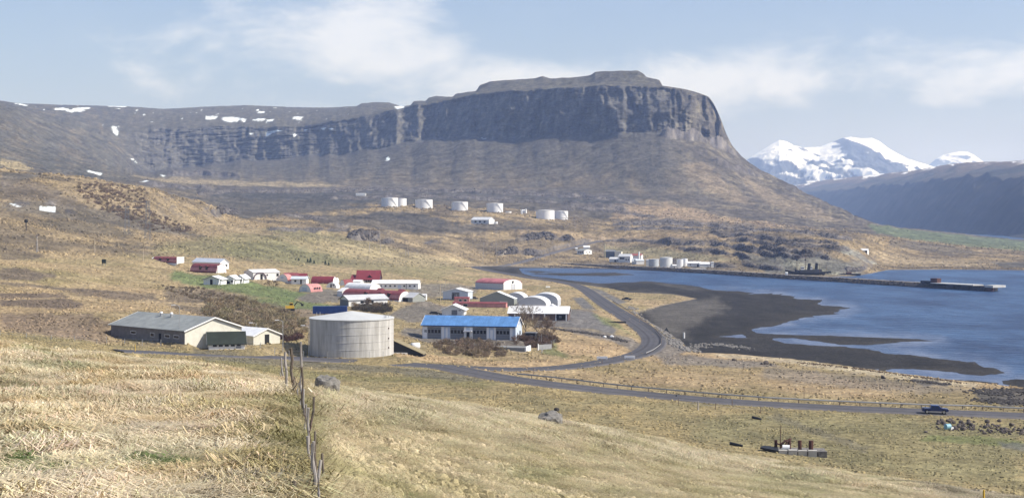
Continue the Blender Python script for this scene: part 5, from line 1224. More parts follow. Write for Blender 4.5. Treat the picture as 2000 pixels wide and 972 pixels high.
# ---------------------------------------------------------------- breakwater with its pier head
BW = [(1075, 519.5), (1130, 521.5), (1200, 524.8), (1300, 529.8), (1400, 535.6), (1500, 542.5), (1600, 548.6), (1700, 555.5), (1800, 561.5), (1870, 565.5)]
def sea_pt(px_, py_): d = HC * F / (py_ - HY); return Vector(((px_ - 1000) / F * d, d, 0))
bl = [sea_pt(*q) for q in BW]
def along(pts, step):
    out = []; 
    for a, b_ in zip(pts[:-1], pts[1:]):
        n_ = max(1, int((b_ - a).length / step)); out += [a.lerp(b_, k / n_) for k in range(n_)]
    return out + [pts[-1]]
cl_ = along(bl, 3.0)
P_ = []
for i, q in enumerate(cl_):
    d = (cl_[min(i + 1, len(cl_) - 1)] - cl_[max(i - 1, 0)]).normalized(); nrm = Vector((-d.y, d.x, 0))
    if nrm.y < 0: nrm = -nrm
    P_.append([q + nrm * w + Vector((0, 0, z)) for w, z in ((-.5, -2.2), (1.0, -.3), (3.2, 1.5), (5.2, 2.9), (8.0, 3.0), (11.5, 3.0), (13.5, 1.2), (17, -2))])
P_ = np.array([[list(v) for v in r_] for r_ in P_]); P_[..., 2] += .35 * fbm(P_[..., 0] / 3, P_[..., 1] / 3, 3, 201)
RIPR = mat('dark_riprap', (.062, .056, .052), .95, nscale=.6, namp=.45, bump=.6)
bwr = root('breakwater', tuple(bl[0]), 0, 'long dark stone breakwater running out into the fjord', 'breakwater')
def reparent(o, r_):
    o.parent = r_; o.matrix_parent_inverse = r_.matrix_basis.inverted(); return o
def mbasis(r_):
    from mathutils import Matrix
    return Matrix.Translation(r_.location)
def adopt(o, r_):
    o.parent = r_; o.matrix_parent_inverse = mbasis(r_).inverted(); return o
adopt(grid_obj('core', P_, RIPR), bwr); adopt(grid_obj('track', P_[:, 3:6] + np.array([0, 0, .12]), mat('gravel_track', (.21, .19, .165), .95, nscale=.4, namp=.2)), bwr)
def rock_mesh(seed, m, n=2, flat=.7):
    r_ = np.random.RandomState(seed); import bmesh
    bm = bmesh.new(); bmesh.ops.create_icosphere(bm, subdivisions=n, radius=.5)
    ax = r_.randn(7, 3); ax /= np.linalg.norm(ax, axis=1, keepdims=True); cut = .30 + .16 * r_.rand(7)
    for v in bm.verts:
        p = np.array(v.co); 
        for a, c in zip(ax, cut):
            dd = p @ a
            if dd > c: p = p - a * (dd - c)
        p[2] *= flat; v.co = p * (1 + .06 * r_.randn())
    me = bpy.data.meshes.new('rock'); bm.to_mesh(me); bm.free(); me.materials.append(m); return me
ROCKS = [rock_mesh(k, RIPR, 1) for k in range(6)]
def rocks_stuff(name, pts, parent=None, m=RIPR, seed=3, sink=.15):
    """many stones joined into one mesh: pts = (x, y, z, size)"""
    r_ = np.random.RandomState(seed); V, FS, k = [], [], 0
    base = []
    for me in ROCKS:
        v = np.array([list(q.co) for q in me.vertices]); f = np.array([list(p.vertices) for p in me.polygons]); base.append((v, f))
    for x, y, z, s in pts:
        v, f = base[r_.randint(len(base))]; a = r_.rand() * 6.28; c, sn = math.cos(a), math.sin(a)
        sc_ = s * (0.7 + .6 * r_.rand(3)); w = v * sc_; w = np.stack([w[:, 0] * c - w[:, 1] * sn, w[:, 0] * sn + w[:, 1] * c, w[:, 2]], 1) + [x, y, z - s * sink]
        V.append(w); FS.append(f + k); k += len(w)
    V = np.concatenate(V); FS = np.concatenate(FS)
    o = mesh_obj(name, V, [tuple(q) for q in FS.tolist()], m); o['kind'] = 'stuff'
    if parent is not None: adopt(o, parent)
    return o
pts = []
r_ = np.random.RandomState(21)
for i, q in enumerate(cl_):
    d = (cl_[min(i + 1, len(cl_) - 1)] - cl_[max(i - 1, 0)]).normalized(); nrm = Vector((-d.y, d.x, 0)); nrm = -nrm if nrm.y < 0 else nrm
    for k in range(7):
        w = r_.rand() * 5.5 if k < 6 else 12 + 3 * r_.rand(); zz = np.interp(w, [-.5, 1, 3.2, 5.2, 8, 11.5, 13.5, 17], [-1.2, -.2, 1.5, 2.9, 3, 3, 1.2, -1.2]) + .2
        p = q + nrm * w + d * (r_.rand() - .5) * 3; pts.append((p.x, p.y, zz, .9 + 1.3 * r_.rand()))
rocks_stuff('rock', pts, bwr)
A, B = sea_pt(1862, 565.2), sea_pt(1940, 569.5)
ax_ = B - A; th = math.atan2(ax_.y, ax_.x); Lp = ax_.length
rt = root('pier', A, th, 'dark pier head with a pale deck and end block at the tip of the breakwater', 'pier')
MB().box(-6, Lp * .78, 0, 13, -2, 3.1).build('wall', mat('dark_pier_wall', (.045, .043, .045), .9, nscale=.5, namp=.4), rt)
MB().box(-22, Lp * .45, 2, 12, 3.15, 3.7).build('deck', mat('pale_deck', (.50, .50, .47), .9, nscale=.3, namp=.2), rt)
MB().box(Lp * .80, Lp, -.3, 12, 2.6, 4.0).build('end_block', mat('pale_deck', (.5, .5, .47)), rt)
for k in range(5): MB().box(Lp * (.81 + .043 * k), Lp * (.81 + .043 * k) + .6, .1, .7, -2, 2.6).build('pile', RUST, rt)
for k in range(6): MB().box(Lp * (.02 + .13 * k), Lp * (.02 + .13 * k) + .5, -.35, -.02, -2, 3.3).build('fender', BLACK, rt)
q = sea_pt(1836, 563.5); o = root('storage_block', (q.x, q.y + 7, 3.0), th, 'dark stacked block standing near the pier head', 'block')
MB().box(-6, 0, 0, 4, 0, 3.6).build('lower_box', RUST, o); MB().box(-16, -6.1, 1, 4, 0, 1.6).build('upper_box', BLACK, o)
q = sea_pt(1540, 545.2); o = root('white_hut', (q.x, q.y + 7, 3.1), 0, 'tiny white hut on the breakwater below the moored ships', 'hut')
MB().box(-.9, .9, 0, 2, 0, 1.7).build('wall', WHITE, o); MB().prism([(-.2, 1.7), (2.2, 1.7), (1, 2.3)], 'x', -1, 1).build('roof', WHITE2, o)

# two old whale catchers moored behind it
def ship(label, px_, py_, Ls, th):
    p = sea_pt(px_, py_); rt = root('whaling_ship', (p.x, p.y, 0), th, label, 'ship', 'black whaling ships by the cliff')
    n_ = 14; secs = []
    for i in range(n_ + 1):
        t_ = i / n_; w = 3.6 * math.sin(math.pi * min(1, (t_ * .80 + .14))) ** .55 * (1 if t_ < .7 else max(.03, 1 - ((t_ - .7) / .3) ** 1.8)); sh = 2.6 + 2.6 * max(0, t_ - .55) ** 1.5 * 3 + 1.0 * max(0, .25 - t_) * 3
        secs.append([(t_ * Ls, -w, sh), (t_ * Ls, -w * .85, 1.0), (t_ * Ls, -w * .3, -1.2), (t_ * Ls, w * .3, -1.2), (t_ * Ls, w * .85, 1.0), (t_ * Ls, w, sh)])
    mb = MB(); v = [q for s_ in secs for q in s_]; f = []
    for i in range(n_):
        for j in range(5): a = i * 6 + j; f.append((a, a + 1, a + 7, a + 6))
        a = i * 6; f.append((a, a + 6, a + 11, a + 5))
    f += [(0, 5, 4, 3, 2, 1), tuple(n_ * 6 + j for j in range(6))]
    mb.add(v, f); mb.build('hull', BLACK, rt)
    MB().box(Ls * .26, Ls * .62, -2.4, 2.4, 2.0, 4.9).build('deck_house', mat('ship_grey', (.06, .06, .065), .7), rt)
    wh = MB().box(Ls * .52, Ls * .60, -1.9, 1.9, 4.9, 7.4).build('wheelhouse', WHITE, rt); MB().box(Ls * .525, Ls * .602, -1.95, 1.95, 6.1, 6.8).build('window', DARK, wh)
    MB().ring([(Ls * .40, 0, 4.9), (Ls * .38, 0, 10.2)], [1.35, 1.2], 12).build('funnel', BLACK, rt)
    MB().ring([(Ls * .70, 0, 3), (Ls * .70, 0, 17)], [.28, .12], 6).build('mast', WOODB, rt); MB().ring([(Ls * .70, 0, 12.2), (Ls * .70, 0, 13.4)], [.7, .7], 8).build('crow_nest', BLACK, rt)
    MB().ring([(Ls * .12, 0, 3), (Ls * .12, 0, 10)], [.2, .1], 6).build('mast', WOODB, rt)
    MB().ring([(Ls * .96, 0, 6), (Ls * .99, 0, 6.6)], .25, 6).build('harpoon_gun', BLACK, rt)
ship('black whaling ship, bow to the left, nearest the breakwater', 1610, 538.2, 32, math.pi - .05)
ship('black whaling ship moored outside, just right of and behind its twin', 1622, 537.2, 30, math.pi + .02)
p = sea_pt(1660, 538); o = root('barge', p, .1, 'low dark barge by the foot of the pale cliff', 'barge'); MB().add([(-8,-2,0),(8,-2,0),(7,2,0),(-7,2,0),(-9,-2.4,1.6),(9,-2.4,1.6),(8,2.4,1.6),(-8,2.4,1.6)], [(0,3,2,1),(4,5,6,7),(0,1,5,4),(1,2,6,5),(2,3,7,6),(3,0,4,7)]).build('hull', BLACK, o); MB().box(-3, 1, -1.4, 1.4, 1.6, 3).build('cabin', RUST, o)

# ---------------------------------------------------------------- shore riprap
def line_rocks(name, pts_px, n_, sz, seed, spread=3.0, sea=False, smin=3.6, lift=.25):
    r_ = np.random.RandomState(seed); W_ = [at(a, b_, smin) for a, b_ in pts_px]; W_ = along(W_, 1.0); out = []
    for _ in range(n_):
        q = W_[r_.randint(len(W_))]; x, y = q.x + r_.randn() * spread * .6, q.y + r_.randn() * spread
        out.append((x, y, ground_z(x, y) + lift, sz * (.5 + r_.rand())))
    return tag(rocks_stuff(name, out, seed=seed), kind='stuff')
GREYROCK = mat('grey_stone', (.19, .18, .165), .95, nscale=.8, namp=.35, bump=.5)
def swap(o, m): o.data.materials.clear(); o.data.materials.append(m); return o
line_rocks('shore_rocks', [(1070, 519.5), (1130, 521), (1200, 523.5), (1260, 526.5), (1330, 531)], 700, 1.8, 31, 3.0, smin=7)
swap(line_rocks('shore_rocks', [(1232, 600), (1248, 612), (1262, 622), (1280, 632), (1296, 645), (1310, 658)], 420, 1.3, 32, 2.2), GREYROCK)
swap(line_rocks('shore_rocks', [(1310, 660), (1330, 668), (1380, 660), (1420, 664), (1460, 671)], 320, .9, 33, 3.2), GREYROCK)
swap(line_rocks('shore_rocks', [(1300, 662), (1318, 672), (1338, 682), (1352, 687)], 140, 1.3, 37, 2.5), GREYROCK)
line_rocks('shore_rocks', [(1928, 769), (1955, 765), (1990, 763), (2060, 765)], 520, 1.0, 34, 4.5, smin=3.2)
line_rocks('shore_rocks', [(1925, 783), (1960, 785), (2040, 786)], 420, .8, 38, 4.0, smin=3.2)
line_rocks('shore_rocks', [(1775, 744), (1810, 745), (1845, 750)], 120, .7, 35, 2.5)
swap(line_rocks('beach_wrack', [(1560, 709), (1640, 716), (1720, 727), (1800, 737), (1880, 748)], 320, .5, 36, 1.5), mat('seaweed', (.10, .065, .04), .95))

# angular rock on the ledges and outcrops of the middle distance
CRAG = [rock_mesh(70 + k, mat('crag_rock', (.082, .074, .070), .95, nscale=.25, namp=.55, bump=.8), 2, .9) for k in range(6)]
def outcrop_rocks():
    r_ = np.random.RandomState(55); P, R_, S_ = [], [], []
    for path, h, backpx, smin, smax in LEDGES:
        if smin > 12.5: continue
        xs = [p[0] for p in path]; ln = xs[-1] - xs[0]
        for _ in range(int(ln * (2.2 if smin < 11.4 else 1.6))):
            t_ = r_.rand(); px_ = xs[0] + ln * t_; e = min(t_, 1 - t_) * ln
            if r_.rand() > min(1, e / 16 + .15): continue
            if perlin(np.array([px_ / 24]), np.array([.0]), 103)[0] < -.22: continue
            py_ = np.interp(px_, xs, [p[1] for p in path]) - abs(r_.randn()) * backpx * .3
            p = at(px_, py_, smin); s_ = h * (.14 + .34 * r_.rand() ** 2) * (.6 + .4 * min(1, e / 25))
            P.append((p.x, p.y, ground_z(p.x, p.y) - s_ * .12)); R_.append((r_.randn() * .35, r_.randn() * .35, r_.rand() * 6.28)); S_.append(s_)
    return scatter('outcrop_rocks', CRAG, P, R_, S_, np.full((len(P), 3), .1))

line_rocks('stone_bank', [(1082, 642), (1110, 646), (1150, 651), (1190, 658), (1222, 667)], 420, 1.1, 39, 1.6, smin=3.8)
# boulders and rock heaps one can count
BOULD = mat('lichen_boulder', (.20, .19, .17), .95, nscale=5, namp=.45, bump=.9)
def boulder(label, px_, py_, wpx, hpx, seed, m=BOULD, group=None, smin=1.0, name='boulder', sub=3, lean=0):
    p = on(px_, py_, smin); s = wpx / F * p.y
    me = rock_mesh(seed, m, sub, 1.0)
    o = inst(me, name, (p.x, p.y, p.z + hpx / F * p.y * .45), (0, lean, seed), (s * 1.15, s * 1.0, hpx / F * p.y * 1.8))
    return tag(o, label, 'boulder', group)
boulder('large pale boulder standing just right of the old fence posts', 638, 768, 52, 31, 5, lean=.15)
boulder('large grey boulder on the meadow brow in the middle foreground', 1075, 833, 46, 25, 9, lean=.12)
boulder('half buried flat grey stone in the straw right of the large pale boulder', 793, 797, 20, 7, 12)
boulder('small black stone just behind the grey meadow boulder', 1087, 803, 10, 6, 3, m=RIPR)
HEAP = [rock_mesh(40 + k, mat('brown_basalt', (.10, .085, .075), .95, nscale=1.5, namp=.4, bump=.5), 2, .8) for k in range(7)]
r_ = np.random.RandomState(77)
for k in range(150):
    t_ = r_.rand(); px_ = 1828 + 185 * t_; py_ = 826 + 14 * t_ + r_.randn() * (6.5 - 2 * t_) + 4
    p = on(px_, min(max(py_, 816), 858), 2.2); s = .38 + .85 * r_.rand() ** 2.2
    tag(inst(HEAP[k % 7], 'heap_rock', (p.x, p.y, p.z + s * .22), (r_.rand() * .6, r_.rand() * .6, r_.rand() * 6), s), 'rough brown rock in the long heap below the pickup road', 'rock', 'rocks of the heap in the meadow')
for px_, py_, s in ((1808, 845, .8), (1860, 838, .9), (1900, 838, .7), (1918, 842, .7)):
    p = on(px_, py_); tag(inst(HEAP[3], 'pale_slab', (p.x, p.y, p.z + .15), (0, 0, px_), (s * 1.6, s, s * .5)), {1808: 'pale slab lying alone left of the rock heap', 1860: 'pale slab at the foot of the heap below the blue drum', 1900: 'pale slab in the grass right of the blue drum', 1918: 'pale slab farthest right in the grass by the heap'}[px_], 'stone').data.materials[0]
p = on(1851, 840); rt = root('drum', (p.x, p.y, p.z + .9), .4, 'pale blue drum lying among the heaped rocks', 'drum')
MB().ring([(-.55, 0, -.2), (-.5, 0, -.2), (.5, 0, -.2), (.55, 0, -.2)], [.42, .52, .52, .42], 16).build('shell', mat('drum_blue', (.22, .42, .50), .5, nscale=2, namp=.15), rt); MB().box(.4, 1.0, -.5, .1, -.75, -.3).build('torn_flap', WHITE, rt)

# ---------------------------------------------------------------- old concrete foundation with rusty pipes
p = on(1594, 892, 2.2); s = 1 / F * p.y                     # metres per column here
th = math.radians(-8); rt = root('ruined_foundation', p, th, 'ruined concrete foundation with rusty pipes and a thin mast', 'ruin')
for k in range(4):
    MB().box((-72 + 19 * k) * s, (-72 + 19 * k + 16.8) * s, -.15 * (k % 2), 1.0, -.6, (11.5 + .8 * (k % 2)) * s).build('concrete_block', CONC, rt)
MB().box(4.5 * s, 21 * s, .05, 1.1, -.6, 11 * s).build('concrete_block', mat('stained_concrete', (.17, .16, .145), .95, nscale=2, namp=.5), rt)
MB().add([(-108*s,.4,13*s),(-72.4*s,-.1,3*s),(-72.4*s,3,3*s),(-100*s,3,10*s),(-108*s,.4,16*s),(-72.4*s,-.1,11*s),(-72.4*s,3,12*s),(-100*s,3,15*s)], [(0,3,2,1),(4,5,6,7),(0,1,5,4),(1,2,6,5),(2,3,7,6),(3,0,4,7)]).build('timber_sill', BLACK, rt)
MB().box(-72 * s, 20 * s, 1.05, 5, -.6, 8 * s).build('slab', mat('stained_concrete', (.17, .16, .145)), rt)
for x, y, h, r_p in ((-76, 3, 26, .16), (-50, 3, 28, .18), (-30, 2, 28, .19), (-8.5, 2, 28, .24)):
    MB().ring([(x * s, y, 0), (x * s, y, h * s)], r_p * 1.55, 10).build('pipe', RUST, rt)
MB().ring([(-68 * s, 2.8, 0), (-66.5 * s, 2.8, 56 * s)], [.09, .05], 6).build('mast', RUST, rt)
MB().ring([(-64 * s, 1.6, 14 * s), (-50 * s, 1.6, 14 * s)], .42, 14).build('white_cylinder', TANKW, rt)
for k, (a, b_, c, d) in enumerate(((-70, 18, -54, 27), (-60, 16, -49, 30), (-74, 20, -60, 14), (-56, 24, -46, 29), (-66, 12, -58, 26))):
    MB().ring([(a * s, 2.4, a * 0 + b_ * s), (c * s, 2.6 + .2 * k, d * s)], .13, 5).build('broken_bar', RUST, rt)
for px_, py_, L_, lb in ((1438, 870, 1.8, 'black log lying left of the ruined foundation'), (1478, 818, 1.5, 'short black log in the meadow above the ruined foundation')):
    p = on(px_, py_); o = MB().ring([(-L_ * .5, .5, .35), (L_ * .5, -.6, .1)], [.28, .2], 7).build('log', BLACK); o.location = p; tag(o, lb, 'log')

# ---------------------------------------------------------------- pickup and other vehicles
def wheel(r_, w, parent, x, y):
    a = MB().ring([(x, y - w / 2, r_), (x, y + w / 2, r_)], r_, 16).build('wheel', RUBBER, parent); MB().ring([(x, y - w / 2 - .02, r_), (x, y + w / 2 + .02, r_)], r_ * .62, 12).build('rim', STEEL, a)
def pickup(p, th, label, paint, rim=True, cat='pickup', group=None):
    rt = root('pickup_truck', p, th, label, cat, group)
    pr_ = [(-2.6, .50), (-1.9, .42), (2.1, .42), (2.62, .52), (2.68, .80), (2.55, 1.02), (1.35, 1.16), (.62, 1.70), (-.85, 1.74), (-1.0, 1.16), (-2.6, 1.14)]
    b_ = MB().prism([(x, z) for x, z in pr_], 'y', -.88, .88)
    b_.v = [(x, y * (.84 if z > 1.3 else 1.0), z) for x, y, z in b_.v]
    bd = b_.build('body', paint, rt)
    MB().box(-2.5, -1.05, -.74, .74, 1.10, 1.145).build('bed', BLACK, rt)
    for y in (-1, 1):
        for x0, x1 in ((-.78, -.12), (-.02, .66)):
            g = MB(); wb, wt_ = y * .885, y * .782
            q = [(x0, wb, 1.20), (x1 + .14 * (x1 > .5), wb, 1.20), (x1 - .10 * (x1 > .5), wt_, 1.58), (x0 + .05, wt_, 1.58)]
            g.add(q + [(a, b2 * .9, c) for a, b2, c in q], [(0,1,2,3),(7,6,5,4),(0,4,5,1),(1,5,6,2),(2,6,7,3),(3,7,4,0)]).build('window', DARK, rt)
        MB().box(-1.4, 1.5, y * .90 - .04, y * .90 + .04, .44, .54).build('running_board', STEEL, rt)
        MB().box(2.50, 2.70, y * .62 - .16, y * .62 + .16, .72, .92).build('headlight', mat('lamp_glass', (.8, .8, .8), .1), rt)
    g = MB(); g.add([(1.36, -.74, 1.17), (1.36, .74, 1.17), (.68, .68, 1.64), (.68, -.68, 1.64), (1.32, -.74, 1.14), (1.32, .74, 1.14), (.62, .68, 1.62), (.62, -.68, 1.62)], [(0,1,2,3),(7,6,5,4)]).build('windscreen', DARK, rt)
    MB().box(2.6, 2.74, -.85, .85, .40, .62).build('bumper', STEEL, rt)
    for x in (-1.65, 1.72):
        for y in (-.80, .80): wheel(.40, .26, rt, x, y)
    return rt
NAVY = mat('navy_car_paint', (.014, .032, .13), .25, .3, spec=.6)
p = at(1826, 806.5, 3); pickup((p.x, p.y, 0), math.radians(-9), 'dark blue double cab pickup driving on the road at right', NAVY)
PICK = bpy.context.scene.objects[-1] if False else [o for o in bpy.data.objects if o.name == 'pickup_truck'][0]
p = on(1224, 586, 4.4); pickup(p, math.radians(160), 'black pickup parked at the shore lay-by', BLACK)
def small_car(px_, py_, th, label, m):
    p = on(px_, py_, 3.6); rt = root('parked_car', p, th, label, 'car')
    MB().prism([(-2.1, .35), (2.1, .35), (2.15, .8), (1.2, .95), (.6, 1.42), (-1.3, 1.45), (-2.1, .95)], 'y', -.85, .85).build('body', m, rt)
    MB().prism([(1.05, .98), (.55, 1.36), (-1.2, 1.38), (-1.7, .98)], 'y', -.87, .87).build('window', DARK, rt)
    for x in (-1.3, 1.3):
        for y in (-.78, .78): wheel(.33, .2, rt, x, y)
small_car(925, 584.5, .5, 'dark car parked between the grey shed and the low red hut', BLACK)
small_car(919, 583, .9, 'grey car parked beside the white shed', STEEL)
small_car(849, 612.5, .2, 'black car parked left of the small white house', BLACK)
for px_, py_, lb in ((1068, 562.6, 'left of two small white hay bales on the bank'), (1072.5, 562.6, 'right of two small white hay bales on the bank')):
    p = on(px_, py_, 4.6); o = MB().ring([(-.6, 0, .6), (.6, 0, .6)], .65, 12).build('hay_bale', WHITE); o.location = p; tag(o, lb, 'hay bale')
p = on(1195, 660, 3.9); o = root('white_stones', p, .2, 'pair of white painted stones in the straw field by the bend', 'stones')
me = rock_mesh(61, WHITE, 2); inst(me, 'stone', (0, 0, .5), sc=1.9, parent=o); inst(me, 'stone', (-2.4, 1, .4), (0, 0, 1), 1.5, o)
p = on(1204, 629.5, 4); o = MB().box(-4, 4, -.6, .6, -.2, .5).build('flat_trailer', BLACK); o.location = p; tag(o, 'flat dark trailer on the grass verge by the bend', 'trailer')
p = on(1300.5, 645.5, 4); o = MB().add([(-2.2,-2,-.4),(2.2,-2,-.4),(2.2,2,-.4),(-2.2,2,-.4),(.3,0,3.2)], [(0,3,2,1),(0,1,4),(1,2,4),(2,3,4),(3,0,4)]).build('beacon_cairn', BLACK); o.location = p; tag(o, 'black pointed cairn on the shore right of the bend', 'cairn')
p = on(1336, 648, 4); o = MB().ring([(0, 0, -.4), (0, 0, 2.3)], .38, 8).build('marker_post', WHITE); o.location = p; tag(o, 'white marker post on the tide flat', 'post')
for k, (px_, py_, s, lb) in enumerate(((1496, 711.5, 1.5, 'biggest of the dark stones heaped by the beach track'), (1488, 711.5, .9, 'left stone of the small heap by the beach track'), (1506, 713, .8, 'right stone of the small heap by the beach track'), (1433, 704, 1.0, 'single dark stone on the gravel near the beach'), (1725, 739, 1.2, 'pale driftwood lump at the left of the dark beach mound'))):
    p = on(px_, py_, 3.3); tag(inst(HEAP[k], 'beach_stone', (p.x, p.y, p.z + s * .3), (0, 0, k), s * 1.3), lb, 'stone')

# ---------------------------------------------------------------- roads
def road_obj(nm, Q, hw_, base, zoff=0.0):
    d = np.gradient(Q[:, :2], axis=0); d /= np.linalg.norm(d, axis=1, keepdims=True) + 1e-9; nr = np.stack([-d[:, 1], d[:, 0]], 1)
    offs = [-1.25, -1.0, -.97, -.72, -.5, -.28, 0, .28, .5, .72, .97, 1.0, 1.25]
    fac = [0, 1.35, 1.0, 1.15, .72, 1.22, 1.0, 1.22, .72, 1.15, 1.0, 1.35, 0]
    P = np.zeros((len(offs), len(Q), 3)); c = np.zeros_like(P)
    for j, (o_, f_) in enumerate(zip(offs, fac)):
        P[j, :, :2] = Q[:, :2] + nr * (o_ * hw_); P[j, :, 2] = Q[:, 2] + zoff - (.35 if f_ == 0 else 0)
        c[j] = base * f_ if f_ else np.array([.15, .135, .12])
    return tag(grid_obj(nm, P, road_m, c.astype(np.float32)), kind='structure')
road_m = land_material('road_surface', [(.6, .16, 6), (.05, .10, 3)], .2, .03)
_, _ = 0, 0
road_obj('coast_road', *ROADS['coast_road'], np.array([.12, .115, .118]), .02)
road_obj('shore_road', *ROADS['shore_road'], np.array([.080, .079, .086]), .06)
road_obj('lower_road', *ROADS['lower_road'], np.array([.088, .086, .092]), .10)
def road_z(nm, px_, py_):
    Q = ROADS[nm][0]; p = at(px_, py_, 3); k = int(np.argmin(np.hypot(Q[:, 0] - p.x, Q[:, 1] - p.y))); return Q[k, 2]
for o in bpy.data.objects:
    if o.name == 'pickup_truck':
        o.location.z = road_z('lower_road', 1826, 806) + .12

# guard rails
def guard_rail(label, pts_px, every, h=.75, smin=3.0, off=0, dark_to=None):
    W_ = [at(a, b_, smin) for a, b_ in pts_px]; W_ = along(W_, 1.0)
    P0 = W_[0]; z0 = ground_z(P0.x, P0.y); rt = root('guard_rail', (P0.x, P0.y, z0), 0, label, 'guard rail')
    pts = [Vector((q.x - P0.x, q.y - P0.y, ground_z(q.x, q.y) - z0 + .25)) for q in W_]
    zs = sm(np.array([q.z for q in pts]), 9)
    for q, z in zip(pts, zs): q.z = z
    v, f = [], []
    for i, q in enumerate(pts):
        for dy, dz in ((0, h - .30), (-.07, h - .14), (0, h + .02), (.08, h + .02), (.08, h - .30)): v.append((q.x, q.y + dy, q.z + dz))
    for i in range(len(pts) - 1):
        for j in range(5): a = i * 5 + j; b2 = i * 5 + (j + 1) % 5; f.append((a, b2, b2 + 5, a + 5))
    MB().add(v, f).build('rail', mat('rail_steel', (.36, .365, .37), .6, .3), rt)
    pm = mesh_of(MB().box(-.08, .08, .1, .24, -.6, h - .04), 'post', WOODB)
    acc = 0
    for i in range(1, len(pts)):
        acc += (pts[i] - pts[i - 1]).length
        if acc >= every: acc = 0; inst(pm, 'post', pts[i], parent=rt)
guard_rail('long steel guard rail on the far side of the lower road', [(1010, 736.5), (1060, 742), (1120, 748.5), (1240, 763), (1320, 770), (1410, 777.5), (1500, 784), (1600, 789.5), (1700, 793.5), (1800, 797), (1900, 800), (2010, 805), (2200, 814)], 4.0)
guard_rail('curved guard rail on the seaward side of the bend', [(1196, 590), (1225, 608), (1258, 630), (1282, 648), (1293, 662), (1291, 676), (1276, 688), (1262, 694)], 4.0, smin=3.7)
def simple_post(px_, py_, top, w, m, label, cat='post', name='marker_post', smin=2.2, group=None):
    p = on(px_, py_, smin); h = (py_ - top) / F * p.y
    o = MB().ring([(0, 0, -.4), (0, 0, h)], [w, w * .85], 6).build(name, m); o.location = p; return tag(o, label, cat, group)
simple_post(1363.5, 801, 783, .16, WOOD, 'thick pale post standing in the meadow below the guard rail')
simple_post(1430, 793, 781, .09, WOODB, 'thin dark post below the guard rail, right of the thick pale post')
simple_post(1570.5, 780, 757, .07, WOODB, 'thin tall stake in the field beyond the lower road', smin=3)
simple_post(1041.5, 734, 717, .07, WOODB, 'thin dark stake by the left end of the guard rail', smin=3)
simple_post(1321, 775, 769, .16, BLACK, 'short black reflector post at the road edge', smin=3)
simple_post(1921.5, 985, 956, .06, YEL, 'yellow tipped stake at the bottom edge of the meadow', smin=1)
simple_post(264, 686, 671, .10, YEL, 'yellow marker post on the brow left of the warehouse', smin=1.2)
simple_post(1176, 711, 702, .10, WOODB, 'small dark post on the road verge near the junction', smin=3)
for px_, py_, lb in ((1176, 700, 'left white bridge parapet where the stream passes under the road'), (1230, 701, 'right white bridge parapet where the stream passes under the road')):
    p = on(px_, py_, 3.2); o = root('parapet', (p.x, p.y, p.z + .1), -.1, lb, 'parapet'); MB().box(-1.6, 1.6, 0, .3, .3, 1.0).build('beam', TRIM, o); MB().box(-1.5, -1.2, 0, .3, -.6, .3).build('post', TRIM, o); MB().box(1.2, 1.5, 0, .3, -.6, .3).build('post', TRIM, o)

# ---------------------------------------------------------------- lamp posts, poles and pylons
def lamp(px_, py_, top, label, side=-1, smin=2.2):
    p = on(px_, py_, smin); h = (py_ - top) / F * p.y
    rt = root('street_lamp', p, 0, label, 'street lamp', 'street lamps along the camp road')
    MB().ring([(0, 0, -.5), (0, 0, h), (side * .5, 0, h + .3), (side * 1.3, 0, h + .35)], [.11, .07, .05, .05], 6).build('pole', STEEL, rt)
    MB().box(min(side * 2.1, side * 1.1), max(side * 2.1, side * 1.1), -.18, .18, h + .28, h + .48).build('lamp_head', TRIM, rt)
lamp(350.5, 677, 605, 'street lamp in front of the grey roofed warehouse')
lamp(552.5, 686, 627, 'street lamp right of the white roofed garage')
lamp(603, 691, 633, 'street lamp at the left edge of the concrete tank')
lamp(640, 693, 634, 'street lamp in front of the concrete tank')
lamp(501, 660, 632, 'street lamp among the brown shrubs behind the white roofed garage')
lamp(993, 664, 629, 'street lamp behind the blue roofed garage', 1)
def pole(px_, py_, top, label, cross=True, smin=4, group='wooden power poles'):
    p = on(px_, py_, smin); h = (py_ - top) / F * p.y
    rt = root('power_pole', p, 0, label, 'power pole', group)
    MB().ring([(0, 0, -.5), (0, 0, h)], [.24, .16], 6).build('pole', mat('pale_pole_wood', (.42, .36, .27), .9, nscale=2, namp=.2), rt)
    if cross: MB().box(-1.3, 1.3, -.1, .1, h - .5, h - .25).build('crossarm', WOODB, rt)
pole(185, 494, 465, 'wooden power pole on the slope left of the red hut', smin=5)
pole(279.5, 513.5, 487, 'wooden power pole just above the leftmost red hut', smin=5)
pole(415.5, 478, 451, 'wooden power pole on the green slope below the scrub', smin=6)
pole(796, 497, 479, 'wooden power pole above the long white barrack', smin=6)
pole(1181, 490.5, 474, 'wooden power pole behind the dark station hall', smin=8)
pole(870, 560, 545, 'wooden power pole behind the white gabled shed', smin=5)
pole(496, 526, 512, 'thin pole standing behind the white fronted hall', False, smin=5)
pole(860, 588, 556, 'tall pole left of the white gabled shed', False, smin=4.5)
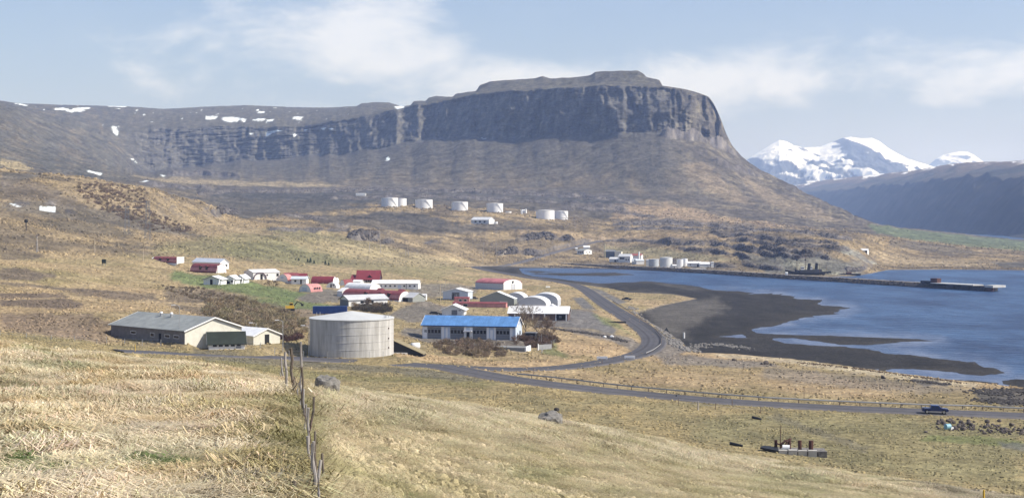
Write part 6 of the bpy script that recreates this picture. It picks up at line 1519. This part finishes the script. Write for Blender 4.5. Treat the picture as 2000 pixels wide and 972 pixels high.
def hframe(px0, px1, py_, top, label, smin=4):
    a = on(px0, py_, smin); b_ = on(px1, py_, smin); h = (py_ - top) / F * a.y; w = b_.x - a.x
    rt = root('pylon', a, 0, label, 'pylon', 'timber H frame pylons')
    leg = mesh_of(MB().ring([(0, 0, -.5), (0, 0, h)], [.26, .17], 6), 'leg', WOOD)
    inst(leg, 'leg', (0, 0, 0), (0, math.radians(3), 0), parent=rt); inst(leg, 'leg', (w, 0, 0), (0, math.radians(-3), 0), parent=rt)
    MB().box(-w * .35, w * 1.35, -.15, .15, h * .93, h * .93 + .35).build('crossarm', WOODB, rt)
    MB().ring([(.3, 0, h * .55), (w - .3, 0, h * .9)], .09, 5).build('brace', WOODB, rt); MB().ring([(w - .3, 0, h * .55), (.3, 0, h * .9)], .09, 5).build('brace', WOODB, rt)
    return rt
hframe(71, 79, 492, 458, 'timber H frame pylon on the slope at the far left', 5)
hframe(943, 971, 514, 464, 'tall timber H frame pylon in the middle of the brown slope', 7.3)
hframe(721, 751, 493, 447, 'timber H frame pylon below the dark rock outcrop', 6.8)
hframe(1103, 1123, 456, 430, 'timber H frame pylon right of the paired fuel tanks', 8.8)
hframe(792, 800, 498, 487, 'small timber frame above the long white barrack', 6.3)
def lattice(px_, py_, top, label, smin=4):
    p = on(px_, py_, smin); h = (py_ - top) / F * p.y; rt = root('lattice_pylon', p, 0, label, 'pylon')
    b_, t_ = 1.6, .7
    for sx in (-1, 1):
        for sy in (-1, 1): MB().ring([(sx * b_, sy * b_, -.5), (sx * t_, sy * t_, h)], .14, 4).build('leg', GREYD, rt)
    n_ = 7
    for k in range(n_):
        z0, z1 = h * k / n_, h * (k + 1) / n_; w0 = b_ + (t_ - b_) * k / n_; w1 = b_ + (t_ - b_) * (k + 1) / n_
        for s_ in (-1, 1): MB().ring([(s_ * w0, -w0, z0), (-s_ * w1, -w1, z1)], .07, 4).build('brace', GREYD, rt)
    for z in (h * .97, h * .80):
        MB().box(-9.5, 1.5, -.25, .25, z, z + .3).build('crossarm', GREYD, rt)
lattice(288.5, 468, 392, 'tall steel lattice pylon in front of the hillside scrub', 7)
lattice(248, 455, 400, 'fainter steel lattice pylon left of the tall one by the scrub', 7)

# ---------------------------------------------------------------- fences
def rough_post(px_, py_, top, lean_px, w, seed, label=None, parent=None, m=WOOD, smin=1.0):
    p = on(px_, py_, smin); k = 1 / F * p.y; h = (py_ - top) * k; r_ = np.random.RandomState(seed)
    prs = []
    for i in range(6):
        t_ = i / 5; prs.append((lean_px * k * t_ + .03 * r_.randn() * (0 < i < 5), .02 * r_.randn() * t_, -.3 + (h + .3) * t_))
    o = MB().ring(prs, [w * .78 * (1.0 - .25 * i / 5 + .08 * r_.randn()) for i in range(6)], 7).build('post', m, None, False)
    o.location = p
    return o, p, h
frt = root('old_fence', on(590, 800, 1.0), 0, 'old leaning wooden fence posts running down the foreground meadow', 'fence')
tops = []
for i, (a, b_, c, ln, w) in enumerate([(590, 1000, 948, -16, .045), (626, 1010, 900, -18, .030), (619, 990, 868, -8, .042), (602, 880, 777, 11, .036), (607, 955, 862, -6, .036), (597, 850, 757, -4, .030), (593, 835, 720, -4, .038), (580, 800, 745, 3, .035), (590, 783, 668, -2, .045), (573, 772, 679, -5, .062), (563, 765, 686, -6, .055), (557, 748, 697, -8, .050), (568, 775, 724, 2, .034), (585, 815, 750, 2, .032), (606, 912, 800, -3, .032), (612, 935, 845, 3, .03), (600, 868, 790, -2, .028), (588, 795, 730, 1, .03), (577, 785, 735, -2, .03), (610, 965, 905, 4, .028), (552, 742, 712, -3, .04), (628, 1030, 905, -14, .04), (620, 1045, 930, 6, .03), (615, 1020, 880, -2, .034), (624, 1000, 892, 5, .026)]):
    o, p, h = rough_post(a, b_, c, ln, w, 300 + i, m=WOOD if i % 3 else mat('dark_old_wood', (.15, .125, .10), .95, nscale=6, namp=.4, stretch=(1, 1, .15)))
    adopt(o, frt); tops.append((p.y, p + Vector((ln / F * p.y * .6, 0, h * .6)), p + Vector((ln / F * p.y * .3, 0, h * .35))))
tops.sort(key=lambda q: q[0])
for s_ in (1, 2):
    pts = []
    for a, b_ in zip(tops[:-1], tops[1:]):
        for k in range(5):
            t_ = k / 5; q = a[s_].lerp(b_[s_], t_); q.z -= .10 * math.sin(math.pi * t_); pts.append(q)
    o = MB().ring([(q.x - frt.location.x, q.y - frt.location.y, q.z - frt.location.z) for q in pts], .006, 4).build('wire', RUST, frt)
def wire_fence(label, pts_px, every, h, smin=2.2, m=STEEL, w=.07, mesh=False):
    W_ = along([on(a, b_, smin) for a, b_ in pts_px], .5); P0 = W_[0]
    rt = root('fence', P0, 0, label, 'fence'); pm = mesh_of(MB().ring([(0, 0, -.4), (0, 0, h)], w, 6), 'post', m); acc = every; pl_ = []
    for i, q in enumerate(W_):
        if i: acc += (W_[i] - W_[i - 1]).length
        if acc >= every: acc = 0; l_ = Vector((q.x, q.y, ground_z(q.x, q.y))) - P0; inst(pm, 'post', l_, parent=rt); pl_.append(l_)
    for z in (h * .95, h * .5):
        MB().ring([q + Vector((0, 0, z)) for q in pl_], .018, 3, False).build('wire', STEEL, rt)
wire_fence('steel post fence between the road and the grey roofed warehouse', [(208, 664), (240, 668), (300, 676), (350, 681)], 5.5, 1.7, smin=2.2)
wire_fence('wire fence across the gravel slope at the left edge', [(0, 655), (60, 660), (120, 664), (200, 668)], 6, 1.2, smin=2.2)
wire_fence('steel fence beside the road left of the concrete tank', [(480, 688), (540, 691), (600, 693)], 4, 1.8, smin=2.2)
wire_fence('steel railing at the foot of the concrete tank', [(640, 698), (690, 700), (760, 703)], 3.2, 1.8, smin=2.2)
wire_fence('wire fence around the straw field beside the kiosk', [(1058, 690), (1062, 680), (1088, 668)], 4, 1.4, smin=3.6)
wire_fence('wire fence across the lower meadow below the guard rail', [(1325, 790), (1410, 800), (1480, 806), (1560, 812)], 9, 1.3, smin=2.2, m=WOODB)
p = on(1052, 684, 3.6); rt = root('metal_gate', p, math.radians(35), 'grey metal gate with a white post beside the kiosk', 'gate')
MB().box(0, 5, -.05, .05, .2, 1.7).build('panel', STEEL, rt); MB().box(-.3, 0, -.15, .15, -.4, 2.0).build('gate_post', TRIM, rt)
p = on(203, 517, 4.5); rt = root('small_mast', p, 0, 'little dark green box on legs above the brown bank', 'box'); MB().box(-.9, .9, -.6, .6, 1.1, 3.0).build('box', DGREEN, rt); MB().ring([(-.8, 0, -.4), (-.6, 0, 1.1)], .12, 5).build('leg', GREYD, rt); MB().ring([(.8, 0, -.4), (.6, 0, 1.1)], .12, 5).build('leg', GREYD, rt)

p = on(51, 456, 5); hh = 24 / F * p.y; rt = root('mast', p, 0, 'short dark mast with a round head on a green knoll at far left', 'mast'); MB().ring([(0, 0, -.4), (0, 0, hh * .7)], .22, 6).build('pole', BLACK, rt); MB().ring([(0, 0, hh * .7), (0, 0, hh * .8), (0, 0, hh * .95), (0, 0, hh)], [.5, 1.1, 1.0, .4], 8).build('head', BLACK, rt)
# ---------------------------------------------------------------- trees and shrubs
TWIG = mat('bare_twigs', (.24, .185, .125), .95, nscale=1.5, namp=.3); TWIGR = mat('reddish_twigs', (.19, .14, .10), .95, nscale=1.5, namp=.3); BARK = mat('bark', (.13, .10, .08), .95, nscale=3, namp=.3)
def branchy(seed, h, spread, stems, depth, thick=.05, tw=.035):
    r_ = random.Random(seed); trunk, crown = MB(), MB()
    def grow(p, d, ln, rad, lev):
        q = p + d * ln; mb = trunk if lev < 2 else crown
        mb.ring([p, (p + q) / 2 + Vector((r_.uniform(-1, 1), r_.uniform(-1, 1), 0)) * ln * .08, q], [rad, rad * .82, rad * .62], 5 if lev < 2 else 3, False)
        if lev >= depth: return
        for _ in range(3 if lev else 4):
            e = (d + Vector((r_.gauss(0, spread), r_.gauss(0, spread), r_.gauss(.05, spread * .6)))).normalized()
            grow(q if r_.random() < .6 else p.lerp(q, r_.uniform(.45, .95)), e, ln * r_.uniform(.62, .85), max(rad * .6, tw), lev + 1)
    for _ in range(stems):
        grow(Vector((r_.gauss(0, .12 * h * (stems > 1)), r_.gauss(0, .12 * h * (stems > 1)), -.3)), Vector((r_.gauss(0, .18), r_.gauss(0, .18), 1)).normalized(), h * .30, thick * h * .35, 0)
    return trunk, crown
def bare_tree(label, px_, py_, top, seed, spread=.42, depth=6, stems=1, m=TWIG, smin=3.4, tw=.028):
    p = on(px_, py_, smin); h = (py_ - top) / F * p.y
    tr, cr2 = branchy(seed, h * .98, spread, stems, depth, tw=tw)
    rt = root('bare_tree', p, 0, label, 'tree'); tr.build('trunk', BARK, rt); cr2.build('crown', m, rt); return rt
bare_tree('tallest bare tree spreading in front of the white roofed open shed', 1027, 668, 592, 1, .40, 6)
bare_tree('bare tree just right of the tallest one, before the open shed', 1048, 662, 604, 2, .38, 6)
bare_tree('dark bushy bare tree right of the garage trees', 1064, 662, 612, 4, .42, 6, 2, TWIGR)
bare_tree('low bare tree at the right end of the garage tree row', 1078, 668, 632, 6, .45, 5, 3)
bare_tree('small bare tree on the lawn before the pink round hut end', 529, 570, 545, 8, .42, 6, smin=4.5, tw=.05)
bare_tree('bare tree leaning over the roof of the bungalow', 716, 603, 577, 9, .45, 6, 2, TWIGR, 4.4)
bare_tree('bare tree left of the bungalow shrubs, behind the concrete tank', 697, 605, 586, 10, .45, 5, 3, TWIG, 4.4)
bare_tree('bare tree at the right end of the bungalow shrubs', 737, 606, 586, 11, .45, 5, 3, TWIG, 4.4)
def conifer(label, px_, py_, top, seed, smin=6.2):
    p = on(px_, py_, smin); h = (py_ - top) / F * p.y; r_ = random.Random(seed); rt = root('conifer', p, 0, label, 'tree', 'small dark conifers on the slope')
    MB().ring([(0, 0, -.3), (0, 0, h * .95)], [.13, .04], 5).build('trunk', BARK, rt); mb = MB()
    for k in range(150):
        t_ = r_.random() ** .8; z = h * (.08 + .9 * t_); R_ = h * .33 * (1 - t_) + .15; a = r_.uniform(0, 6.28); q = r_.uniform(.35, 1) * R_; s_ = h * .07
        c = Vector((math.cos(a) * q, math.sin(a) * q, z)); o_ = Vector((math.cos(a), math.sin(a), -.35)) * s_ * 1.7; w_ = Vector((-math.sin(a), math.cos(a), 0)) * s_
        mb.add([c - w_ - o_ * .3, c + w_ - o_ * .3, c + o_, c + Vector((0, 0, s_))], [(0, 1, 3), (1, 2, 3), (2, 0, 3)])
    mb.build('crown', mat('conifer_needles', (.022, .040, .020), .9), rt)
for k, (a, b_, c, lb) in enumerate([(577, 508.5, 505, 'tiniest dark conifer at the left end of the slope trees'), (583.5, 509.5, 503.5, 'small conifer second from the left on the slope'), (601, 513, 505.5, 'left conifer of the middle clump'), (606.5, 513.5, 503.5, 'tallest conifer, in the middle of the middle clump'), (613.5, 514.5, 508, 'right conifer of the middle clump'), (635.5, 518, 509.5, 'left conifer of the right hand pair'), (642, 519, 512, 'right conifer of the right hand pair')]):
    conifer(lb, a, b_, c, 400 + k, 5 if k == 7 else 6.0)

# scatter through geometry nodes: one object per mass of shrubs or grass
def scatter(name, protos, pts, rot, scale, cols, idx=None):
    coll = bpy.data.collections.new(name + '_kinds')
    for i, (me) in enumerate(protos):
        po = bpy.data.objects.new('%s_%02d' % (name, i), me); coll.objects.link(po)
    me = bpy.data.meshes.new(name); n_ = len(pts); me.vertices.add(n_); me.vertices.foreach_set('co', np.asarray(pts, np.float32).reshape(-1))
    def attr(nm, ty, data, key='value'):
        a = me.attributes.new(nm, ty, 'POINT'); a.data.foreach_set(key, np.asarray(data).reshape(-1))
    attr('rot', 'FLOAT_VECTOR', np.asarray(rot, np.float32), 'vector'); attr('sca', 'FLOAT', np.asarray(scale, np.float32))
    attr('gcol', 'FLOAT_COLOR', np.concatenate([np.asarray(cols, np.float32), np.ones((n_, 1), np.float32)], 1), 'color')
    attr('pick', 'INT', (np.asarray(idx) if idx is not None else np.arange(n_) % len(protos)).astype(np.int32))
    o = bpy.data.objects.new(name, me); COL.objects.link(o); o['kind'] = 'stuff'
    ng_ = bpy.data.node_groups.new(name, 'GeometryNodeTree')
    ng_.interface.new_socket('Geometry', in_out='INPUT', socket_type='NodeSocketGeometry'); ng_.interface.new_socket('Geometry', in_out='OUTPUT', socket_type='NodeSocketGeometry')
    N_ = ng_.nodes.new; gi, go = N_('NodeGroupInput'), N_('NodeGroupOutput'); ip = N_('GeometryNodeInstanceOnPoints'); ci = N_('GeometryNodeCollectionInfo')
    ci.inputs['Collection'].default_value = coll; ci.inputs['Separate Children'].default_value = True; ci.inputs['Reset Children'].default_value = True
    def na(nm, ty): q = N_('GeometryNodeInputNamedAttribute'); q.data_type = ty; q.inputs['Name'].default_value = nm; return q.outputs['Attribute']
    L_ = ng_.links.new
    L_(gi.outputs[0], ip.inputs['Points']); L_(ci.outputs[0], ip.inputs['Instance']); ip.inputs['Pick Instance'].default_value = True
    L_(na('pick', 'INT'), ip.inputs['Instance Index']); L_(na('sca', 'FLOAT'), ip.inputs['Scale'])
    er = N_('FunctionNodeEulerToRotation'); L_(na('rot', 'FLOAT_VECTOR'), er.inputs[0]); L_(er.outputs[0], ip.inputs['Rotation'])
    L_(ip.outputs[0], go.inputs[0])
    md = o.modifiers.new('scatter', 'NODES'); md.node_group = ng_
    return o
def inst_mat(name, rough=.9, trans=0.0):
    m = bpy.data.materials.new(name); m.use_nodes = True; t = m.node_tree; b = t.nodes['Principled BSDF']; b.inputs['Roughness'].default_value = rough; b.inputs['Specular IOR Level'].default_value = .15
    a = t.nodes.new('ShaderNodeAttribute'); a.attribute_type = 'INSTANCER'; a.attribute_name = 'gcol'
    oi = t.nodes.new('ShaderNodeNewGeometry'); r = t.nodes.new('ShaderNodeMapRange'); r.inputs['To Min'].default_value = .72; r.inputs['To Max'].default_value = 1.3
    t.links.new(oi.outputs['Random Per Island'], r.inputs['Value'])
    mm = t.nodes.new('ShaderNodeVectorMath'); mm.operation = 'SCALE'; t.links.new(a.outputs['Color'], mm.inputs[0]); t.links.new(r.outputs[0], mm.inputs['Scale']); t.links.new(mm.outputs[0], b.inputs['Base Color'])
    return m
SHM = inst_mat('shrub_twigs')
shr = []
for k in range(5):
    tr, cr2 = branchy(500 + k, 1.0, .5, 5, 3, .05, .012); tr.v += []; k0 = len(tr.v); tr.v += cr2.v; tr.f += [tuple(i + k0 for i in q) for q in cr2.f]
    shr.append(mesh_of(tr, 'shrub', SHM))
def poly_points(poly, n_, smin, smax_y=None, seed=1):
    r_ = np.random.RandomState(seed); xs = [p[0] for p in poly]; ys = [p[1] for p in poly]; out = []
    while len(out) < n_:
        a, b_ = r_.uniform(min(xs), max(xs)), r_.uniform(min(ys), max(ys))
        if sdist(poly, np.array([a]), np.array([b_]))[0] > 0: out.append(on(a, b_, smin))
    return out
def shrubs(name, poly, n_, h, c, smin, seed):
    r_ = np.random.RandomState(seed); P = poly_points(poly, n_, smin, seed=seed)
    sc_ = h * (.55 + .75 * r_.rand(n_)); cols = np.array(c) * (.7 + .6 * r_.rand(n_, 1)) * (1 + .03 * r_.randn(n_, 3))
    return scatter(name, shr, [list(p) for p in P], np.stack([.1 * r_.randn(n_), .1 * r_.randn(n_), r_.rand(n_) * 6.28], 1), sc_, np.clip(cols, .01, .9))
shrubs('willow_thicket', [(405, 590), (440, 584), (500, 592), (552, 606), (590, 625), (600, 650), (555, 662), (500, 650), (440, 632), (400, 620)], 320, 3.8, (.26, .215, .135), 4.0, 1)
shrubs('shrub_row', [(318, 560), (360, 562), (420, 573), (480, 586), (500, 600), (440, 596), (380, 584), (330, 572)], 170, 1.8, (.19, .155, .11), 4.2, 2)
shrubs('red_shrub_bed', [(850, 672), (880, 664), (930, 664), (975, 674), (992, 684), (980, 696), (930, 700), (890, 696), (858, 686)], 180, 2.6, (.20, .155, .11), 3.6, 3)
shrubs('shrub_bed', [(1000, 672), (1030, 655), (1070, 655), (1088, 668), (1070, 680), (1030, 680)], 150, 3.2, (.15, .105, .08), 3.6, 4)
shrubs('shrub_bed', [(690, 607), (700, 600), (745, 598), (765, 606), (750, 612)], 120, 3.4, (.10, .085, .065), 4.2, 5)
shrubs('hillside_scrub', [(142, 372), (160, 362), (215, 372), (260, 392), (300, 415), (350, 432), (388, 448), (360, 452), (300, 450), (250, 435), (210, 420), (170, 402)], 430, 3.2, (.20, .155, .12), 8.6, 6)
shrubs('hillside_scrub', [(180, 358), (230, 366), (288, 376), (285, 400), (250, 395), (200, 378)], 120, 3.0, (.21, .16, .12), 8.8, 7)
shrubs('dark_bush', [(545, 662), (560, 652), (586, 654), (588, 662), (560, 668)], 60, 2.6, (.11, .065, .055), 3.8, 8)

outcrop_rocks()

# ---------------------------------------------------------------- matted meadow grass
GRM = inst_mat('grass_blades', .85)
def tussock(seed, nb, r, ln, flat, w=.010):
    r_ = random.Random(seed); mb = MB(); main = r_.uniform(0, 6.28)
    for _ in range(nb):
        x, y = r_.gauss(0, r * .5), r_.gauss(0, r * .5); a = main + r_.gauss(0, .75) if r_.random() < .75 else r_.uniform(0, 6.28)
        L_ = ln * r_.uniform(.5, 1.15); d = Vector((math.cos(a), math.sin(a), 0)); s_ = Vector((-math.sin(a), math.cos(a), 0)) * w * r_.uniform(.7, 1.3)
        up = r_.uniform(.25, .8) * (1 - flat) + .10; p = Vector((x, y, -.02 + r_.uniform(0, .05)))
        q1 = p + d * L_ * .38 + Vector((0, 0, L_ * up * .55)); q2 = p + d * L_ * (.95) + Vector((0, 0, L_ * up * .30))
        mb.add([p - s_, p + s_, q1 + s_ * .8, q1 - s_ * .8, q2], [(0, 1, 2, 3), (3, 2, 4)])
    return mesh_of(mb, 'tussock', GRM)
prot = [tussock(600 + k, 120, .46, .29, .80, .0048) for k in range(5)] + [tussock(610 + k, 130, .26, .32, .40, .0046) for k in range(4)] + [tussock(620 + k, 80, .42, .15, .5, .0045) for k in range(3)]
r_ = np.random.RandomState(9)
browD = SD[2]; pts, rots, scs, cols, idx = [], [], [], [], []
Nn = 240000
yy = 14 + 98 * r_.rand(Nn) ** .56; uu = (-1080 + 2160 * r_.rand(Nn)) / F; keep_p = r_.rand(Nn) < (yy / 112) ** .35
fr = np.interp(1000 + uu * F, PXc, np.arange(NC)); ci_ = fr.astype(int); bd = browD[ci_] + 4
ok = (yy < bd) & keep_p
yy, uu, ci_ = yy[ok], uu[ok], ci_[ok]
bd_ = browD; lim = 88000
if len(yy) > lim: s_ = r_.choice(len(yy), lim, replace=False); yy, uu, ci_ = yy[s_], uu[s_], ci_[s_]
for y, u, c in zip(yy, uu, ci_):
    r0 = int(np.searchsorted(D0[:, c], y)); r0 = min(max(r0, 1), NR - 1); z = float(np.interp(y, D0[r0 - 1:r0 + 1, c], Z[r0 - 1:r0 + 1, c])); k = blade_col[r0, c]
    pts.append((u * y, y, z)); g_ = k[1] > k[0] * .98; px_ = 1000 + u * F
    tufty = perlin(np.array([u * y / 2.2]), np.array([y / 2.2]), 33)[0] + .3 * perlin(np.array([u * y / .8]), np.array([y / .8]), 34)[0]
    if g_: idx.append(9 + r_.randint(3)); sc0 = .9; k = k * np.array([.8, 1.15, .8])
    elif px_ < 570 or float(tband[r0, c]) > .45: idx.append(5 + r_.randint(4) if tufty > .22 else r_.randint(5)); sc0 = 1.0 + .9 * max(0, tufty)
    else: idx.append(9 + r_.randint(3) if tufty < .1 else r_.randint(5)); sc0 = .75
    sw = 6.0 * perlin(np.array([u * y / 2.6]), np.array([y / 2.6]), 36)[0]; pt = perlin(np.array([u * y / 1.5]), np.array([y / 1.5]), 38)[0]
    nearb = 1 - .45 * float(sstep(.78, 1.0, y / bd_[c]))
    pale = np.array([1.14, 1.15, 1.12]) if (not g_ and px_ < 575) else (np.array([1.10, 1.12, 1.10]) if not g_ else np.ones(3))
    rots.append((0, 0, 2.4 + sw + r_.randn() * .45)); scs.append(sc0 * nearb * (.65 + .6 * r_.rand() + .35 * pt) * (1 + y / 110)); cols.append(k * pale * (.92 + .30 * r_.rand() + .38 * pt) * (1 + .04 * r_.randn(3)))
scatter('meadow_grass', prot, pts, rots, scs, np.clip(cols, .01, .9), idx)

# hummocks and stones of the middle distance
def hummock(seed):
    r_ = random.Random(seed); n_ = 6; ring = [(math.cos(6.283 * k / n_) * r_.uniform(.35, .6), math.sin(6.283 * k / n_) * r_.uniform(.35, .6), -.12) for k in range(n_)]
    mid = [(x * r_.uniform(.5, .75), y * r_.uniform(.5, .75), r_.uniform(.16, .34)) for x, y, z in ring]; top = (r_.gauss(0, .1), r_.gauss(0, .1), r_.uniform(.26, .42))
    mb = MB().add(ring + mid + [top], [(k, (k + 1) % n_, n_ + (k + 1) % n_, n_ + k) for k in range(n_)] + [(n_ + k, n_ + (k + 1) % n_, 2 * n_) for k in range(n_)]); return mesh_of(mb, 'hummock', GRM)
HUM = [hummock(700 + k) for k in range(6)]
r_ = np.random.RandomState(12); pts, rots, scs, cols = [], [], [], []
okm = (col[..., 0] - col[..., 2] > .045) & (seaw < .05) & (col[..., 2] < .5)
for s0, s1, n_, sz in ((1.12, 1.98, 26000, .26), (2.15, 4.0, 20000, .45), (4.0, 7.3, 26000, .8), (7.3, 10.8, 22000, 1.7), (10.8, 13.9, 14000, 3.0)):
    R0, R1 = np.searchsorted(S, [s0, s1]); C0, C1 = np.searchsorted(PXc, [-60 if s0 > 2 else 640, 2060])
    ri = r_.randint(R0, R1, n_ * 2); cj = r_.randint(C0, C1, n_ * 2); clump = perlin(X0[ri, cj] / (sz * 14), Y0[ri, cj] / (sz * 20), 41)
    good = okm[ri, cj] & okm[np.minimum(ri + 1, NR - 1), cj] & okm[ri - 1, cj] & (r_.rand(n_ * 2) < .45 + .8 * clump); ri, cj = ri[good][:n_], cj[good][:n_]
    for a_, b_ in zip(ri, cj):
        u_ = r_.rand(); x, y, z = X0[a_, b_], Y0[a_, b_], Z[a_, b_]; pts.append((x, y, z)); k = col[a_, b_]; dark = r_.rand() < (.12 if s0 < 4 else .26)
        if s0 < 2: k = blade_col[a_, b_] * (1.08 if PXc[b_] > 560 else .9)
        rots.append((0, 0, u_ * 6.28)); scs.append(sz * (.35 + 1.1 * r_.rand() ** 2)); cols.append(k * (.62 if dark else .95 + .35 * r_.rand()))
scatter('hummocks', HUM, pts, rots, scs, np.clip(cols, .01, .9))

# ---------------------------------------------------------------- the ground mesh is made last, once roads, pads and houses have been cut into it
make_ground()
